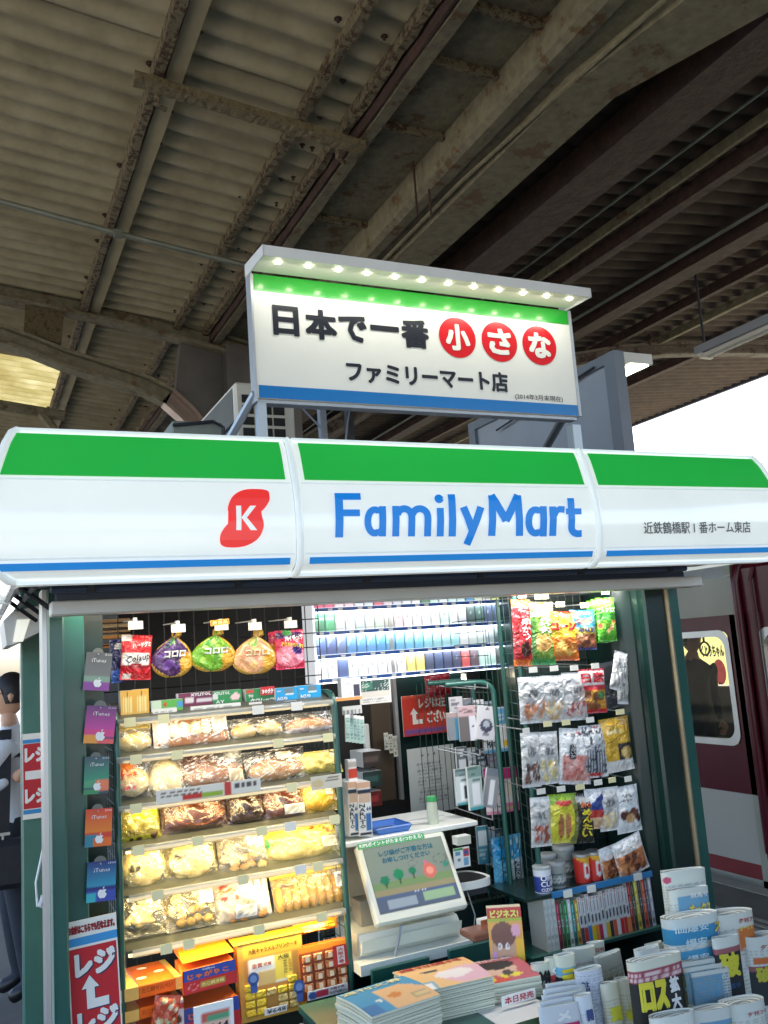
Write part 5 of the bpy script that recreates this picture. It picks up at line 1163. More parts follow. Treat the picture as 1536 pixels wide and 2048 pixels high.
card('teal gift card with white apple emblem, third in the column', (166, 1510, 216, 1591), (30, 70, 90), (20, 140, 110), [(0, .16, .5, .36, (60, 150, 110)), (.5, .1, 1, .36, (226, 120, 80)), (0, 0, .6, .14, (30, 140, 90))], '5000')
card('orange gift card with white apple emblem, fourth in the column', (168, 1614, 222, 1697), (214, 60, 40), (232, 130, 40), [(0, 0, .45, .32, (50, 130, 150)), (.3, 0, 1, .2, (226, 110, 40))], '3000')
card('blue gift card with white apple emblem, lowest in the column', (171, 1718, 230, 1808), (40, 50, 120), (50, 150, 180), [(0, 0, 1, .3, (60, 80, 170)), (0, 0, .35, .2, (60, 180, 190))], '1500')

# ---- red arrow posters
def arrow(mb, S, cx, cz, s, col, lift):
    pts = [(-.75, .25), (-.25, 1.0), (.3, .25), (.02, .25), (.02, -.42), (.85, -.42), (.85, -.95), (-.48, -.95), (-.48, .25)]
    poly_on([(cx+x*s, cz+z*s) for x, z in pts][::-1], S, mb, 0, col, lift)
def poster(box, Y, label, roll=-2.0):
    loc, w, h = where(*box, Y); h = h*1.25; z0 = loc.z-h*.2; loc.z = z0
    mb = MB(); mb.box(-w/2, w/2, 0, .003, 0, h, 0, lin(Wh)+(1,))
    o = mb.build('arrow_poster', PAPER, None, loc, (0, R(roll), 0)); tag(o, label, 'poster')
    S = lambda x, z, l: (x, -l, z); red = lin((196, 34, 44))+(1,); mb = MB()
    flat(-w/2+.004, w/2-.004, 0, h*.78+.0, S, mb, 0, red, .0006); flat(-w/2, w/2, h*.80, h*.865, S, mb, 0, lin((60, 150, 210))+(1,), .0006)
    mb.build('red_field', PAPER, o)
    mb = MB(); lettering(mb, 'お会計はこちらでも行なえます。', -w*.48, w*.46, h*.895, h*.965, S, 0, lin((150, 30, 40))+(1,), bold=.05, lift=.001)
    for (z0_, z1_) in ((.55, .745), (.10, .285)):
        lettering(mb, 'レジ', -w*.38+.004, w*.44+.004, h*z0_-.004, h*z1_-.004, S, 0, lin((50, 50, 80))+(1,), bold=.06, lift=.0008)
        lettering(mb, 'レジ', -w*.38, w*.44, h*z0_, h*z1_, S, 0, lin(WHT)+(1,), bold=.06, lift=.0018)
    arrow(mb, S, -.002+.004, h*.42-.004, w*.33, lin((50, 50, 80))+(1,), .0009); arrow(mb, S, -.002, h*.42, w*.33, lin(WHT)+(1,), .0022)
    mb.build('lettering', PAPER, o); return o
poster((142, 1823, 243, 2048), 2.95, 'tall red poster with white bent arrow hung below the gift cards')
loc, w, h = where(45, 1463, 98, 1640, 3.985, )
mb = MB(); mb.box(-w/2, w/2, 0, .003, 0, h, 0, lin(Wh)+(1,)); o = mb.build('arrow_poster', PAPER, None, loc); tag(o, 'small red poster with white arrow taped to the rear green pillar', 'poster')
S = lambda x, z, l: (x, -l, z); mb = MB()
flat(-w/2+.003, w/2, h*.12, h*.88, S, mb, 0, lin((190, 40, 50))+(1,), .0006); flat(-w/2+.002, w/2, h*.885, h*.93, S, mb, 0, lin((60, 140, 200))+(1,), .0008); flat(-w/2+.002, w/2, h*.06, h*.11, S, mb, 0, lin((60, 140, 200))+(1,), .0008)
lettering(mb, 'レジ', -w*.42, w*.45, h*.66, h*.84, S, 0, lin(WHT)+(1,), bold=.05, lift=.001); lettering(mb, 'レジ', -w*.42, w*.45, h*.18, h*.36, S, 0, lin(WHT)+(1,), bold=.05, lift=.001)
flat(-w*.4, w*.2, h*.46, h*.56, S, mb, 0, lin(WHT)+(1,), .001); poly_on([(w*.2, h*.40), (w*.48, h*.51), (w*.2, h*.62)], S, mb, 0, lin(WHT)+(1,)); mb.build('lettering', PAPER, o)
# white plastic carrier loop behind the post
q = P(83, 1700, 3.2); mb = MB(); mb.tube([P(88, 1690, 3.2), P(72, 1765, 3.2), P(75, 1812, 3.2), P(92, 1815, 3.2)], .004, 6); mb.tube([P(86, 1790, 3.19), P(80, 1812, 3.19)], .007, 5)
tag(mb.build('carrier_bag', mat('white_plastic', (226, 228, 230), rough=.4)), 'white plastic carrier bag handle poking out beside the green corner post', 'bag')

# ---- snack boxes on the lowest level
gb = 'souvenir snack boxes under the bread rack'
qf = P(430, 1905, 3.02)
mb = MB(); mb.box(RX0+.01, RX1, 3.0, 3.3, FZ+.06, float(P(480, 2085, 3.0)[2])-.0); rk(mb, 'plinth', GREEND)
# orange boxes, three high
for k, (y0, y1) in enumerate(((1946, 1990), (1990, 2032), (2032, 2078))):
    loc, w, h = where(277+k*1, y0+8, 352+k*2, y1+8, 3.0); mb = MB(); d = .20
    mb.bbox(-w/2, w/2, 0, d, 0, h-.001, .003, 0, lin((232, 110, 30))+(1,))
    mb.box(-w/2-.055, -w/2-.0005, .0, d, .001, h-.002, 0, lin((236, 190, 100))+(1,)); mb.box(w/2+.0005, w/2+.02, .0, d, .001, h-.002, 0, lin((236, 190, 100))+(1,))
    o = mb.build('snack_box', CARD, None, loc, (0, 0, R(4))); tag(o, ['orange and cream snack box with round white dots, top of its stack', 'orange snack box in the middle of the orange stack', 'orange snack box at the bottom of the orange stack'][k], 'box', gb)
    S = lambda x, z, l: (x, -l, z); letters(o, [('たこ焼せんべい', .08, .35, .92, .75, (170, 60, 20), {'b': .01})], S, w, h)
    if k == 0:
        mb = MB()
        for (cx, cy) in ((-.3, .06), (.25, .09), (-.1, .15)): disc(cx*w, cy, .016, .012, lambda x, y, l: (x, y, h+l), mb, 0, lin((244, 232, 200))+(1,))
        mb.build('dot', PAPER, o)
bag('snack_bag', 'small pack printed with skewers leaning before the orange boxes', 'snack bag', (296, 1985, 350, 2075), 2.96, Art((200, 80, 50)).blobs(.2, .2, .9, .9, 12, .08, [(230, 220, 180), (190, 170, 120)], seed=5), group=gb, roll=12)
carton('snack_box', 'narrow white and red box with cocoa print beside the stacked blue boxes', 'box', (344, 1998, 368, 2075), 2.97, Art((226, 210, 206)).rect(0, .75, 1, .9, (200, 70, 70)).ell(.5, .45, .35, .12, (110, 60, 40)), group=gb, nv=18, nu=8)
def potato(label, box):
    loc, w, h = where(*box, 2.99); mb = MB(); d = .13
    top = .86
    mb.add([(-w/2, 0, 0), (w/2, 0, 0), (w/2, d, 0), (-w/2, d, 0), (-w*.5, -.0, h), (w*.46, -.0, h), (w*.46, d, h), (-w*.48, d, h)], [(0, 3, 2, 1), (4, 5, 6, 7), (1, 2, 6, 5), (2, 3, 7, 6), (3, 0, 4, 7)], 0, lin((232, 120, 40))+(1,))
    mb.grid(lambda u, v: ((u-.5)*w*(1-.04*v), -.0005, v*h), 30, 24, 0, Art((206, 52, 54)).rect(0, .52, 1, 1, (60, 84, 170)).rect(.32, .16, .78, .4, (196, 160, 70)).ring(.18, .26, .09, .14, .15, (240, 160, 160)))
    o = mb.build('snack_box', CARD, None, loc, (0, R(-1.5), 0)); tag(o, label, 'box', gb)
    letters(o, [('じゃがりこ', .08, .58, .86, .82, (240, 120, 60), {'b': .07}), ('Calbee', .36, .86, .6, .95, WHT, {'b': .03}), ('たこ焼き味', .34, .2, .76, .36, (240, 220, 140), {'b': .05})], lambda x, z, l: (x, -l-.001, z), w, h); return o
o = potato('blue and red potato snack box, upper of two stacked', (366, 1918, 474, 1990))
loc, w, h = where(366, 1890, 470, 1922, 3.0); mb = MB()
mb.add([(-w/2, 0, 0), (w/2, 0, 0), (w*.42, .13, h), (-w*.46, .13, h), (-w/2, .14, 0), (w/2, .14, 0)], [(0, 1, 2, 3), (1, 5, 2), (4, 0, 3), (5, 4, 3, 2)], 0, lin((240, 130, 30))+(1,)); mb.build('lid', CARD, o, loc-o.location)
potato('blue and red potato snack box, lower of two stacked', (368, 1990, 482, 2078))
carton('price_sign', 'white framed price sign reading 864 before the potato boxes', 'sign', (388, 1996, 468, 2080), 2.95, Art((234, 238, 238)).rect(.17, .1, .9, .72, (206, 96, 80)).rect(.3, .48, .88, .68, (90, 160, 120)).rect(.2, .12, .88, .4, (232, 190, 170)), [('864', .38, .1, .86, .38, (60, 40, 60), {'b': .04})], d=.006, mt=PAPER)
# yellow cake box
o = carton('cake_box', 'upright yellow cake box showing wrapped cake pieces, price label at its foot', 'box', (480, 1862, 612, 2048), 3.0, Art((196, 150, 60)).rect(.07, .78, .98, .96, (222, 182, 60)).rect(.1, .05, .9, .76, (176, 128, 60)).rect(.16, .42, .82, .76, (236, 236, 230)).rect(.55, .44, .82, .76, (236, 214, 90)).rect(.3, .42, .54, .58, (206, 180, 120)), [('大阪キャラメルプリンケーキ', .16, .83, .92, .9, (120, 80, 30)), ('金賞', .2, .645, .36, .705, (176, 60, 60), {'b': .02}), ('受賞', .38, .65, .5, .695, (176, 80, 80)), ('大阪', .6, .69, .78, .755, (60, 60, 40), {'b': .02}), ('キャラメル', .68, .5, .74, .68, (110, 90, 40), {'v': True}), ('おおさか', .76, .52, .81, .68, (200, 120, 60), {'v': True})], d=.05, group=gb, mt=CARD, nu=30, nv=40, lean=6, side=(226, 170, 60))
loc, w, h = where(480, 1862, 612, 2048, 3.0)
rnd = random.Random(4)
for r_ in range(4):
    for c_ in range(5):
        if rnd.random() < .12 or (r_ == 3 and 0 < c_ < 4): continue
        mb = MB(); cw, chh = w*.15, h*.095; x = -w*.36+c_*w*.165; z = h*.06+r_*h*.105
        mb.bbox(x-cw/2, x+cw/2, -.010, -.001, z, z+chh, .004, 0, lin((232, 196, 50) if rnd.random() < .75 else (206, 180, 110))+(1,)); mb.build('cake_piece', FOIL, o)
for (cu, cv, s) in ((.2, .53, .085), (.88, .3, .09)):
    mb = MB(); S = lambda x, z, l: (x, -.0115-l, z)
    disc((cu-.5)*w, cv*h, s*w, s*w*1.05, S, mb, 0, lin((60, 90, 150))+(1,), .0, 16); disc((cu-.5)*w, cv*h, s*w*.6, s*w*.6, S, mb, 0, lin((110, 140, 190))+(1,), .0006, 14)
    mb.box((cu-.5-.05)*w, (cu-.5+.05)*w, -.0115, -.011, cv*h-s*w*2.2, cv*h-s*w*.6, 0, lin((60, 90, 160))+(1,)); mb.build('medal_print', PAPER, o)
carton('price_label', 'white label reading 648 yen at the foot of the yellow cake box', 'price card', (529, 2008, 574, 2032), 2.975, Art((228, 226, 220)), [('¥648', .1, .15, .95, .85, (60, 60, 60), {'b': .02})], d=.002, mt=PAPER)
mb = MB(); x0b, x1b, zz0, zz1 = -w/2-.012, w/2+.01, h+.0, h+.018
mb.hexa([(x0b, -.005, h*.985), (x1b, -.005, h*.985), (x1b, .06, h*1.03), (x0b, .06, h*1.03), (x0b, -.005, h*.99), (x1b, -.005, h*.99), (x1b, .06, h*1.035), (x0b, .06, h*1.035)], 0, lin((244, 190, 50))+(1,)); mb.build('box_lid', CARD, o)
# Osaka box with small cakes in cells
o = carton('cake_box', 'red-brown souvenir box with rows of small wrapped cakes and a 702 yen card', 'box', (602, 1878, 700, 2004), 3.0, Art((150, 70, 40)).rect(0, .9, 1, 1, (240, 150, 40)), [], d=.05, group=gb, nu=20, nv=24, lean=6, side=(220, 120, 40))
loc, w, h = where(602, 1878, 700, 2004, 3.0)
for r_ in range(4):
    for c_ in range(4):
        x = -w*.36+c_*w*.235; z = h*.17+r_*h*.18
        mb = MB(); mb.bbox(x-w*.095, x+w*.095, -.011, -.001, z, z+h*.15, .003, 0, lin((196, 120, 70))+(1,)); mb.build('cake_cell', FOIL, o)
        mb = MB(); mb.box(x-w*.035, x+w*.045, -.0125, -.0112, z+h*.02, z+h*.12, 0, lin((238, 214, 180))+(1,)); mb.build('cell_label', PAPER, o)
mb = MB(); mb.box(w*.17, w*.47, -.0145, -.013, h*.52, h*.93, 0, lin((190, 44, 44))+(1,)); mb.box(w*.25, w*.40, -.0152, -.0146, h*.56, h*.9, 0, lin((236, 216, 206))+(1,)); st = mb.build('red_strip', PAPER, o)
letters(o, [('大阪の巻', .77, .58, .88, .88, (180, 50, 50), {'v': True, 'b': .03})], lambda x, z, l: (x, -.0154-l, z), w, h)
carton('price_card', 'white card with blue medal and 702 yen leaning on the souvenir box foot', 'price card', (615, 1967, 696, 2000), 2.965, Art((230, 230, 226)).ell(.12, .45, .1, .45, (60, 90, 150)).rect(.22, .15, .5, .8, (200, 50, 70)), [('大阪の巻。', .55, .6, .95, .9, (150, 40, 70), {'b': .03}), ('702円(税込)', .53, .08, .97, .5, (60, 60, 70), {'b': .02})], d=.002, mt=PAPER, nu=30)
bag('snack_bag', 'glowing orange packet lying on top of the souvenir boxes', 'snack bag', (585, 1832, 676, 1872), 3.08, Art((244, 150, 40)).rect(.2, .2, .7, .8, (250, 210, 120)), group=gb, puff=.02)
carton('leaflet', 'white leaflet with red seal under the souvenir boxes', 'leaflet', (590, 2022, 702, 2090), 2.96, Art((232, 230, 226)).ell(.9, .6, .22, .42, (196, 40, 50)).rect(.3, .7, .6, .95, (100, 180, 200)).rect(.0, .3, .35, .8, (226, 160, 130)), [('受験応援お菓子', .42, .62, .72, .8, (60, 60, 60))], d=.002, mt=PAPER, nu=30, nv=20)
# ================================================================== CIGARETTE RACK
YC = 3.94
cr0, cr1 = float(P(629, 1280, YC)[0]), float(P(1022, 1260, YC)[0])
rows_px = [((629, 1216), (1014, 1199)), ((631, 1264), (1019, 1241)), ((634, 1311), (1023, 1283)), ((637, 1358), (1027, 1326))]
crack = thing('cigarette_rack', 'brightly lit white rack with four rows of cigarette packs hung at the back', 'display rack', (cr0, YC, 1.4))
def cb(mb, nm, m, par=None): mb.v = [(a-cr0, b-YC, c-1.4) for a, b, c in mb.v]; return mb.build(nm, m, par or crack)
CW = mat('lit_white_acrylic', (240, 244, 250), rough=.3, var=.0, emit=.10)
zr = [float((P(*a, YC)[2]+P(*b, YC)[2])/2) for a, b in rows_px]
pitch = zr[0]-zr[1]
mb = MB(); mb.box(cr0-.012, cr0, YC-.02, YC+.12, zr[3]-.02, zr[0]+.16); mb.box(cr1, cr1+.012, YC-.02, YC+.12, zr[3]-.02, zr[0]+.16); mb.box(cr0, cr1, YC+.10, YC+.12, zr[3]-.02, zr[0]+.16); cb(mb, 'case', CW)
NAVB = mat('blue_price_strip', (50, 90, 160), rough=.4, var=.2, scale=60)
names = ['upper', 'second', 'third', 'lowest']
cols4 = [
 [(220,60,100),(220,60,100),(226,200,206),(230,180,186),(200,200,206),(190,200,200),(196,70,90),(200,180,190),(190,190,200),(220,220,226),(230,230,232),(60,110,70),(180,210,190),(210,216,214),(180,214,214),(190,214,204),(60,130,180),(200,206,180),(190,190,170),(200,210,90),(230,130,90)],
 [(30,120,70),(40,160,90),(200,206,200),(226,228,226),(190,206,206),(200,206,196),(196,210,190),(206,206,196),(230,200,200),(236,224,220),(238,238,238),(238,238,236),(226,236,230),(200,226,214),(220,236,232),(200,204,210),(24,44,44),(24,60,54),(24,44,80),(24,50,90),(232,240,236)],
 [(40,70,150),(36,56,120),(60,80,130),(50,110,180),(50,120,190),(60,130,200),(50,130,200),(70,150,206),(80,160,214),(90,170,220),(90,174,222),(120,196,214),(130,200,210),(140,206,216),(130,210,214),(236,236,234),(206,226,220),(190,220,210),(150,170,176),(60,80,84),(56,56,80)],
 [(240,240,238),(238,238,236),(30,50,110),(206,216,206),(232,232,230),(236,236,234),(224,226,230),(230,230,232),(236,236,238),(236,206,90),(236,206,90),(30,40,70),(24,40,80),(24,34,70),(30,34,64),(200,50,50),(60,40,50),(190,226,214),(180,222,206),(40,52,54),(214,216,220)]]
CN = lambda c: ('pink' if c[0] > 200 and c[1] < 110 and c[2] > 80 else 'red' if c[0] > 180 and c[1] < 80 else 'yellow' if c[0] > 180 and c[1] > 180 and c[2] < 120 else 'orange' if c[0] > 220 and c[1] < 150 else 'navy' if max(c) < 130 and c[2] > c[0]+25 else 'black' if max(c) < 90 else 'green' if c[1] > c[0]+40 and c[1] > c[2]+20 else 'sky-blue' if c[2] > c[0]+60 and c[1] > 150 else 'blue' if c[2] > c[0]+60 else 'white' if min(c) > 224 else 'pale grey')
packm = {}
for r_ in range(4):
    z = zr[r_]; xa = cr0+.004; xb = cr1-.004; n = 21; pw = (xb-xa)/n
    mb = MB(); mb.box(xa, xb, YC-.015, YC+.1, z-.008, z); cb(mb, 'shelf', CW)
    mb = MB(); mb.box(xa, xb, YC-.02, YC-.0155, z-.018, z-.002); st = cb(mb, 'price_strip', NAVB)
    mb = MB()
    for i in range(n):
        if (i*7+r_) % 3: mb.box(xa+pw*(i+.25), xa+pw*(i+.7), YC-.0215, YC-.0202, z-.015, z-.005)
    cb(mb, 'price_print', TAGW, st)
    if r_ < 4:
        mb = MB(); mb.box(xa, xb, YC-.012, YC+.0, z-.0235, z-.0185); cb(mb, 'light_strip', mat('cool_strip', (240, 246, 255), emit=1.2, var=0))
        L = bpy.data.lights.new('rack_light', 'AREA'); L.shape = 'RECTANGLE'; L.size = xb-xa; L.size_y = .02; L.energy = .17; L.color = (.92, .97, 1)
        o = bpy.data.objects.new('rack_light', L); sc.collection.objects.link(o); o.parent = crack; o.location = ((xa+xb)/2-cr0, -.035, z+pitch-.026-1.4); o.rotation_euler = (R(32), 0, 0)
    hh = pitch*.77
    for i in range(n):
        c = [q*.72+70 for q in cols4[r_][i]]; rnd = random.Random(r_*31+i); light = min(c) > 180
        a = Art(c); v = [q*.55 if light else min(255, q*1.5+60) for q in c]
        if r_ == 1 and i < 8: a.diag(.8, .1+.3*rnd.random(), [min(255, q*1.15) for q in c]).rect(.1, .05, .9, .16, [q*.8 for q in c])
        elif r_ == 2: a.grad(0, 1, [q*.85 for q in c], [min(255, q*1.25) for q in c]).diag(.9, .25, [min(255, q*1.3+20) for q in c]).rect(.35, .82, .65, .95, [q*.4 for q in c] if i % 3 == 0 else c)
        else: a.rect(.25, .3, .75, .36, v).rect(.3, .2, .7, .24, v).rect(.36, .5, .64, .68, [q*.8 for q in v] if rnd.random() < .6 else c)
        a.rect(0, 0, .07, 1, [q*.8 for q in c]); mb = MB()
        w = pw*.90; d = .022
        mb.add([(-w/2, 0, 0), (w/2, 0, 0), (w/2, d, 0), (-w/2, d, 0), (-w/2, 0, hh), (w/2, 0, hh), (w/2, d, hh), (-w/2, d, hh)], [(0, 3, 2, 1), (4, 5, 6, 7), (1, 2, 6, 5), (3, 0, 4, 7)], 0, lin([q*.9 for q in c])+(1,))
        mb.grid(lambda u, v_: ((u-.5)*w, 0, v_*hh), 6, 11, 0, a)
        o = mb.build('cigarette_pack', CARD, None, (xa+pw*(i+.5), YC-.004, z+.0005))
        tag(o, '%s cigarette pack, %s from the bread rack side in the %s row' % (CN(c), ORD[i], names[r_]), 'cigarette pack', 'cigarette packs in the lit rack')

# ================================================================== BEHIND THE COUNTER
# tube added for a lamp reflection at the back and lamp over the goods behind the shutter rail
q = P(855, 1366, 4.1)
tb = thing('tube_lamp', 'glowing tube imitating a lamp reflection below the cigarette rack behind the hanging red bag', 'lamp', (float(q[0]), 4.1, float(q[2])))
mb = MB(); L_ = float(P(932, 1360, 4.1)[0]-P(780, 1374, 4.1)[0]); mb.tube([(-L_/2, 0, 0), (L_/2, 0, 0)], .013, 10); mb.build('tube', mat('reflected_tube', (255, 238, 205), emit=5, var=0), tb)
mb = MB(); mb.box(-L_/2-.02, L_/2+.02, .015, .05, -.01, .03); mb.build('housing', PALE, tb)
tp_ = thing('strip_light', 'cabin strip light hidden behind the shutter rail over the goods', 'lamp', (1.45, 2.95, rz1-.0))
for k, (xx, en, cc) in enumerate(((.6, .65, (1, .90, .74)), (1.5, 1.3, (1, .96, .9)), (2.1, 2.1, (1, .97, .93)))):
    L = bpy.data.lights.new('strip_light', 'AREA'); L.shape = 'RECTANGLE'; L.size = .7; L.size_y = .05; L.energy = en; L.color = cc
    o = bpy.data.objects.new('strip_light', L); sc.collection.objects.link(o); o.location = (xx-1.45, -.05, .0); o.parent = tp_; o.rotation_euler = (R(14), 0, 0)
mb = MB(); mb.box(-1.1, 1.1, -.07, -.03, .005, .02); mb.build('housing', PALE, tp_)
carton('arrow_poster', 'red poster with white bent arrow hung under the cigarette rack', 'poster', (805, 1384, 892, 1474), 3.9, Art((196, 52, 36)).rect(.04, .08, .96, .13, (90, 80, 150)).rect(0, .92, 1, 1, (214, 90, 60)), [('レジは左', .38, .66, 1.0, .92, (226, 224, 216), {'b': .03}), ('ござい', .55, .28, .98, .58, (226, 224, 216), {'b': .03})], d=.004, mt=PAPER, side=(220, 210, 200))
loc, w, h = where(805, 1384, 892, 1474, 3.9); mb = MB(); arrow(mb, lambda x, z, l: (x, -l, z), -w*.2, h*.48, w*.17, lin((226, 224, 216))+(1,), .001); mb.build('arrow_print', PAPER, bpy.data.objects['arrow_poster.002'] if 'arrow_poster.002' in bpy.data.objects else None, None)
carton('paper_notice', 'white typed notice sheet pinned below the red arrow poster', 'notice', (818, 1486, 912, 1632), 3.85, Art((200, 204, 200)).lines(.2, .15, .85, .78, 12, (150, 152, 150)).ell(.32, .88, .02, .012, BLK).ell(.45, .885, .02, .012, BLK).ell(.58, .89, .02, .012, BLK), d=.002, mt=PAPER, nu=40, nv=50)
mb = MB(); a, b_ = P(805, 1480, 3.95), P(905, 1640, 3.95); mb.box(float(a[0])-.02, float(b_[0])+.12, 3.96, 4.0, .9, 2.0); kb(mb, 'door_panel', GREEND)
mb = MB(); a = P(800, 1500, 3.94); mb.box(float(a[0])-.015, float(a[0])+.0, 3.93, 3.955, .9, 1.8); kb(mb, 'door_strip', ALU)
bag('snack_bag', 'shiny dark red bag hanging in front of the glowing tube', 'snack bag', (850, 1345, 902, 1394), 3.75, Art((120, 24, 34)).rect(.0, .8, 1, 1, (150, 40, 50)), puff=.02, roll=-2)
carton('charger_pack', 'white phone charger pack at the end of the gum shelf', 'charger pack', (683, 1354, 722, 1398), 3.2, Art((226, 226, 222)).rect(.62, .1, .95, .7, (60, 60, 76)).ring(.35, .45, .2, .32, .18, (150, 150, 160)), mt=CARD, nu=24, nv=20)
carton('flyer', 'flyer with dark green photo over pale text beside the charger pack', 'leaflet', (719, 1356, 782, 1410), 3.3, Art((210, 206, 200)).rect(.04, .5, .96, .98, (40, 70, 66)).rect(.1, .6, .4, .9, (50, 110, 90)).speck(16, .7, (190, 196, 190)).rect(.04, .28, .96, .5, (196, 190, 180)).lines(.1, .06, .9, .26, 3, (150, 150, 150)), mt=PAPER, d=.003, nu=30, nv=24)
carton('orange_ledge', 'narrow orange lit ledge under the charger pack', 'shelf', (672, 1392, 724, 1403), 3.15, Art((214, 150, 90)), d=.1)
# leaflets hung on the rack side
for k in range(5):
    x = 690+k*7; carton('hanging_pack', 'pale green narrow pack, %s of five hanging past the bread rack post' % ORD[k], 'accessory pack', (x, 1428+k, x+10, 1484+k), 3.10+k*.02, Art((170, 196, 186)).lines(.1, .1, .9, .9, 9, (110, 140, 136), seed=k).rect(0, .88, 1, 1, (226, 226, 220)), d=.006, group='pale green packs past the rack post', nu=8, nv=20, roll=2)
carton('peg_pack', 'white peg board tag row above the pale green packs', 'accessory pack', (686, 1410, 724, 1430), 3.10, Art((200, 200, 196)).vstripes(0, 0, 1, .5, 5, (120, 120, 120)), d=.01)
carton('red_bottle_pack', 'red and white lighter pack standing above the comic spines', 'accessory pack', (697, 1518, 714, 1576), 3.14, Art((226, 226, 222)).rect(0, .35, 1, .7, (190, 60, 40)).rect(0, .72, 1, .95, (180, 170, 160)), d=.03, nu=8, nv=20)
for k, (x0, x1) in enumerate(((697, 717), (716, 742))):
    carton('comic_book', ['white comic book spine with black vertical title, partly behind the rack post', 'white comic book spine with black vertical title beside the counter'][k], 'book', (x0, 1562+k*0, x1, 1674), 3.10-k*.01, Art((226, 226, 222)).rect(0, .88, 1, 1, (214, 170, 140)).rect(.05, .62, .95, .84, (206, 176, 150)).rect(.0, .8, 1, .86, (40, 50, 70)).rect(.6, .1, .92, .42, (60, 110, 170)).rect(.1, .01, .9, .07, (40, 44, 60)), [('NARUTO', .06, .14, .50, .60, BLK, {'r': 0, 'b': .03, 'v': True}), ('64', .6, .46, .95, .54, (30, 60, 110))], d=.11, mt=CARD, group='comic book spines on the counter', nu=10, nv=40, roll=1)
mb = MB(); a, b_ = P(742, 1420, 3.97), P(796, 1640, 3.97); mb.box(float(a[0]), float(b_[0]), 3.97, 3.99, .9, float(a[2])+.1); kb(mb, 'inner_door', mat('brown_door', (74, 60, 46), rough=.4, var=.2, scale=3, coat=.3))
mb = MB(); a = P(735, 1470, 3.93); mb.bbox(float(a[0])-.012, float(a[0])+.012, 3.93, 3.96, float(a[2])-.09, float(a[2])+.05, .004); mb.box(float(a[0])-.012, float(a[0])+.03, 3.92, 3.93, float(a[2])-.1, float(a[2])-.075); kb(mb, 'door_handle', PALE)
for k in range(3):
    carton('memo_slip', 'small pale memo slip clipped on the dark inner door, %s from the handle' % ORD[k], 'notice', (769+k*9, 1465+k*3, 777+k*9, 1500+k*7), 3.9, Art((206, 204, 188)).lines(.1, .1, .9, .9, 5, (120, 116, 100), seed=k), d=.004, mt=PAPER, nu=8, nv=14)
for k, c in enumerate(((60, 50, 46), (40, 60, 56), (110, 40, 36))):
    carton('storage_box', '%s storage box stacked in the dark corner behind the bread rack' % ['brown', 'dark teal', 'dull red'][k], 'box', (726, 1500+k*40, 764, 1536+k*40), 3.8, Art(c).rect(.1, .3, .8, .7, [q*1.6 for q in c]), d=.15, nu=8, nv=8)
# ---- white counter top
YCt = 3.08
q0, q1 = P(600, 1700, YCt), P(955.6, 1641, YCt); zc = float(q1[2]); xc1 = float(q1[0]); xc0 = RX1+.02
cnt = thing('counter', 'white laminate counter top above the cash register screen', 'counter', (xc0, YCt, zc))
WL = mat('white_laminate', (222, 224, 216), rough=.35, var=.03)
mb = MB(); mb.bbox(0, xc1-xc0, 0, .36, -.018, .0, .003); mb.build('top', WL, cnt)
mb = MB(); mb.box(.02, xc1-xc0-.1, .30, .33, -.45, -.019); mb.build('panel', mat('counter_side', (196, 198, 190), rough=.5), cnt)
carton('rate_sheet', 'grey-blue printed sheet lying flat on the white counter', 'notice', (815, 1626, 890, 1640), YCt+.1, Art((180, 186, 190)), d=.001).rotation_euler = (R(-86), 0, 0)
# blue coin tray
a, b_ = P(745, 1650, YCt+.06), P(815, 1640, YCt+.06); tw = float(b_[0]-a[0]); x0 = float(a[0])
tr = thing('coin_tray', 'blue plastic coin tray on the white counter', 'tray', (x0, YCt+.02, zc+.0005))
BT = mat('blue_plastic', (70, 120, 196), rough=.4, var=.03); mb = MB()
D, t_, hh = .15, .004, .022
mb.hexa([(.012, .01, 0), (tw-.012, .01, 0), (tw-.012, D-.01, 0), (.012, D-.01, 0), (.012, .01, .003), (tw-.012, .01, .003), (tw-.012, D-.01, .003), (.012, D-.01, .003)]); mb.build('base', BT, tr)
mb = MB(); o4 = [(0, 0), (tw, 0), (tw, D), (0, D)]; i4 = [(.012, .01), (tw-.012, .01), (tw-.012, D-.01), (.012, D-.01)]
for i in range(4):
    j = (i+1) % 4; mb.add([(*o4[i], hh), (*o4[j], hh), (*i4[j], .001), (*i4[i], .001), (o4[i][0]*.97+.003, o4[i][1]*.97+.003, hh+.003), (o4[j][0]*.97+.003, o4[j][1]*.97+.003, hh+.003)], [(0, 1, 2, 3), (0, 4, 5, 1)])
mb.build('rim', BT, tr)
mb = MB(); mb.box(.03, tw-.03, .03, D-.03, .0032, .006); mb.build('mat', DARK, tr)
q = P(875, 1600, 3.1); jr = thing('straw_jar', 'clear jar with green lid at the back edge of the counter', 'jar', (float(q[0]), 3.15, zc))
mb = MB(); mb.lathe([(.02, 0), (.022, .03), (.02, .08), (.017, .085)], 16); mb.build('jar', mat('pale_jar', (190, 196, 176), rough=.2), jr)
mb = MB(); mb.lathe([(.0, .105), (.019, .102), (.021, .086), (.018, .084)], 16); mb.build('lid', mat('green_lid', (50, 150, 80), rough=.4, var=0), jr)

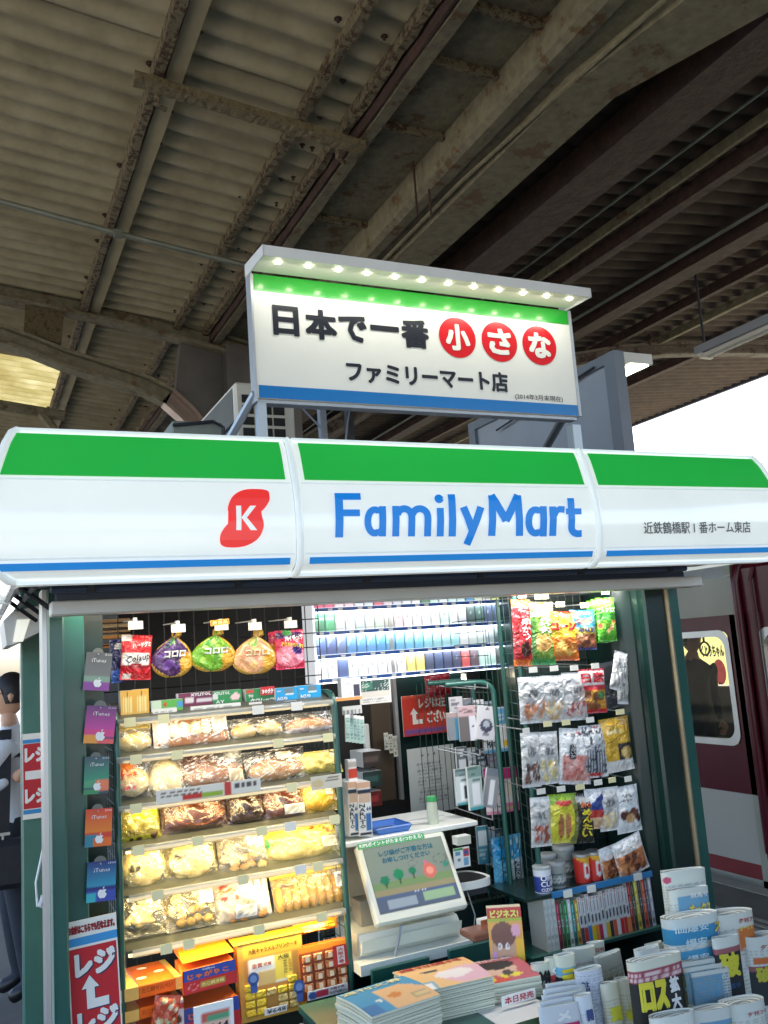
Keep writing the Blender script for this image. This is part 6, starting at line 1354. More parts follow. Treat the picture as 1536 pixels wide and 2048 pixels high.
# ---- cash register screen
Tm, Bm = 3.08, 2.93
c4 = [P(716, 1690, Tm), P(895, 1658, Tm), P(930, 1816, Bm), P(750, 1852, Bm)]   # TL TR BR BL
zt1 = (c4[0][2]+c4[1][2])/2; zb1 = (c4[2][2]+c4[3][2])/2
xl = (c4[0][0]+c4[3][0])/2; xr_ = (c4[1][0]+c4[2][0])/2; W = float(xr_-xl); Hh = float(math.hypot(zt1-zb1, Tm-Bm)); lean = math.atan2(Tm-Bm, zt1-zb1)
reg = thing('cash_register', 'beige cash register with tilted colour screen and wide white body', 'cash register', ((float(xl)+float(xr_))/2, Bm, float(zb1)))
BEI = mat('beige_plastic', (222, 222, 206), rough=.45, var=.03)
scr = bpy.data.objects.new('screen_unit', None)
mb = MB(); fr = .022; b0 = .040
mb.bbox(-W/2, W/2, 0, .035, 0, Hh, .008); bz = mb.build('screen_housing', BEI, reg, (0, 0, 0), (-lean, 0, 0))
scw, sch = W-.044, Hh-.022-.036
mb = MB(); mb.box(-W/2+.020, W/2-.020, -.0012, -.0003, .034, .034+sch+.004); mb.build('bezel', mat('screen_bezel', (120, 120, 110), rough=.4, var=0), bz)
art = Art((128, 138, 126)).rect(0, .0, 1, .2, (92, 102, 120)).rect(.12, .03, .48, .17, (150, 160, 168)).rect(.56, .06, .95, .2, (150, 176, 140)).rect(0, .2, 1, .25, (90, 104, 130)).rect(0, .25, 1, .34, (150, 140, 108)).rect(0, .34, 1, .44, (120, 142, 98))
art.ell(.16, .47, .055, .075, (50, 120, 90)).ell(.34, .53, .06, .085, (50, 130, 90)).ell(.52, .54, .045, .06, (50, 120, 90)).ell(.73, .5, .08, .12, (206, 110, 100)).ell(.95, .56, .035, .05, (70, 140, 120)).rect(.155, .36, .165, .42, (70, 80, 60)).rect(.335, .38, .345, .46, (70, 80, 60)).rect(.515, .42, .525, .5, (70, 80, 60)).ell(.73, .5, .05, .05, (226, 150, 130)).ell(.7, .64, .02, .03, (200, 110, 130)).ring(.9, .66, .09, .07, .12, (110, 110, 110)).ring(.55, .66, .06, .05, .12, (120, 120, 120))
for i, c in enumerate(range(6)): art.rect(.45+.03*i, .22, .46+.03*i, .24, (200, 200, 210))
mb = MB(); mb.grid(lambda u, v: ((u-.5)*scw, -.0016, .036+v*sch), 56, 44, 0, art); sn = mb.build('screen', SCREEN, bz)
S = lambda x, z, l: (x, -.0018-l, z)
mb = MB(); tq = lin((50, 110, 130))+(1,)
lettering(mb, 'レジ袋がご不要な方は', -scw*.33, scw*.36, .036+sch*.84, .036+sch*.93, S, 0, tq, bold=.02); lettering(mb, 'お申しつけください', -scw*.31, scw*.30, .036+sch*.73, .036+sch*.82, S, 0, tq, bold=.02)
mb.build('screen_lettering', SCREEN, bz)
mb = MB(); S2 = lambda x, z, l: (x, -.0006-l, z); gx1_ = W*.26
flat(-W/2+.005, gx1_, Hh-.019, Hh+.004, S2, mb, 0, lin((70, 160, 90))+(1,), .0006); lettering(mb, 'KiPSポイントがたまる!つかえる!', -W/2+.012, gx1_-.008, Hh-.015, Hh+.0005, S2, 0, lin(WHT)+(1,), bold=.03, lift=.001); mb.build('green_sticker', PAPER, bz)
# register body
q0, q1 = P(716, 1870, 3.0), P(914, 1835, 3.0); mb = MB(); bx0, bx1 = float(q0[0]), float(q1[0]); bz1, bz0_ = float(P(914, 1828, 3.0)[2]), float(P(725, 1915, 3.0)[2])
rx = reg.location
pr_ = [(3.0, bz0_), (2.975, bz0_+.02), (2.965, bz0_+.06), (2.975, bz1-.03), (3.0, bz1), (3.22, bz1+.02), (3.22, bz0_)]
mb.prism([(a-rx[1], b-rx[2]) for a, b in pr_][::-1], bx0-rx[0], bx1-rx[0], axis='x'); o = mb.build('register_body', BEI, reg)
mb = MB(); mb.box(bx0-rx[0]+.04, bx1-rx[0]-.10, 3.06-rx[1], 3.14-rx[1], bz1-rx[2]+.0, bz1-rx[2]+.09); mb.build('screen_stand', mat('dark_beige', (150, 148, 136), rough=.5), reg)
mb = MB(); qa, qb, qc = P(802, 1850, 2.955), P(798, 1880, 2.95), P(790, 1912, 2.94)
mb.tube([Vector(qa)-Vector(rx), Vector(qb)-Vector(rx), Vector(qc)-Vector(rx)], .005, 6); mb.build('cable', GREYP, reg)
mb = MB(); qa, qb = P(722, 1945, 2.93), P(946, 1882, 2.93); x0, x1 = float(qa[0]), float(P(946, 1884, 2.93)[0]); z1 = bz0_-.001; mb.box(x0-rx[0], x1-rx[0], 2.93-rx[1], 3.28-rx[1], z1-rx[2]-.035, z1-rx[2]); mb.build('base_shelf', WL, reg)
# green drawer panels under the register
for k, (bx, lb_) in enumerate((((744, 1912, 862, 1990), 'a'), ((898, 1876, 1000, 1940), 'b'))):
    loc, w, h = where(*bx, 2.91); mb = MB(); mb.bbox(loc.x-w/2, loc.x+w/2, 2.91, 2.925, loc.z-.05, loc.z+h, .003); kb(mb, 'drawer_panel', GREENP)
mb = MB(); mb.box(RX1+.02, w0, 3.3, 3.34, .25, float(P(850, 1900, 2.93)[2])); kb(mb, 'counter_panel', GREEND)
# card terminal
a, b_ = P(915, 1760, 3.0), P(985, 1748, 3.0); tw = float(b_[0]-a[0]); z_ = float(P(950, 1778, 3.0)[2])
term = thing('card_reader', 'small white card reader with black top on a green stand', 'card reader', (float(a[0]), 3.0, z_))
mb = MB(); pts = smooth_loop([(0, .02), (tw*.5, 0), (tw, .02), (tw*1.02, .10), (tw*.8, .16), (tw*.2, .16), (0, .10)], 4)
n = len(pts); vs = [(x, y, 0) for x, y in pts]+[(x, y, .028) for x, y in pts]; mb.add(vs, [(i, (i+1) % n, n+(i+1) % n, n+i) for i in range(n)]+[tuple(range(n))[::-1]]); mb.build('body', WL, term)
mb = MB(); cxm, cym = tw*.5, .08; mb.add([(x, y, .028) for x, y in pts]+[(cxm+(x-cxm)*.86, cym+(y-cym)*.86, .026) for x, y in pts], [(i, (i+1) % n, n+(i+1) % n, n+i) for i in range(n)]); mb.build('rim', WL, term)
mb = MB(); mb.add([(cxm+(x-cxm)*.86, cym+(y-cym)*.86, .025) for x, y in pts], [tuple(range(n))]); mb.build('key_panel', BLACKM, term)
mb = MB(); mb.box(.01, tw-.01, .03, .15, -.03, -.001); mb.build('stand', DARK, term)
mb = MB(); mb.tube([P(935, 1785, 3.02)-np.array(term.location), P(950, 1830, 3.04)-np.array(term.location), P(948, 1862, 3.04)-np.array(term.location)], .0025, 5); mb.build('cable', PALE, term)
carton('receipt_note', 'white card with red and blue symbols beside the screen', 'notice', (908, 1692, 940, 1738), 2.93, Art((224, 226, 220)).rect(0, .9, .6, 1, (60, 150, 80)).rect(.6, .55, .95, .95, (196, 60, 50)).rect(.66, .62, .9, .8, (50, 90, 150)).rect(.1, .65, .4, .85, (100, 150, 170)).ell(.3, .4, .1, .1, (120, 130, 130)).rect(.6, .1, .9, .45, (110, 160, 190)), d=.003, mt=PAPER, nu=16, nv=20)
carton('paper_roll_cup', 'small cream cup behind the card reader', 'cup', (915, 1670, 942, 1692), 3.0, Art((200, 198, 180)), d=.04)
carton('orange_packet', 'orange packet in a dark tray beside the manga magazine', 'packet', (962, 1835, 988, 1872), 2.8, Art((214, 130, 90)), d=.03)
q = P(975, 1880, 2.72); mb = MB(); mb.bbox(-.05, .05, 0, .1, -.0, .022, .004); tag(mb.build('clear_tray', mat('clear_brown_plastic', (120, 80, 66), rough=.2), None, q), 'small clear tray of loose cards beside the manga magazine', 'tray')

# ================================================================== MAGAZINES ON THE FRONT SHELF
YM = 2.42
zms = float(P(760, 2105, YM)[2])
fs = thing('front_shelf', 'dark green front shelf carrying the magazine stacks', 'shelf', (float(P(700, 2000, YM)[0]), YM, zms))
mb = MB(); wms = float(P(1112, 2000, YM)[0]-P(700, 2000, YM)[0]); mb.box(0, wms, -.02, .45, -.02, -.0005); mb.build('board', GREENP, fs)
mb = MB(); mb.box(.01, wms-.01, .0, .44, zms*-1+FZ+.0, -.021); mb.build('cabinet', GREEND, fs)
def magazine(w, d, t, cover, name='magazine', edge=(206, 212, 200), sag=.0, bend=0, nu=26, nv=22):
    mb = MB()
    def top(u, v): return ((u-.5)*w, v*d, t+bend*math.sin(v*math.pi)*.5+sag*(u-.5)**2)
    if cover is not None: mb.grid(top, nu, nv, 0, cover)
    else: mb.grid(top, 6, 6, 0, Art(edge))
    e = lin(edge)+(1,)
    for i in range(6):
        u0, u1 = i/6, (i+1)/6; a, b = top(u0, 0), top(u1, 0); mb.add([(a[0], 0, a[2]-t), (b[0], 0, b[2]-t), b, a], [(0, 1, 2, 3)], 0, e)
        a, b = top(0, u0), top(0, u1); mb.add([(a[0], a[1], a[2]-t), (b[0], b[1], b[2]-t), b, a], [(0, 3, 2, 1)], 0, e)
        a, b = top(1, u0), top(1, u1); mb.add([(a[0], a[1], a[2]-t), (b[0], b[1], b[2]-t), b, a], [(0, 1, 2, 3)], 0, e)
    o = mb.build(name, PAPER); return o, top
def stack(cx, y0, z0, n, w, d, t, rz, cover, L, label_top, label_rest, grp, bend=.012, tilt=0):
    rnd = random.Random(n)
    for i in range(n):
        o, top = magazine(w, d, t, cover if i == n-1 else None, bend=bend*(i+1)/n, edge=(210, 214, 194) if i % 2 else (192, 196, 178))
        o.location = (cx+rnd.uniform(-.003, .003), y0+rnd.uniform(-.002, .002), z0+i*(t+.0012)); o.rotation_euler = (R(tilt), 0, R(rz+rnd.uniform(-1, 1)))
        tag(o, label_top if i == n-1 else label_rest, 'magazine', grp)
        if i == n-1:
            def S(x, z, l): p = top(x/w+.5, z/d); return (x, z, p[2]+l+.0006)
            letters(o, L, S, w, d)
wA = .150; dA = .205
zA = float(P(790, 2060, YM)[2])
ta = float(P(760, 1990, YM)[2])
ca = Art((60, 140, 180)).rect(.38, .0, 1, .72, (214, 170, 120)).diag(-1.3, 1.7, (60, 140, 180)).ell(.55, .38, .1, .08, (200, 120, 50)).rect(.72, .12, .95, .3, (170, 150, 110)).rect(.74, .15, .93, .27, (206, 180, 130)).ell(.3, .36, .04, .05, (230, 226, 210)).rect(0, 0, .2, .3, (50, 110, 160))
cb_ = Art((222, 178, 120)).rect(.0, .82, 1, 1, (214, 160, 110)).ell(.38, .62, .12, .06, (60, 70, 66)).ell(.8, .3, .35, .3, (214, 170, 180)).ell(.62, .38, .25, .16, (224, 214, 210)).rect(.44, .32, .86, .36, (70, 60, 70)).rect(0, 0, .3, .26, (100, 160, 180)).rect(.02, .0, .26, .2, (230, 230, 226))
qa = P(805, 2010, 2.42)
def stack_at(px0, px1, ytop, ybot, Yf, n, dep, rz, cover, L, l1, l2, grp, bend=.012):
    a, b = P(px0, ytop, Yf), P(px1, ytop, Yf); zt2 = float(P((px0+px1)/2, ytop, Yf)[2]); t = (zt2-zms)/n-.0012
    stack(float((a[0]+b[0])/2), Yf, zms, n, float(b[0]-a[0]), dep, t, rz, cover, L, l1, l2, grp, bend)
stack_at(738, 888, 2010, 2050, 2.42, 12, .20, 8, ca, [('週刊文春', .02, .8, .9, .95, (226, 220, 170), {'b': .02})], 'magazine with blue and tan cover, top of the front stack', 'plain-edged magazine lying within the stack under the blue and tan cover', 'stack of blue-covered magazines')
stack_at(838, 985, 1968, 2050, 2.50, 15, .20, -4, cb_, [('週刊現代', .05, .82, .92, .96, (176, 50, 40), {'b': .03})], 'magazine with peach cover and green oval, top of the taller stack', 'plain-edged magazine lying within the stack under the peach cover', 'stack of peach-covered magazines')
cc_ = Art((180, 90, 100)).ell(.5, .5, .3, .3, (206, 170, 150)).ell(.5, .66, .32, .22, (40, 34, 34)).rect(.0, .82, 1, 1, (206, 120, 120)).blobs(.1, .05, .9, .35, 8, .1, [(220, 200, 60), (200, 70, 50), (70, 60, 60)], seed=9)
stack_at(968, 1078, 1960, 2020, 2.50, 8, .20, -10, cc_, [('週刊大衆', .05, .84, .9, .97, (230, 220, 220), {'b': .02})], 'magazine with pink cover and dark-haired figure, top of the stack beside the newspapers', 'plain-edged magazine lying under the pink-covered one beside the newspapers', 'stack of pink-covered magazines')
carton('today_sign', 'white sign with red characters on the front edge of the green shelf', 'sign', (1003, 1976, 1072, 2014), 2.46, Art((228, 230, 226)), [('本日発売', .08, .15, .93, .85, (186, 34, 50), {'b': .02})], d=.003, mt=PAPER)
# thick manga magazine standing upright
loc, w, h = where(986, 1806, 1068, 1972, 2.66)
ma = Art((226, 170, 90)).rect(0, .86, 1, 1, (196, 60, 60)).rect(0, .8, 1, .86, (170, 190, 70)).ell(.42, .45, .34, .3, (196, 160, 130)).ell(.42, .62, .36, .18, (120, 80, 70)).ell(.3, .46, .06, .05, WHT).ell(.52, .46, .06, .05, WHT).ell(.3, .46, .02, .025, BLK).ell(.52, .46, .02, .025, BLK).rect(.34, .3, .5, .33, (60, 40, 40)).rect(.78, .2, 1, .55, (236, 190, 60)).rect(.0, .0, .3, .16, (160, 90, 150)).rect(.7, .06, 1, .2, (220, 90, 50)).ell(.8, .68, .14, .09, (230, 170, 190)).rect(.08, .14, .2, .4, (190, 150, 210))
mb = MB(); th = .05; wf = w*.72
mb.grid(lambda u, v: ((u-.5)*wf-w*.14, 0, v*h), 34, 44, 0, ma)
mb.add([(wf/2-w*.14, 0, 0), (wf/2-w*.14+.002, th, 0), (wf/2-w*.14+.002, th, h), (wf/2-w*.14, 0, h)], [(0, 1, 2, 3)], 0, lin((230, 190, 60))+(1,))
mb.add([(-wf/2-w*.14, 0, 0), (-wf/2-w*.14, th, 0), (-wf/2-w*.14, th, h), (-wf/2-w*.14, 0, h)], [(0, 3, 2, 1)], 0, lin((200, 190, 170))+(1,))
mb.add([(-wf/2-w*.14, 0, h), (wf/2-w*.14, 0, h), (wf/2-w*.14, th, h), (-wf/2-w*.14, th, h)], [(0, 1, 2, 3)], 0, lin((214, 206, 180))+(1,))
mg = mb.build('manga_magazine', CARD, None, (loc.x, 2.66, loc.z), (R(-6), 0, R(-28))); tag(mg, 'thick comic magazine standing upright, drawn face on its colourful cover', 'magazine')
letters(mg, [('ビジネス!', .06, .86, .66, .97, (240, 230, 120), {'b': .05}), ('01', .06, .03, .18, .12, WHT)], lambda x, z, l: (x, -l, z), w, h)
mb = MB()
S = lambda x, z, l: (wf/2-w*.14+l+.002, x, z)
lettering(mb, 'コミック特大号', .006, th-.006, h*.1, h*.92, S, 0, lin((190, 50, 50))+(1,), bold=.04, vertical=True); mb.build('spine_lettering', PAPER, mg)
mb = MB(); mb.box(loc.x-.09, loc.x+.12, 2.66, 2.76, zms, loc.z-.001); tag(mb.build('book_riser', GREEND), 'dark green riser block under the upright comic magazine', 'shelf')

# ================================================================== ACCESSORY RACK IN THE MIDDLE
YA = 3.16
xa_ = float(P(985, 1400, YA)[0])
ar = thing('accessory_rack', 'narrow dark green wire rack of phone chargers with arched tube posts', 'display rack', (xa_, YA, FZ+.05))
def ab(mb, nm, m, loc=None): mb.v = [(p[0]-xa_, p[1]-YA, p[2]-FZ-.05) for p in mb.v]; return mb.build(nm, m, ar)
zt3 = float(P(960, 1352, YA)[2])
for (px, Y, y0) in ((985, YA, 1362), (944, YA+.28, 1360)):
    q = P(px, y0, Y); mb = MB(); x = float(q[0]); zt4 = float(q[2])
    mb.tube([(x, Y, FZ+.05), (x, Y, zt4-.05)]+[(x-.06*(1-math.cos(a)), Y+.02*(1-math.cos(a)), zt4-.05+.05*math.sin(a)) for a in np.linspace(.2, math.pi/2, 5)]+[(x-.2, Y+.04, zt4)], .011, 10); autosmooth(ab(mb, 'post', GREENP), 80)
mb = MB(); 
for i in range(9): y = YA+i*.034; mb.tube([(xa_, y, .2), (xa_, y, zt3-.06)], .0018, 4)
for i in range(30): z = .25+i*.05; mb.tube([(xa_, YA, z), (xa_, YA+.28, z)], .0018, 4)
for i in range(8): x = xa_-.2+i*.028; mb.tube([(x, YA+.28, .2), (x, YA+.28, zt3-.02)], .0018, 4)
ab(mb, 'wire_mesh', WIRE)
for (px, py) in ((950, 1378), (975, 1376), (940, 1512), (960, 1510), (985, 1640)):
    q = P(px, py, YA-.02); mb = MB(); mb.tube([q, (q[0], YA+.28, q[2]+.01)], .0025, 5); mb.tube([(q[0], q[1], q[2]-.001), (q[0], q[1]-.002, q[2]+.02)], .003, 5); ab(mb, 'hook', ALU)
def apk(label, box, Y, art, L=(), roll=0, yaw=0, d=.012):
    return carton('accessory_pack', label, 'accessory pack', box, Y, art, L, d=d, group='phone accessories on the middle rack', mt=CARD, roll=roll, rot=R(yaw), nu=14, nv=22)
apk('slim pack with teal spine on the middle rack, next to the red poster', (897, 1424, 922, 1482), YA+.05, Art((110, 116, 122)).rect(.55, 0, .8, .8, (30, 110, 140)).rect(.8, 0, .95, .8, (214, 220, 224)).rect(0, .82, 1, 1, (150, 130, 130)), yaw=-20, d=.03)
apk('grey boxed cable pack with pink header on the middle rack', (920, 1410, 950, 1484), YA+.02, Art((90, 84, 84)).rect(0, .72, 1, 1, (180, 150, 154)).rect(.62, 0, 1, .7, (196, 196, 204)).ell(.8, .4, .08, .03, BLK).lines(.05, .78, .95, .95, 3, (110, 90, 96)), yaw=-15, d=.02)
apk('tilted white pack with dark gadget photo on the middle rack', (950, 1410, 986, 1482), YA, Art((206, 204, 210)).ell(.5, .42, .36, .2, (70, 70, 90)).ell(.5, .46, .2, .1, (170, 180, 190)).rect(.3, .12, .7, .2, (130, 130, 140)).ell(.5, .92, .1, .04, (90, 90, 100)), roll=10)
apk('large light blue and white cable pack behind the tilted white one', (966, 1412, 1018, 1508), YA+.16, Art((220, 226, 228)).rect(.0, .62, 1, .96, (90, 160, 206)).rect(0, 0, 1, .08, (90, 170, 214)).rect(.74, .12, .9, .24, (230, 190, 40)).diag(1.2, .35, (206, 212, 216)).rect(0, .6, 1, .96, (100, 164, 206)).lines(.1, .7, .9, .92, 3, (220, 230, 236)).rect(.9, .1, 1, .25, BLK), [('MAGI', .1, .12, .5, .26, (40, 50, 80), {'b': .03})])
apk('clear blister pack of white charger with green print, first in the lower row', (912, 1534, 946, 1612), YA, Art((196, 204, 202)).rect(0, .78, 1, 1, (120, 140, 140)).rect(.25, .1, .85, .6, (236, 236, 236)).rect(.5, .15, .68, .5, (60, 64, 70)).rect(0, 0, 1, .07, (80, 150, 160)).lines(.05, .66, .95, .98, 5, (70, 90, 90)))
apk('clear blister pack of plain white charger, second in the lower row', (936, 1530, 966, 1622), YA-.02, Art((186, 200, 196)).rect(0, .75, 1, 1, (130, 156, 150)).rect(.25, .1, .85, .62, (240, 240, 240)).rect(0, 0, 1, .06, (80, 160, 170)).lines(.05, .66, .95, .98, 5, (80, 110, 100)), yaw=8)
apk('narrow white charger stick pack leaning between rack wires', (962, 1534, 990, 1618), YA, Art((150, 150, 156)).rect(.3, .05, .7, .7, (240, 240, 240)).rect(0, .8, 1, 1, (120, 130, 140)), roll=14)
for k in range(3):
    apk(['pink-headed wipes pack nearest the charger packs', 'pink-headed wipes pack in the middle of the pink group', 'pink-headed wipes pack farthest back in the pink group'][k], (972+k*6, 1534+k*2, 998+k*6, 1632-k*2), YA+.08+k*.05, Art((232, 216, 220)).rect(0, .78, 1, 1, (210, 50, 130)).ell(.55, .83, .15, .06, (236, 190, 80)).rect(0, 0, 1, .08, (226, 150, 170)), yaw=-25, d=.02)
apk('pink and white wipes pack with round cream emblem, right of the post', (1003, 1532, 1036, 1626), YA+.1, Art((232, 226, 222)).rect(0, .74, 1, 1, (214, 50, 130)).rect(0, 0, 1, .2, (226, 120, 160)).ell(.5, .5, .35, .14, (238, 226, 214)).rect(.05, .06, .9, .12, (180, 206, 120)))
for k in range(4):
    apk('pale cable pack on a rear hook of the middle rack, %s from the counter side' % ORD[k], (902+k*22, 1392+k*3, 926+k*22, 1466+k*3), YA+.2, Art([(190, 186, 190), (120, 126, 134), (214, 214, 216), (150, 160, 170)][k]).rect(.1, .1, .9, .55, [(70, 74, 84), (210, 212, 216), (110, 110, 120), (60, 70, 90)][k]).lines(.1, .65, .9, .95, 4, (110, 110, 116), seed=k), yaw=-10)
for k in range(4):
    apk('dark grey gadget pack on the low rear hooks, %s from the counter side' % ORD[k], (914+k*20, 1492+k*2, 936+k*20, 1560+k*2), YA+.22, Art([(96, 104, 110), (170, 176, 178), (60, 76, 90), (186, 160, 176)][k]).rect(.15, .1, .8, .6, (206, 208, 210)).lines(.1, .7, .9, .95, 3, (220, 220, 224), seed=k))
for k in range(3):
    apk('small teal and white pack hanging low behind the blue wipes bag, %s of three' % ORD[k], (956+k*14, 1650+k*3, 978+k*14, 1730+k*3), YA+.14+k*.02, Art([(60, 130, 150), (200, 206, 206), (40, 90, 120)][k]).rect(.1, .5, .9, .9, (200, 210, 214)).lines(.1, .1, .9, .4, 3, (170, 190, 196), seed=k), yaw=-10)
bag('wipes_bag', 'bright blue and white wipes bag hanging low on the middle rack', 'wipes bag', (985, 1664, 1046, 1784), YA+.06, Art((90, 180, 220)).rect(0, .0, 1, .1, (30, 130, 200)).ell(.4, .75, .5, .22, (36, 150, 206)).rect(.5, .1, 1, .55, (200, 216, 216)).rect(.65, .14, .82, .5, (30, 40, 60)).speck(9, .8, (200, 230, 240)), [('Dionaz', .66, .16, .8, .48, WHT, {'v': True})], puff=.02, group=None)
# ================================================================== SNACK RACK ON THE RIGHT
YN = 3.0
nx0, nx1 = float(P(1047, 1500, YN)[0]), float(P(1262, 1500, YN)[0])
sr = thing('snack_rack', 'dark green wire rack of hanging dried snacks with cup shelf and book shelf below', 'display rack', (nx0, YN, FZ+.05))
def nb(mb, nm, m, par=None): mb.v = [(p[0]-nx0, p[1]-YN, p[2]-FZ-.05) for p in mb.v]; return mb.build(nm, m, par or sr)
zt5 = float(P(1040, 1190, YN)[2])
q = P(1047, 1400, YN)
mb = MB(); mb.tube([(float(q[0]), YN, FZ+.05), (float(q[0]), YN, zt5)], .010, 10); nb(mb, 'post', GREENP)
q2 = P(1012, 1400, YN+.25); mb = MB(); mb.tube([(float(q2[0]), YN+.25, FZ+.05), (float(q2[0]), YN+.25, zt5)], .010, 10); nb(mb, 'post', GREENP)
mb = MB(); xx = float(q[0])
for i in range(7): y = YN+i*.04; mb.tube([(xx-(i*.002), y, .3), (xx-i*.002, y, zt5)], .0018, 4)
for i in range(30): z = .3+i*.05; mb.tube([(xx, YN, z), (float(P(1014, 1400, YN+.25)[0]), YN+.25, z)], .0018, 4)
nb0, nb1 = float(P(1052, 1500, YN+.22)[0]), float(P(1250, 1500, YN+.22)[0])
qq = float(P(1016, 1400, YN+.25)[0])
for i in range(14): x = nb0+(nb1-nb0)*i/13; mb.tube([(x, YN+.22, .6), (x, YN+.22, zt5)], .0018, 4)
for i in range(24): z = .6+i*.05; mb.tube([(nb0, YN+.22, z), (nb1, YN+.22, z)], .0018, 4)
nb(mb, 'wire_mesh', WIRE)
mb = MB(); mb.box(nb0-.01, nb1+.02, YN+.225, YN+.235, .5, zt5); nb(mb, 'back_panel', mat('dark_panel', (26, 40, 36), rough=.6))
def hook(px, py, w=18, yl=0, Y=YN-.05, tint=0):
    q = P(px, py, Y); hw = w/2/520; mb = MB(); mb.tube([(q[0], Y+.006, q[2]+.004), (q[0], YN+.22, q[2]+.012)], .0024, 5); nb(mb, 'hook', ALU)
    mb = MB(); mb.box(q[0]-hw, q[0]+hw, Y-.002, Y, q[2]-.010, q[2]+.011); nb(mb, 'price_tag', TAGM if tint else TAGW)
for a in ((1044, 1191, 20, 0), (1083, 1193, 34, 1), (1120, 1209, 22, 1), (1168, 1211, 20, 1), (1210, 1184, 20, 1), (1066, 1340, 20), (1108, 1337, 20), (1148, 1336, 20), (1190, 1332, 20), (1240, 1424, 22, 1),
          (1052, 1462, 16), (1095, 1448, 20, 1), (1132, 1445, 20, 1), (1180, 1440, 20), (1082, 1583, 20), (1122, 1578, 20), (1160, 1574, 22, 1), (1196, 1565, 20), (1224, 1560, 18, 1), (1256, 1558, 18)):
    hook(a[0], a[1], a[2], Y=YN-.06, tint=a[3] if len(a) > 3 else 0)
def sn(label, box, art, L=(), Y=YN-.04, roll=0, puff=.014, mt=None, seed=None, **k):
    return bag('snack_bag', label, 'snack bag', box, Y, art, L, puff=puff, group='snack bags hanging on the green wire rack', mt=mt, roll=roll, seed=seed, **k)
sn('tall red snack bag with white vertical lettering', (1022, 1198, 1060, 1334), Art((190, 36, 40)).rect(0, .9, 1, 1, (230, 150, 60)).rect(0, 0, 1, .1, (226, 110, 30)).ell(.6, .25, .3, .12, (70, 40, 30)).ell(.5, .88, .35, .05, (60, 50, 50)).rect(0, .1, .25, .9, (150, 30, 36)), [('串かつ', .42, .38, .88, .72, WHT, {'v': True, 'b': .03})], roll=3)
sn('tall green snack bag with vertical white lettering', (1054, 1202, 1106, 1332), Art((110, 150, 60)).rect(0, .88, 1, 1, (200, 190, 130)).rect(0, 0, 1, .1, (60, 150, 70)).ell(.5, .35, .35, .14, (206, 160, 90)).rect(0, .1, .2, .9, (70, 120, 50)).ell(.5, .82, .3, .05, (230, 226, 200)), [('のり天', .4, .5, .8, .76, (240, 240, 230), {'v': True, 'b': .03})], roll=3)
sn('orange and yellow snack bag with big red lettering', (1090, 1220, 1154, 1324), Art((226, 120, 30)).rect(.06, .5, .94, .86, (238, 200, 60)).rect(0, .9, 1, 1, (226, 120, 40)).vstripes(0, .9, 1, 1, 9, (180, 60, 30)).rect(0, 0, 1, .08, (216, 110, 40)).blobs(.12, .14, .9, .42, 12, .09, [(200, 140, 60), (170, 100, 40), (226, 180, 90)], seed=3), [('コーン', .1, .6, .9, .78, (200, 30, 30), {'b': .1}), ('スナック', .3, .8, .8, .87, (120, 40, 30))], roll=3)
sn('light blue nut snack bag with seafood print', (1140, 1218, 1190, 1302), Art((70, 160, 200)).rect(0, 0, 1, .42, (150, 90, 60)).blobs(.05, .03, .95, .4, 22, .08, [(190, 130, 80), (160, 90, 60), (120, 70, 50), (214, 160, 110)], seed=8).rect(0, .42, 1, .56, (230, 200, 80)).ell(.5, .72, .35, .08, (220, 140, 120)).ell(.15, .93, .12, .05, (226, 90, 40)).rect(0, 0, 1, .05, (40, 60, 130)), [('海味鮮', .22, .43, .92, .56, (60, 80, 130), {'b': .03})], roll=2)
for k in range(3):
    sn(['bright green snack bag, front one of three', 'bright green snack bag, middle one of three', 'bright green snack bag, rear one of three'][k], (1192-k*9, 1194+k*3, 1230-k*9, 1284+k*2), Art((90, 180, 50)).ell(.3, .9, .14, .06, (226, 90, 50)).blobs(.1, .2, .9, .5, 12, .09, [(220, 180, 120), (200, 80, 50), (120, 190, 60)], seed=k).rect(.05, .5, .95, .64, (60, 140, 50)), [('ムッとピ', .15, .66, .95, .78, WHT, {'b': .03})], Y=YN-.05+k*.04, roll=2)
tr_ = lambda c, seed, a=.9: Art((226, 226, 224), .55).blobs(.15, .1, .85, .42, 26, .07, c, a, seed=seed).rect(0, .90, 1, 1, (232, 232, 230), .9).lines(.3, .5, .75, .72, 5, (120, 120, 120), .8, seed).rect(0, 0, 1, .06, (232, 232, 230), .9)
clr = lambda l, b, c, s, **k: sn(l, b, tr_(c, s), mt=FILM, seed=s, **k)
clr('clear bag of orange-brown dried squid strips, first on the second row', (1036, 1350, 1092, 1450), [(196, 120, 80), (214, 150, 110)], 11, roll=2)
clr('clear bag of pale dried cuttlefish, second on the second row', (1080, 1348, 1128, 1448), [(226, 200, 150), (206, 170, 120)], 12, roll=3)
clr('clear bag of red-specked dried octopus pieces, third on the second row', (1122, 1342, 1172, 1444), [(170, 90, 90), (226, 190, 180)], 13, roll=3)
sn('red, white and gold bean snack bag with bold characters', (1156, 1334, 1210, 1430), Art((196, 40, 46)).rect(.04, .62, .96, .94, (232, 230, 226)).rect(.04, .08, .96, .5, (206, 150, 50)).blobs(.1, .1, .8, .45, 10, .1, [(120, 70, 40), (150, 90, 50)], seed=5).ell(.78, .4, .16, .08, (60, 130, 70)).rect(0, .56, 1, .62, (200, 50, 60)), [('日素', .08, .68, .92, .92, (186, 40, 50), {'b': .05})], roll=2)
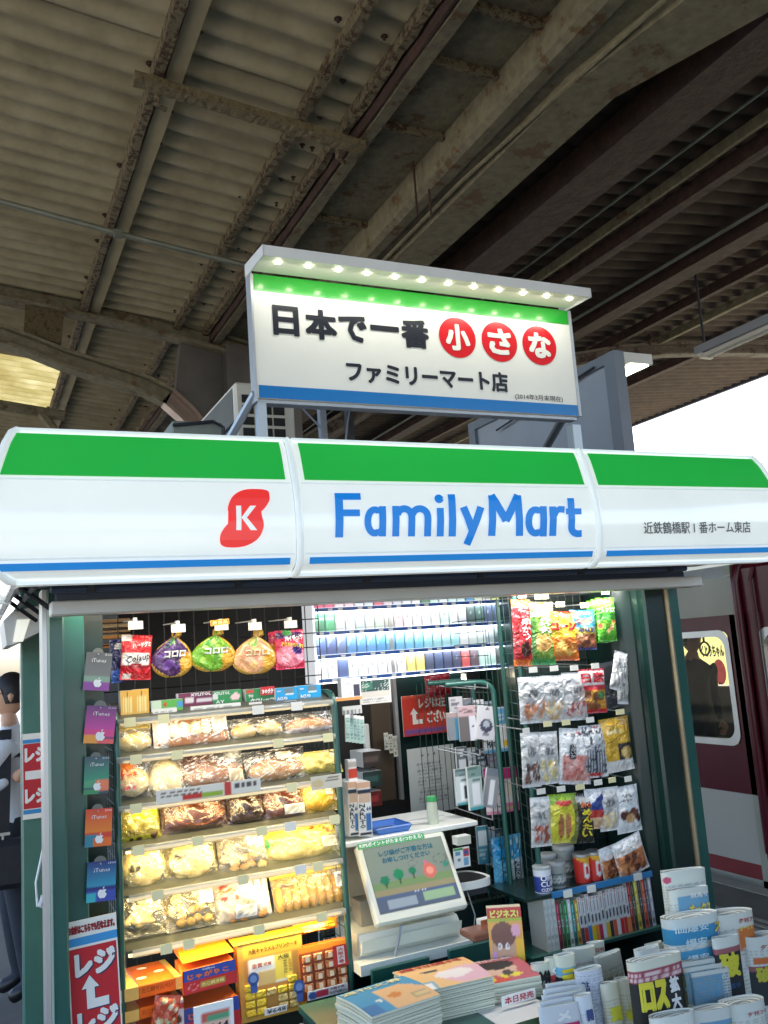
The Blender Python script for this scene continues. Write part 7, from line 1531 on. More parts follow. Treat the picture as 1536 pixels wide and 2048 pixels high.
for k in range(2):
    clr(['thin clear tube bag of rolled snacks tilted against the jamb', 'thin clear tube bag of rolled snacks behind the tilted one'][k], (1214+k*16, 1300+k*14, 1240+k*12, 1382+k*28), [(150, 150, 146), (190, 186, 180)], 20+k, roll=18-k*12, Y=YN-.06+k*.03)
sn('dark grey clear sleeve hanging below the tilted tube bags', (1206, 1320, 1246, 1418), Art((90, 92, 100), .6).rect(0, .9, 1, 1, (130, 130, 136), .8), Y=YN+.02, mt=FILM, roll=-6)
clr('clear bag with white tag of dark fish strips, first on the third row', (1040, 1462, 1078, 1578), [(120, 80, 70), (90, 70, 64)], 31, roll=3)
clr('clear bag of cream cheese strips, second on the third row', (1074, 1460, 1116, 1572), [(236, 220, 160), (226, 206, 140)], 32, roll=2)
sn('tilted white bag of pink dried shrimp strips with black label', (1112, 1452, 1176, 1574), Art((226, 228, 228)).rect(.06, .06, .96, .5, (214, 150, 140)).blobs(.1, .08, .9, .5, 20, .06, [(200, 110, 100), (232, 190, 180)], seed=7).rect(.3, .46, .46, .72, (50, 50, 54)).ell(.62, .93, .12, .025, (190, 60, 60)).lines(.1, .8, .9, .9, 2, (70, 70, 74)), [('さきいか', .31, .47, .45, .71, WHT, {'v': True})], roll=7)
sn('white bag of silver dried sardines with black label', (1158, 1446, 1212, 1560), Art((226, 228, 228)).rect(.08, .06, .92, .62, (180, 184, 188)).vstripes(.1, .1, .9, .5, 9, (60, 66, 78)).speck(14, .6, (60, 66, 80)).rect(.32, .62, .44, .8, (50, 50, 54)).ell(.62, .95, .14, .025, (190, 60, 60)).ell(.5, .05, .3, .04, (190, 60, 60)).lines(.1, .82, .9, .92, 2, (70, 70, 74)), roll=2)
sn('gold snack bag with corn nut photo, end of the third row', (1204, 1430, 1264, 1548), Art((206, 164, 50)).rect(0, 0, 1, .2, (224, 220, 214)).rect(.5, .2, .98, .5, (40, 34, 30)).ell(.75, .34, .18, .12, (226, 190, 110)).blobs(.6, .28, .9, .42, 9, .05, [(236, 206, 140), (200, 160, 80)], seed=3).diag(-1, 1.65, (186, 140, 40)).lines(.2, .7, .7, .85, 3, (236, 220, 160)), roll=-2)
clr('clear bag of sausage with navy band, first on the fourth row', (1058, 1590, 1100, 1698), [(180, 90, 70), (150, 80, 60)], 41, roll=4)
sn('yellow-green sausage bag with two long brown sausages', (1093, 1582, 1152, 1692), Art((214, 206, 60)).rect(0, .78, 1, 1, (150, 190, 50)).ell(.5, .82, .3, .06, (200, 60, 50)).ell(.38, .34, .1, .26, (176, 110, 60)).ell(.62, .36, .1, .26, (190, 120, 70)).rect(0, 0, 1, .06, (220, 210, 90)).ell(.5, .34, .03, .24, (230, 220, 120)), roll=4)
sn('black snack stick bag with large yellow lettering', (1134, 1582, 1184, 1692), Art((40, 44, 36)).rect(0, 0, .3, 1, (120, 120, 60)).ell(.5, .88, .3, .08, (200, 196, 190)), [('BIG', .4, .72, .8, .82, (226, 110, 50), {'b': .05}), ('めんたい', .42, .12, .85, .7, (232, 210, 60), {'v': True, 'b': .07})], roll=6)
sn('blue, red and white snack stick bag', (1166, 1574, 1206, 1662), Art((44, 70, 140)).diag(.4, .55, (226, 228, 230)).rect(0, .3, 1, .48, (196, 60, 50)).rect(0, 0, 1, .3, (220, 180, 140)), roll=5)
clr('clear tube of round nut biscuits beside the blue snack bag', (1196, 1570, 1238, 1666), [(232, 206, 150), (240, 220, 180)], 44, roll=2)
sn('silver-white bag of chocolate nuts, end of the fourth row', (1230, 1566, 1280, 1670), Art((222, 224, 224)).ell(.3, .38, .18, .11, (90, 50, 44)).ell(.68, .4, .2, .12, (110, 64, 50)).ell(.5, .3, .2, .1, (206, 160, 110)).ell(.85, .3, .12, .08, (80, 46, 40)).lines(.3, .66, .7, .86, 3, (110, 110, 110)), roll=-1)
# ---- cup shelf
def shelfz(px, py, Y): return float(P(px, py, Y)[2])
zc1 = (shelfz(1103, 1790, YN-.06)+shelfz(1302, 1742, YN-.06))/2; sx0, sx1 = float(P(1103, 1790, YN-.06)[0]), float(P(1302, 1742, YN-.06)[0])
mb = MB(); mb.box(sx0-.12, sx1, YN-.06, YN+.2, zc1-.012, zc1); cs = nb(mb, 'cup_shelf', GREEND)
mb = MB(); mb.box(sx0, sx1, YN-.066, YN-.0605, zc1-.016, zc1+.006); nb(mb, 'blue_rail', mat('blue_rail', (50, 120, 170), rough=.35, var=.1, scale=40), cs)
for px, py in ((1136, 1787), (1183, 1777), (1276, 1753)):
    q = P(px, py, YN-.07); mb = MB(); mb.box(q[0]-.02, q[0]+.02, YN-.0705, YN-.068, q[2]-.014, q[2]+.012); nb(mb, 'price_tag', TAGW, cs)
def can(label, box, Y, kind):
    loc, w, h = where(*box, Y); r = w/2
    root = thing('drink_can' if kind == 'can' else 'drink_cup', label, 'drink', (loc.x, Y+r, zc1+.0005), group='cups and cans on the blue-railed shelf'); h = h+.0
    art = {'cup': Art((226, 228, 232)).rect(0, .05, 1, .72, (44, 64, 140)), 'can': Art((206, 50, 40)).ell(.52, .5, .09, .36, (232, 228, 224)).ell(.52, .5, .05, .16, (206, 50, 40)).diag(-.9, 1.2, (226, 170, 50)), 'grey': Art((150, 156, 150)).rect(0, .1, 1, .5, (190, 194, 186)).lines(.2, .1, .8, .7, 5, (80, 90, 90))}[kind]
    mb = MB(); mb.grid(lambda u, v: (r*(.94+.06*v)*math.cos(math.pi*2*u+R(90)), r*(.94+.06*v)*math.sin(math.pi*2*u+R(90)), v*h*.86), 28, 16, 0, art); o = mb.build('body', CARD, root); o.data.shade_smooth()
    mb = MB(); mb.lathe([(r, h*.86), (r*1.04, h*.88), (r*1.04, h*.96), (r*.8, h), (0, h)], 20); mb.build('lid', mat('clear_grey_lid', (176, 180, 178), rough=.2, var=0) if kind != 'can' else ALU, root)
    if kind == 'cup':
        mb = MB(); S = lambda x, z, l: ((r+l+.0005)*math.sin(x/r), -(r+l+.0005)*math.cos(x/r), z)
        for s_, z0, z1 in (('One', .46, .68), ('CUP', .25, .45), ('OZEKI', .08, .2)): lettering(mb, s_, -r*.8, r*.75, h*z0, h*z1, S, 0, lin(WHT)+(1,), bold=.03)
        mb.build('lettering', PAPER, root)
can('blue and white cup with large white lettering, at the shelf end by the wire post', (1080, 1728, 1111, 1790), YN-.05, 'cup')
can('clear-lidded cup of dark snacks, behind and beside the first lettered cup', (1109, 1722, 1140, 1782), YN-.03, 'grey')
can('clear-lidded cup at the back of the shelf above the lettered cup', (1090, 1700, 1122, 1760), YN+.08, 'grey')
can('tall clear-lidded cup at the back of the shelf before the red cans', (1124, 1696, 1160, 1768), YN+.07, 'grey')
can('red can with white ring mark beside the clear-lidded cups', (1160, 1706, 1187, 1772), YN-.03, 'can')
can('red can with white ring mark next to the rice cracker bag', (1184, 1700, 1211, 1765), YN-.03, 'can')
cr_ = lambda s: Art((222, 214, 206)).rect(.05, .1, .95, .62, (196, 120, 70)).blobs(.1, .12, .9, .6, 14, .12, [(150, 80, 40), (206, 140, 90), (110, 60, 40)], seed=s).rect(0, .8, 1, 1, (226, 226, 224))
sn('rice cracker bag standing beside the red cans', (1204, 1684, 1250, 1762), cr_(3), Y=YN-.03, roll=-8)
sn('rice cracker bag leaning outward at the end of the blue-railed shelf', (1236, 1664, 1298, 1756), cr_(9), Y=YN-.05, roll=-14)
# ---- book shelf
zb2 = (shelfz(1105, 1902, YN-.06)+shelfz(1312, 1852, YN-.06))/2
mb = MB(); mb.box(sx0-.12, sx1+.01, YN-.08, YN+.2, zb2-.012, zb2); nb(mb, 'book_shelf', GREENP)
bx0_, bx1_ = float(P(1092, 1850, YN-.06)[0]), float(P(1308, 1810, YN-.06)[0])
spines = [((206, 210, 202), 'pale grey'), ((206, 210, 204), 'pale grey'), ((206, 210, 202), 'pale grey'), ((130, 40, 60), 'dark red'), ((50, 90, 60), 'dark green'), ((40, 120, 70), 'green'), ((210, 216, 210), 'white'), ((50, 120, 110), 'teal'), ((206, 150, 60), 'orange')]+[((226, 226, 224), 'white')]*14+[((150, 50, 50), 'red'), ((70, 70, 50), 'olive'), ((220, 200, 70), 'yellow'), ((60, 50, 50), 'black'), ((206, 80, 50), 'orange-red'), ((90, 80, 90), 'grey'), ((190, 190, 196), 'silver')]
foots = [(90, 70, 80), (190, 60, 60), (60, 130, 190), (236, 200, 40), (236, 150, 50), (200, 50, 90), (226, 226, 224), (236, 190, 60), (60, 60, 60), (226, 100, 60), (226, 226, 230), (206, 50, 50), (206, 60, 60), (226, 140, 60)]
n = len(spines); bw = (bx1_-bx0_)/n; rnd = random.Random(5)
FN = ['plum', 'red-brown', 'blue', 'yellow', 'orange', 'crimson', 'white', 'amber', 'black', 'coral', 'pale', 'red', 'brick', 'tan']
for i, (c, nm) in enumerate(spines):
    hb_ = float(P(1200, 1762, YN)[2]-P(1200, 1862, YN)[2])*(.86+.08*rnd.random()) if i > 2 else float(P(1200, 1762, YN)[2]-P(1200, 1862, YN)[2])*1.0
    if i >= 23: hb_ *= 1.14
    w = bw*.93; x = bx0_+bw*(i+.5); mb = MB(); d = .11
    a = Art(c); rnd2 = random.Random(i)
    wpp = 9 <= i < 23
    if wpp: a.rect(0, 0, 1, .34, foots[i-9]).ell(.5, .95, .18, .02, (200, 50, 60)).rect(.35, .42, .65, .6, (70, 70, 74)).rect(.38, .66, .6, .9, (150, 90, 96)).rect(0, .62, 1, .635, (90, 90, 100))
    elif i > 2: a.rect(.3, .3, .7, .9, [min(255, q*1.5+40) for q in c]).rect(.1, .04, .9, .16, [q*.6 for q in c]).rect(.2, .5, .8, .55, c).rect(.2, .7, .8, .74, c)
    else: a.lines(.1, .05, .9, .9, 6, (170, 174, 168))
    mb.add([(-w/2, 0, 0), (w/2, 0, 0), (w/2, d, 0), (-w/2, d, 0), (-w/2, 0, hb_), (w/2, 0, hb_), (w/2, d, hb_), (-w/2, d, hb_)], [(0, 3, 2, 1), (4, 5, 6, 7), (1, 2, 6, 5), (3, 0, 4, 7)], 0, lin((214, 210, 196))+(1,))
    mb.grid(lambda u, v: ((u-.5)*w, 0, v*hb_), 5, 28, 0, a)
    o = mb.build('paperback', CARD, None, (x, YN-.062, zb2+.0005), (R(-3), R(rnd.uniform(-.7, .7)), 0))
    lb_ = ('white paperback with %s foot band, %s book from the wire post' % (FN[i-9], ORD[i])) if wpp else '%s spined paperback, %s book from the wire post on the book shelf' % (nm, ORD[i])
    tag(o, lb_, 'book', 'paperbacks on the book shelf')
    if wpp or i > 2:
        letters(o, [(['物語', '事件', '探偵', '殺人', '旅情', '夜の', '恋の'][i % 7]+['の月', '簿', '記', '考', '帖'][i % 5], .22, .44, .82, .60, (60, 60, 66) if wpp else WHT, {'v': True, 'b': .0})], lambda x_, z_, l: (x_, -l, z_), w, hb_)

# ================================================================== NEWSPAPERS
def paper(label, box, Y, art, L=(), flat_=.32, roll=0, lean=8, yaw=0, turns=2.2, name='newspaper', ext=0, seed=0, open_=0):
    """a folded newspaper: a sheet wound in a flattened roll; box in pixels (its lower part may run past the frame: ext = extra length)"""
    loc, w, h = where(*box, Y); h0 = h; h += ext; loc.z -= ext
    rx_, ry_ = w/2, w/2*flat_
    def curve(t, k, v=1):        # t turns; k how far inward
        s = 1-.10*k; a = math.pi*2*t-math.pi/2
        e = .75
        c_, s_ = math.cos(a), math.sin(a)
        return (rx_*s*math.copysign(abs(c_)**e, c_), ry_*s*math.copysign(abs(s_)**(e), s_)+.0)
    mb = MB(); nu = 40; seed = box[0] % 7
    def F(u, v):
        x, y = curve(u-.5+.0, 0); top = h+.003*math.sin(u*9+seed)
        return (x*(1+.02*math.sin(v*4+seed)), y, v*top)
    # full outer skin: front half carries the print
    class Newsprint:
        def eval(s_, U, V):
            C = art.eval(U, V); lum = C[:, :3].mean(1); seed2 = box[0]*.1
            m_ = (lum > .42) & (V < (1-14*.003/h)) & (np.sin(V*170+seed2)+.8*np.sin(U*75+np.floor(V*9)*2.1+seed2) > .25); C[m_, :3] *= .74
            blk = (lum > .42) & (V < .55) & (np.sin(U*7+seed2)*np.sin(V*11+seed2*2) > .72); C[blk, :3] *= .62
            return C
    mb.grid(lambda u, v: F((u-.5)*.62+.5, v), nu, 80, 0, Newsprint())
    mb.grid(lambda u, v: F(.81+u*.38, v), 12, 6, 0, Art((190, 196, 188)))
    # inner leaves: page edges in rings, slightly uneven, stepping down towards the middle
    n = 26; ks = [0, .35, .9, 1.2, 1.9, 2.3, 3.1, 3.6, 4.6, 5.2, 6.4, 7.2, 8.6]
    for j in range(len(ks)-1):
        cc = lin([(222, 226, 218), (150, 156, 150)][j % 2])+(1,)
        zz_ = lambda i, q: h-(.0 if q == 0 else .0025*q**.8+.0015*math.sin(q*2.1+seed))-.002*(1+math.sin(6.28*i/n*2+q+seed))*(q > 0)
        mb.add([(*curve(i/n, ks[j]), zz_(i, ks[j])) for i in range(n)]+[(*curve(i/n, ks[j+1]), zz_(i, ks[j+1])) for i in range(n)], [(i, (i+1) % n, n+(i+1) % n, n+i) for i in range(n)], 0, cc)
    mb.add([(*curve(i/n, ks[-1]), h-.02) for i in range(n)], [tuple(range(n))], 0, lin((130, 136, 130))+(1,))
    # keep the long edge of the fold crisp
    o = mb.build(name, NEWS, None, loc, (R(-lean), R(roll), R(yaw))); tag(o, label, 'newspaper', 'folded newspapers standing in the rack'); autosmooth(o, 55)
    def S(x, z, l):
        uu = max(-.97, min(.97, x/rx_)); t = math.acos(max(-1, min(1, abs(uu)**(1/.75))))*(1); y = -ry_*abs(math.sin(t))**.75
        return (x*(1.0), y-l-.0012, z)
    if L: 
        L2 = [(s, u0, (v0*h0+ext)/h, u1, (v1*h0+ext)/h, *r) for s, u0, v0, u1, v1, *r in L]
        letters(o, L2, S, w, h, lift=.0016)
    return o
NP = (206, 210, 192)
def npart(seed=0, ext=0): return Art(NP).lines(.06, .04, .94, .9, 20, (160, 166, 162), seed=seed)
def headl(bgc, u0, v0, u1, v1, seed=0): return npart(seed).rect(u0, v0, u1, v1, bgc)
# left group, before the book shelf
paper('white-topped newspaper roll with 848 in bold black digits', (1066, 1926, 1100, 2010), 2.50, Art(NP).rect(0, .3, 1, .8, (200, 206, 200)).rect(.55, .0, .9, .3, (190, 120, 110)), [('848', .12, .46, .9, .82, BLK, {'b': .06})], ext=.15, flat_=.6, lean=6, roll=4)
paper('newspaper roll with red and blue lettered front beside the 848 roll', (1094, 1916, 1118, 2000), 2.50, Art(NP).rect(0, .55, 1, .82, (190, 66, 66)).rect(0, .3, 1, .55, (70, 110, 170)).rect(0, 0, 1, .3, (60, 64, 84)), [('G', .2, .56, .85, .8, WHT, {'b': .06})], ext=.15, flat_=.7, lean=6, roll=4)
paper('newspaper roll with blue band and huge yellow character on black', (1113, 1908, 1152, 2010), 2.48, Art(NP).rect(0, 0, 1, .78, (38, 40, 56)).rect(0, .8, 1, .88, (110, 170, 200)), [('一', .15, .62, .85, .7, (226, 206, 50), {'b': .3}), ('弾', .12, .15, .9, .6, (226, 206, 50), {'b': .06})], ext=.15, flat_=.55, lean=6, roll=4)
paper('newspaper with dark blue shogi headline behind the yellow-lettered roll', (1128, 1892, 1192, 1985), 2.62, Art(NP).rect(.15, .62, .85, .75, (60, 90, 140)).rect(.12, .3, .9, .6, (50, 70, 120)).lines(.1, .05, .9, .28, 6, (120, 126, 140)), [('将棋', .2, .33, .82, .58, WHT, {'b': .05}), ('産経新聞', .2, .64, .8, .73, WHT)], ext=.2, lean=5, roll=4)
paper('newspaper roll with green and orange print at the back', (1178, 1884, 1210, 1975), 2.66, Art(NP).rect(.2, .45, .9, .8, (200, 206, 80)).rect(.25, .6, .8, .75, (120, 170, 80)).rect(.7, .2, 1, .5, (220, 120, 60)), [('日刊', .25, .78, .8, .88, (180, 60, 50))], ext=.2, flat_=.55, lean=5, roll=4)
paper('blue-grey folded newspaper leaning open in the middle of the rack', (1168, 1930, 1216, 2048), 2.42, Art((196, 204, 216)).lines(.1, .02, .9, .95, 30, (160, 168, 184), seed=4), [('社説', .12, .55, .4, .8, (60, 70, 110), {'v': True, 'b': .04})], ext=.1, flat_=.4, lean=4, roll=-3, yaw=-14)
paper('large tan-edged newspaper leaning behind the open fold', (1212, 1900, 1266, 2000), 2.58, Art((190, 192, 176)).lines(.1, .05, .9, .85, 12, (140, 140, 126)), ext=.25, lean=5, roll=-3)
for k in range(5):
    paper('white folded newspaper with red masthead, %s of five fanned at the shelf foot' % ORD[k], (1084+k*4, 2004-k*12, 1166+k*5, 2064-k*8), 2.30+k*.028, Art((204, 210, 214)).rect(.35, .0, .75, .72, (176, 44, 96) if k == 0 else (196, 202, 206)), [('メ', .38, .1, .72, .66, WHT, {'b': .08})] if k == 0 else (), ext=.12, flat_=.14, lean=14, roll=5)
paper('narrow rolled newspaper with blue lettering below the open fold', (1164, 1988, 1194, 2060), 2.32, Art((206, 212, 218)), [('開', .3, .2, .75, .55, (60, 80, 130), {'b': .05})], ext=.12, flat_=.7, lean=8)
for k in range(2):
    paper(['cream roll with green-outlined yellow lettering beside the open fold', 'cream roll with big yellow Latin letters next to its pair'][k], (1214+k*30, 1966-k*8, 1244+k*30, 2070), 2.36+k*.02, Art((206, 208, 190)).rect(0, .0, 1, .06, (190, 100, 140)), [(['週', 'eN'][k], .08, .22, .95, .52, (206, 206, 60), {'b': .08})], ext=.12, flat_=.75, lean=8, roll=3)
# the big black and yellow one
paper('large newspaper with giant yellow characters on black and a red headline strip', (1262, 1900, 1374, 2070), 2.24, Art(NP).rect(.02, .16, .82, .86, (40, 42, 40)).rect(.02, .78, .82, .9, (150, 70, 84)).lines(.04, .79, .8, .89, 2, (214, 190, 190)).rect(.0, .0, .8, .14, (80, 150, 180)).rect(.84, .1, 1, .75, (176, 176, 60)), [('ロス', .05, .26, .54, .70, (214, 206, 60), {'b': .07}), ('拡大', .58, .2, .78, .72, (226, 228, 226), {'v': True, 'b': .05}), ('高値', .86, .2, .98, .7, (70, 74, 40), {'v': True})], ext=.08, flat_=.30, lean=6, roll=4, yaw=4)
paper('newspaper behind the giant yellow-lettered one, with a small orange square mark', (1282, 1890, 1330, 1985), 2.40, Art((214, 220, 212)).rect(.45, .58, .75, .85, (210, 120, 60)), [('オ', .5, .62, .72, .82, (240, 220, 120), {'b': .05})], ext=.1, flat_=.4, lean=6)
paper('newspaper fold with oval red masthead beside the orange square mark', (1326, 1896, 1366, 1990), 2.38, Art((214, 220, 212)).ell(.5, .74, .42, .08, (190, 70, 90)), [('ゲンダイ', .16, .69, .84, .79, WHT, {'b': .02})], ext=.1, flat_=.45, lean=6)
# the tall tower
paper('pale newspaper at the top back of the tall newspaper tower', (1326, 1731, 1410, 1822), 2.62, Art((212, 218, 208)).ell(.2, .9, .1, .04, (190, 80, 110)), [('オークス', .38, .25, .98, .52, (214, 190, 80), {'b': .02})], ext=.15, flat_=.3, lean=4, roll=4)
paper('newspaper with red and yellow racing headline in the tall tower', (1340, 1768, 1416, 1850), 2.56, Art((208, 214, 206)).rect(.28, .12, 1, .6, (186, 66, 78)).rect(.3, .68, 1, .9, (110, 160, 190)).rect(.3, 0, 1, .12, (60, 84, 140)), [('オークス', .33, .18, .96, .52, (230, 206, 90), {'b': .05}), ('競馬号', .4, .7, .9, .88, WHT)], ext=.15, flat_=.3, lean=4, roll=4)
paper('broad sky-blue printed newspaper wrapped round the tall tower', (1332, 1816, 1436, 1948), 2.48, Art((206, 214, 210)).rect(0, .7, .72, .88, (60, 140, 180)).rect(0, .42, .72, .62, (70, 150, 190)).rect(0, .16, .72, .3, (80, 150, 186)).rect(.74, .62, 1, .85, (186, 66, 84)).rect(.74, .28, 1, .6, (50, 70, 120)).rect(0, .3, .6, .36, (150, 190, 200)), [('価爆安', .04, .72, .66, .86, (206, 226, 230), {'b': .02}), ('爆安', .2, .44, .6, .6, (206, 226, 230), {'b': .02}), ('爆安', .2, .17, .6, .29, (206, 226, 230)), ('ス', .78, .64, .98, .82, (230, 206, 90), {'b': .05}), ('ソ', .76, .34, .98, .56, (220, 226, 226), {'b': .05})], ext=.1, flat_=.42, lean=4, roll=3)
for k in range(3):
    paper('blue and grey printed newspaper, %s of three fanned under the tall tower' % ORD[k], (1362+k*14, 1912+k*10, 1440+k*12, 2030+k*6), 2.40-k*.02, Art((196, 204, 200)).rect(0, .55, .6, .95, (90, 150, 184)).lines(.0, .05, 1, .95, 24, (130, 150, 160), seed=k).rect(0, .1, .5, .25, (100, 170, 190)), ext=.1, flat_=.22, lean=6, roll=4)
# right side
paper('tall evening paper roll with red masthead and blue photo strip', (1416, 1812, 1506, 1985), 2.50, Art((212, 216, 206)).rect(.48, .62, .82, .84, (206, 120, 60)).rect(.84, .3, 1, .84, (100, 120, 160)).rect(.52, .42, .8, .64, (190, 190, 190)).rect(.84, .22, 1, .34, (40, 50, 80)), [('夕刊フジ', .5, .86, .98, .93, (186, 60, 60), {'b': .03}), ('オークス', .5, .76, .82, .83, (240, 220, 120)), ('中', .86, .23, .98, .32, WHT)], ext=.08, flat_=.5, lean=4, roll=4)
paper('newspaper with one giant yellow character on black beside the evening paper', (1430, 1866, 1482, 1990), 2.40, Art((206, 212, 204)).rect(.0, .18, .82, .78, (40, 44, 46)).rect(0, .78, .82, .86, (150, 90, 96)).rect(.2, .04, .8, .16, (100, 150, 180)), [('破', .05, .26, .8, .72, (206, 200, 60), {'b': .06}), ('選手', .3, .05, .75, .15, (50, 80, 120))], ext=.06, flat_=.3, lean=4, roll=4)
paper('newspaper roll cut by the picture edge with yellow character on black', (1490, 1860, 1560, 2000), 2.46, Art((206, 212, 204)).rect(.0, .2, .9, .6, (50, 56, 58)).rect(.3, .68, .6, .75, (200, 110, 60)).rect(.0, .6, .9, .66, (150, 90, 96)), [('夕刊', .3, .78, .7, .86, (170, 80, 70)), ('破', .1, .24, .5, .5, (190, 186, 60), {'b': .06})], ext=.08, flat_=.4, lean=4, roll=4)
paper('low newspaper with racing headline at the bottom front', (1384, 2006, 1462, 2090), 2.22, Art((206, 212, 206)).rect(.2, .1, 1, .5, (186, 66, 78)).rect(.3, .55, 1, .8, (110, 160, 190)), [('オークス', .24, .2, .96, .44, (230, 206, 90), {'b': .04})], ext=.08, flat_=.35, lean=6, roll=4)
paper('low newspaper with oval red masthead at the bottom front', (1304, 2016, 1388, 2090), 2.16, Art((210, 216, 208)).ell(.55, .55, .34, .16, (196, 80, 100)), [('ゲンダイ', .28, .46, .82, .64, WHT, {'b': .02})], ext=.08, flat_=.4, lean=6, roll=4)
paper('low evening paper roll with blue photo at the bottom corner', (1450, 1990, 1528, 2090), 2.26, Art((208, 214, 206)).rect(.5, .0, 1, .55, (100, 120, 170)).rect(.35, .3, .7, .52, (196, 110, 70)), [('夕刊フジ', .35, .64, .95, .76, (176, 70, 70), {'b': .02})], ext=.08, flat_=.55, lean=6, roll=4)
for k in range(3):
    paper('plain cream newspaper standing behind the tower, %s of three' % ORD[k], (1296+k*12, 1884+k*3, 1330+k*12, 1960), 2.64+k*.02, Art((206, 210, 200)), ext=.2, flat_=.3, lean=4, roll=2)
nr = thing('newspaper_rack', 'stepped dark green newspaper rack holding the folded papers', 'display rack', (float(P(1070, 2040, 2.3)[0]), 2.1, FZ))
rx1 = float(P(1560, 2000, 2.3)[0])-nr.location.x
for k, (y, z) in enumerate(((2.12, .22), (2.30, .30), (2.48, .36))):
    mb = MB(); mb.box(0, rx1, y-2.1, y+.18-2.1, z, z+.012); mb.build('shelf', GREEND, nr)
    mb = MB(); mb.tube([(0, y-2.1, z+.09), (rx1, y-2.1, z+.09)], .005, 6); mb.build('rail', WIRE, nr)
for x in (0, rx1):
    mb = MB(); mb.box(x-.012, x+.012, 0, .6, 0, .36); mb.build('side_frame', GREENP, nr)
# low green packet edge at the very bottom beside the magazines
carton('magazine', 'green-covered magazine lying low under the green shelf edge', 'magazine', (1004, 2026, 1120, 2080), 2.36, Art((60, 84, 56)).speck(17, .4, (80, 104, 66)), d=.2, mt=PAPER)
# ================================================================== PEOPLE
def skin_figure(name, joints, edges, radii, m, parent=None, sub=2, root=0, loc=(0, 0, 0)):
    me = bpy.data.meshes.new(name); me.from_pydata(joints, edges, []); o = bpy.data.objects.new(name, me); sc.collection.objects.link(o)
    md = o.modifiers.new('skin', 'SKIN'); md.use_smooth_shade = True; md.branch_smoothing = .6
    for v_, r_ in zip(me.skin_vertices[0].data, radii): v_.radius = (r_, r_) if not hasattr(r_, '__len__') else r_; v_.use_root = False
    me.skin_vertices[0].data[root].use_root = True
    s = o.modifiers.new('sub', 'SUBSURF'); s.levels = sub; s.render_levels = sub
    dg = bpy.context.evaluated_depsgraph_get(); nm = bpy.data.meshes.new_from_object(o.evaluated_get(dg)); nm.name = name
    bpy.data.objects.remove(o); nm.materials.clear(); nm.materials.append(m); nm.shade_smooth()
    o = bpy.data.objects.new(name, nm); sc.collection.objects.link(o); o.location = loc
    if parent: o.parent = parent
    return o
SKIN = mat('skin_tone', (206, 160, 130), rough=.5, var=.04); HAIR = mat('black_hair', (28, 24, 24), rough=.5, var=.2, scale=40)
SHIRT = mat('white_shirt', (214, 218, 224), rough=.8, var=.05, scale=6, bump=.3, bscale=14); TROUS = mat('dark_trousers', (40, 46, 56), rough=.85, var=.15, scale=8, bump=.3, bscale=12)
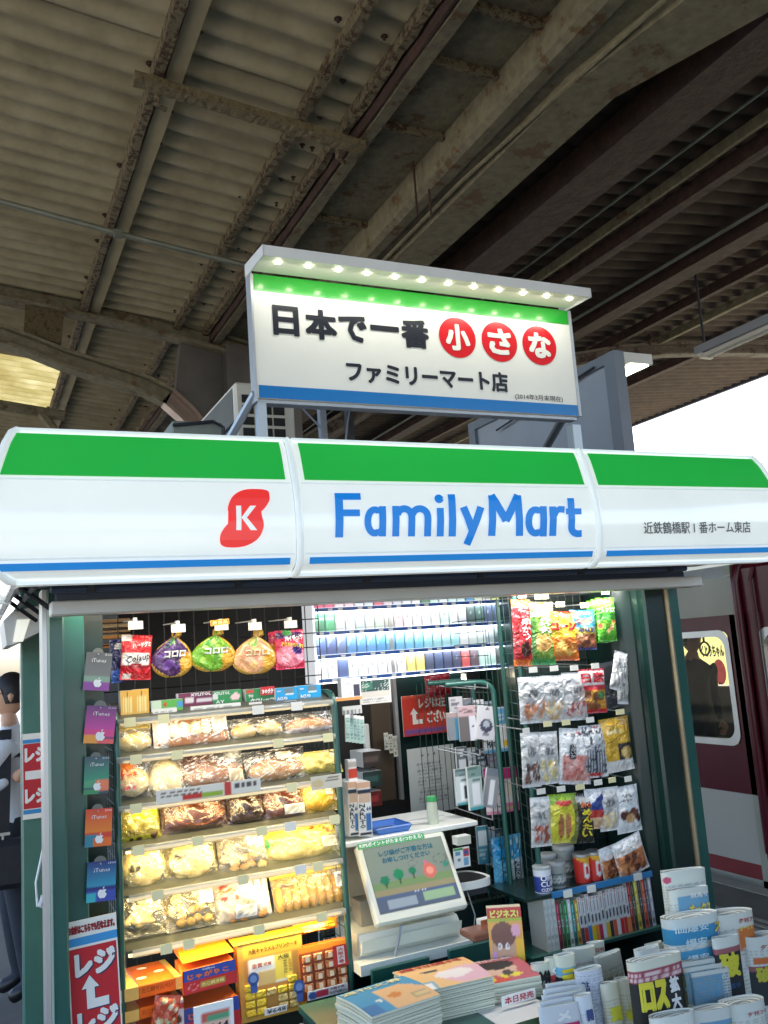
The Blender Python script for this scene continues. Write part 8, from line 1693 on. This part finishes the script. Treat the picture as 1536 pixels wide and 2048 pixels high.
def person(label, loc, yaw, Ht=1.66, shirt=SHIRT, trousers=TROUS, armL=None, armR=None, glasses=False, bagged=False, cap=False):
    """faces -X at yaw 0; z from the floor"""
    root = thing('person', label, 'person', loc, (0, 0, yaw)); k = Ht/1.7
    s = lambda p: (p[0]*k, p[1]*k, p[2]*k)
    J = [(0, 0, .93), (0, 0, 1.10), (0, 0, 1.28), (.01, 0, 1.42), (0, 0, 1.50), (-.02, 0, 1.56),
         (0, .17, 1.40), (.02, .22, 1.14), (-.03, .21, .92), (0, -.17, 1.40), (.02, -.22, 1.14), (-.03, -.21, .92),
         (0, .09, .88), (-.02, .10, .48), (.03, .10, .09), (-.09, .10, .04), (0, -.09, .88), (.05, -.10, .48), (.10, -.10, .10), (-.01, -.10, .04)]
    if armL: J[7], J[8] = armL
    if armR: J[10], J[11] = armR
    Rr = [(.13, .16), (.115, .135), (.125, .16), (.105, .16), .055, .05, .062, .046, .034, .062, .046, .034, .095, .062, .045, .04, .095, .062, .045, .04]
    J = [s(p) for p in J]; Rr = [tuple(q*k for q in r_) if hasattr(r_, '__len__') else r_*k for r_ in Rr]
    E = [(0, 1), (1, 2), (2, 3), (3, 4), (4, 5), (3, 6), (6, 7), (7, 8), (3, 9), (9, 10), (10, 11), (0, 12), (12, 13), (13, 14), (14, 15), (0, 16), (16, 17), (17, 18), (18, 19)]
    body = skin_figure('body', J, E, Rr, shirt, root)
    for m_ in (trousers, SKIN, BLACKM): body.data.materials.append(m_)
    for p in body.data.polygons:
        c = p.center
        if c.z < .07*k+.02: p.material_index = 3
        elif c.z < .97*k and abs(c.y) < .19*k: p.material_index = 1
        elif c.z > 1.47*k: p.material_index = 2
    hz = 1.62*k
    mb = MB(); nu, nv = 24, 20; vs = []
    for j in range(nv+1):
        th = math.pi*j/nv
        for i in range(nu):
            ph = 2*math.pi*i/nu; x, y, z = math.sin(th)*math.cos(ph), math.sin(th)*math.sin(ph), math.cos(th)
            rx2 = .098; jaw = max(0, -z)
            px = x*rx2*(1-.22*jaw)-(.012*jaw); py = y*.076*(1-.35*jaw); pz = z*.122
            if x < -.6 and abs(y) < .25 and -.25 < z < .15: px -= .016*(1-abs(y)/.25)*(1-(abs(z+.05)/.2))
            if x < -.7 and .15 < abs(y) < .5 and .0 < z < .2: px += .006
            vs.append((px*k, py*k, hz+.02*k+pz*k))
    mb.add(vs, [(j*nu+i, (j+1)*nu+i, (j+1)*nu+(i+1) % nu, j*nu+(i+1) % nu) for j in range(nv) for i in range(nu)])
    for sy in (-1, 1): mb.lathe([(0, hz-.02*k), (.014*k, hz-.0), (.018*k, hz+.02*k), (0, hz+.04*k)], 8, 0, None, .01*k, sy*.078*k)
    h = mb.build('head', SKIN, root); h.data.shade_smooth()
    mb = MB(); vs = []
    for j in range(nv+1):
        th = math.pi*.62*j/nv
        for i in range(nu):
            ph = 2*math.pi*i/nu; x, y, z = math.sin(th)*math.cos(ph), math.sin(th)*math.sin(ph), math.cos(th)
            lim = .28 if x < -.35 else -.35; z2 = max(z, lim); f_ = 1.07+.02*math.sin(ph*9+th*7)
            sc_ = math.sqrt(max(0, 1-z2*z2))/max(1e-3, math.sqrt(x*x+y*y)) if z < lim else 1
            vs.append((x*sc_*.098*f_*k+.006*k, y*sc_*.078*f_*k, hz+.02*k+z2*.122*f_*k))
    mb.add(vs, [(j*nu+i, (j+1)*nu+i, (j+1)*nu+(i+1) % nu, j*nu+(i+1) % nu) for j in range(nv) for i in range(nu)]); hh = mb.build('hair', HAIR, root); hh.data.shade_smooth()
    for sy in (-1, 1):
        mb = MB(); lump(mb, (-.088*k, sy*.031*k, hz+.03*k), (.006, .011, .006), 1, 8, 6, 0, WHT); lump(mb, (-.0935*k, sy*.031*k, hz+.03*k), (.003, .005, .005), 1, 8, 6, 0, BLK); mb.build('eye', PAPER, root)
    mb = MB(); lump(mb, (-.090*k, 0, hz-.045*k), (.006, .022, .005), 1, 10, 6, 0, (170, 90, 84)); mb.build('mouth', PAPER, root)
    if glasses:
        mb = MB()
        for sy in (-1, 1): mb.tube([(-.106*k, sy*.034*k+.022*math.cos(a), hz+.03*k+.016*math.sin(a)) for a in np.linspace(0, 2*math.pi, 13)], .0018, 5); mb.tube([(-.104*k, sy*.056*k, hz+.034*k), (.0, sy*.084*k, hz+.034*k)], .002, 5)
        mb.tube([(-.106*k, -.013, hz+.033*k), (-.106*k, .013, hz+.033*k)], .0018, 5); mb.build('glasses', BLACKM, root)
    for idx, sy in ((8, 1), (11, -1)):       # hands: palm and five curled fingers
        c = Vector(J[idx]); d = (c-Vector(J[idx-1])).normalized(); side = Vector((0, 1, 0)).cross(d).normalized(); nrm = d.cross(side)
        pts = [c, c+d*.045*k, c+d*.085*k]; ed = [(0, 1), (1, 2)]; rr = [.026, .034, .030]
        jv = [tuple(p) for p in pts]
        hnd = [jv, ed, rr]
        for q in range(4):
            b_ = c+d*.08*k+side*(.030-.020*q)*k; L0 = (.04, .046, .043, .034)[q]*k; i0 = len(jv)
            jv += [tuple(b_), tuple(b_+d*L0*.6+nrm*-sy*.006), tuple(b_+d*L0*1.1+nrm*-sy*.022*k)]; ed += [(2, i0), (i0, i0+1), (i0+1, i0+2)]; rr += [.010, .009, .008]
        i0 = len(jv); b_ = c+d*.035*k+side*.034*k; jv += [tuple(b_), tuple(b_+side*.016*k+d*.03*k), tuple(b_+side*.012*k+d*.055*k-nrm*sy*.012)]; ed += [(1, i0), (i0, i0+1), (i0+1, i0+2)]; rr += [.014, .011, .009]
        skin_figure('hand', jv, ed, rr, SKIN, root, sub=1)
    return root, k
pz = PZ(30, 2040, FZ)
p1, k = person('person in white shirt and glasses with black shoulder bag, walking past the kiosk', (float(P(22, 1600, 5.55)[0]), 5.55, FZ), R(-8), 1.68, glasses=True, armL=((-.02, .24, 1.16), (-.17, .20, 1.02)), armR=((-.15, -.26, 1.12), (.02, -.24, 1.20)))
LEA = mat('black_bag_fabric', (32, 34, 40), rough=.6, var=.2, scale=20, bump=.2)
bgp = thing('shoulder_bag', 'black shoulder bag with metal clasp hanging at the walking person side', 'bag', (p1.location.x-.02, p1.location.y-.24, FZ+.60))
mb = MB(); mb.bbox(-.13, .12, -.05, .05, .03, .28, .03); mb.build('bag_body', LEA, bgp)
mb = MB(); mb.add([(x, y, z) for x, y, z in ((-.06, -.0, .28), (-.0, -.0, .28), (.01, -.02, .6), (-.05, -.02, .6), (.02, .10, .84), (-.04, .10, .84))], [(0, 1, 2, 3), (3, 2, 4, 5)]); mb.build('strap', LEA, bgp)
mb = MB(); mb.box(-.065, .005, -.012, -.004, .30, .315); mb.tube([(-.03, -.01, .30), (-.03, -.01, .27)], .006, 6); mb.build('clasp', ALU, bgp)
# passenger in the train
q = PX(1396, 1400, TX+.8)
p3, k = person('person in dark clothes standing inside the train behind the window', (float(q[0]), float(q[1]), FZ+.02), R(90), 1.66, shirt=mat('dark_coat', (46, 50, 40), rough=.8), trousers=mat('black_trousers', (22, 22, 24), rough=.8))
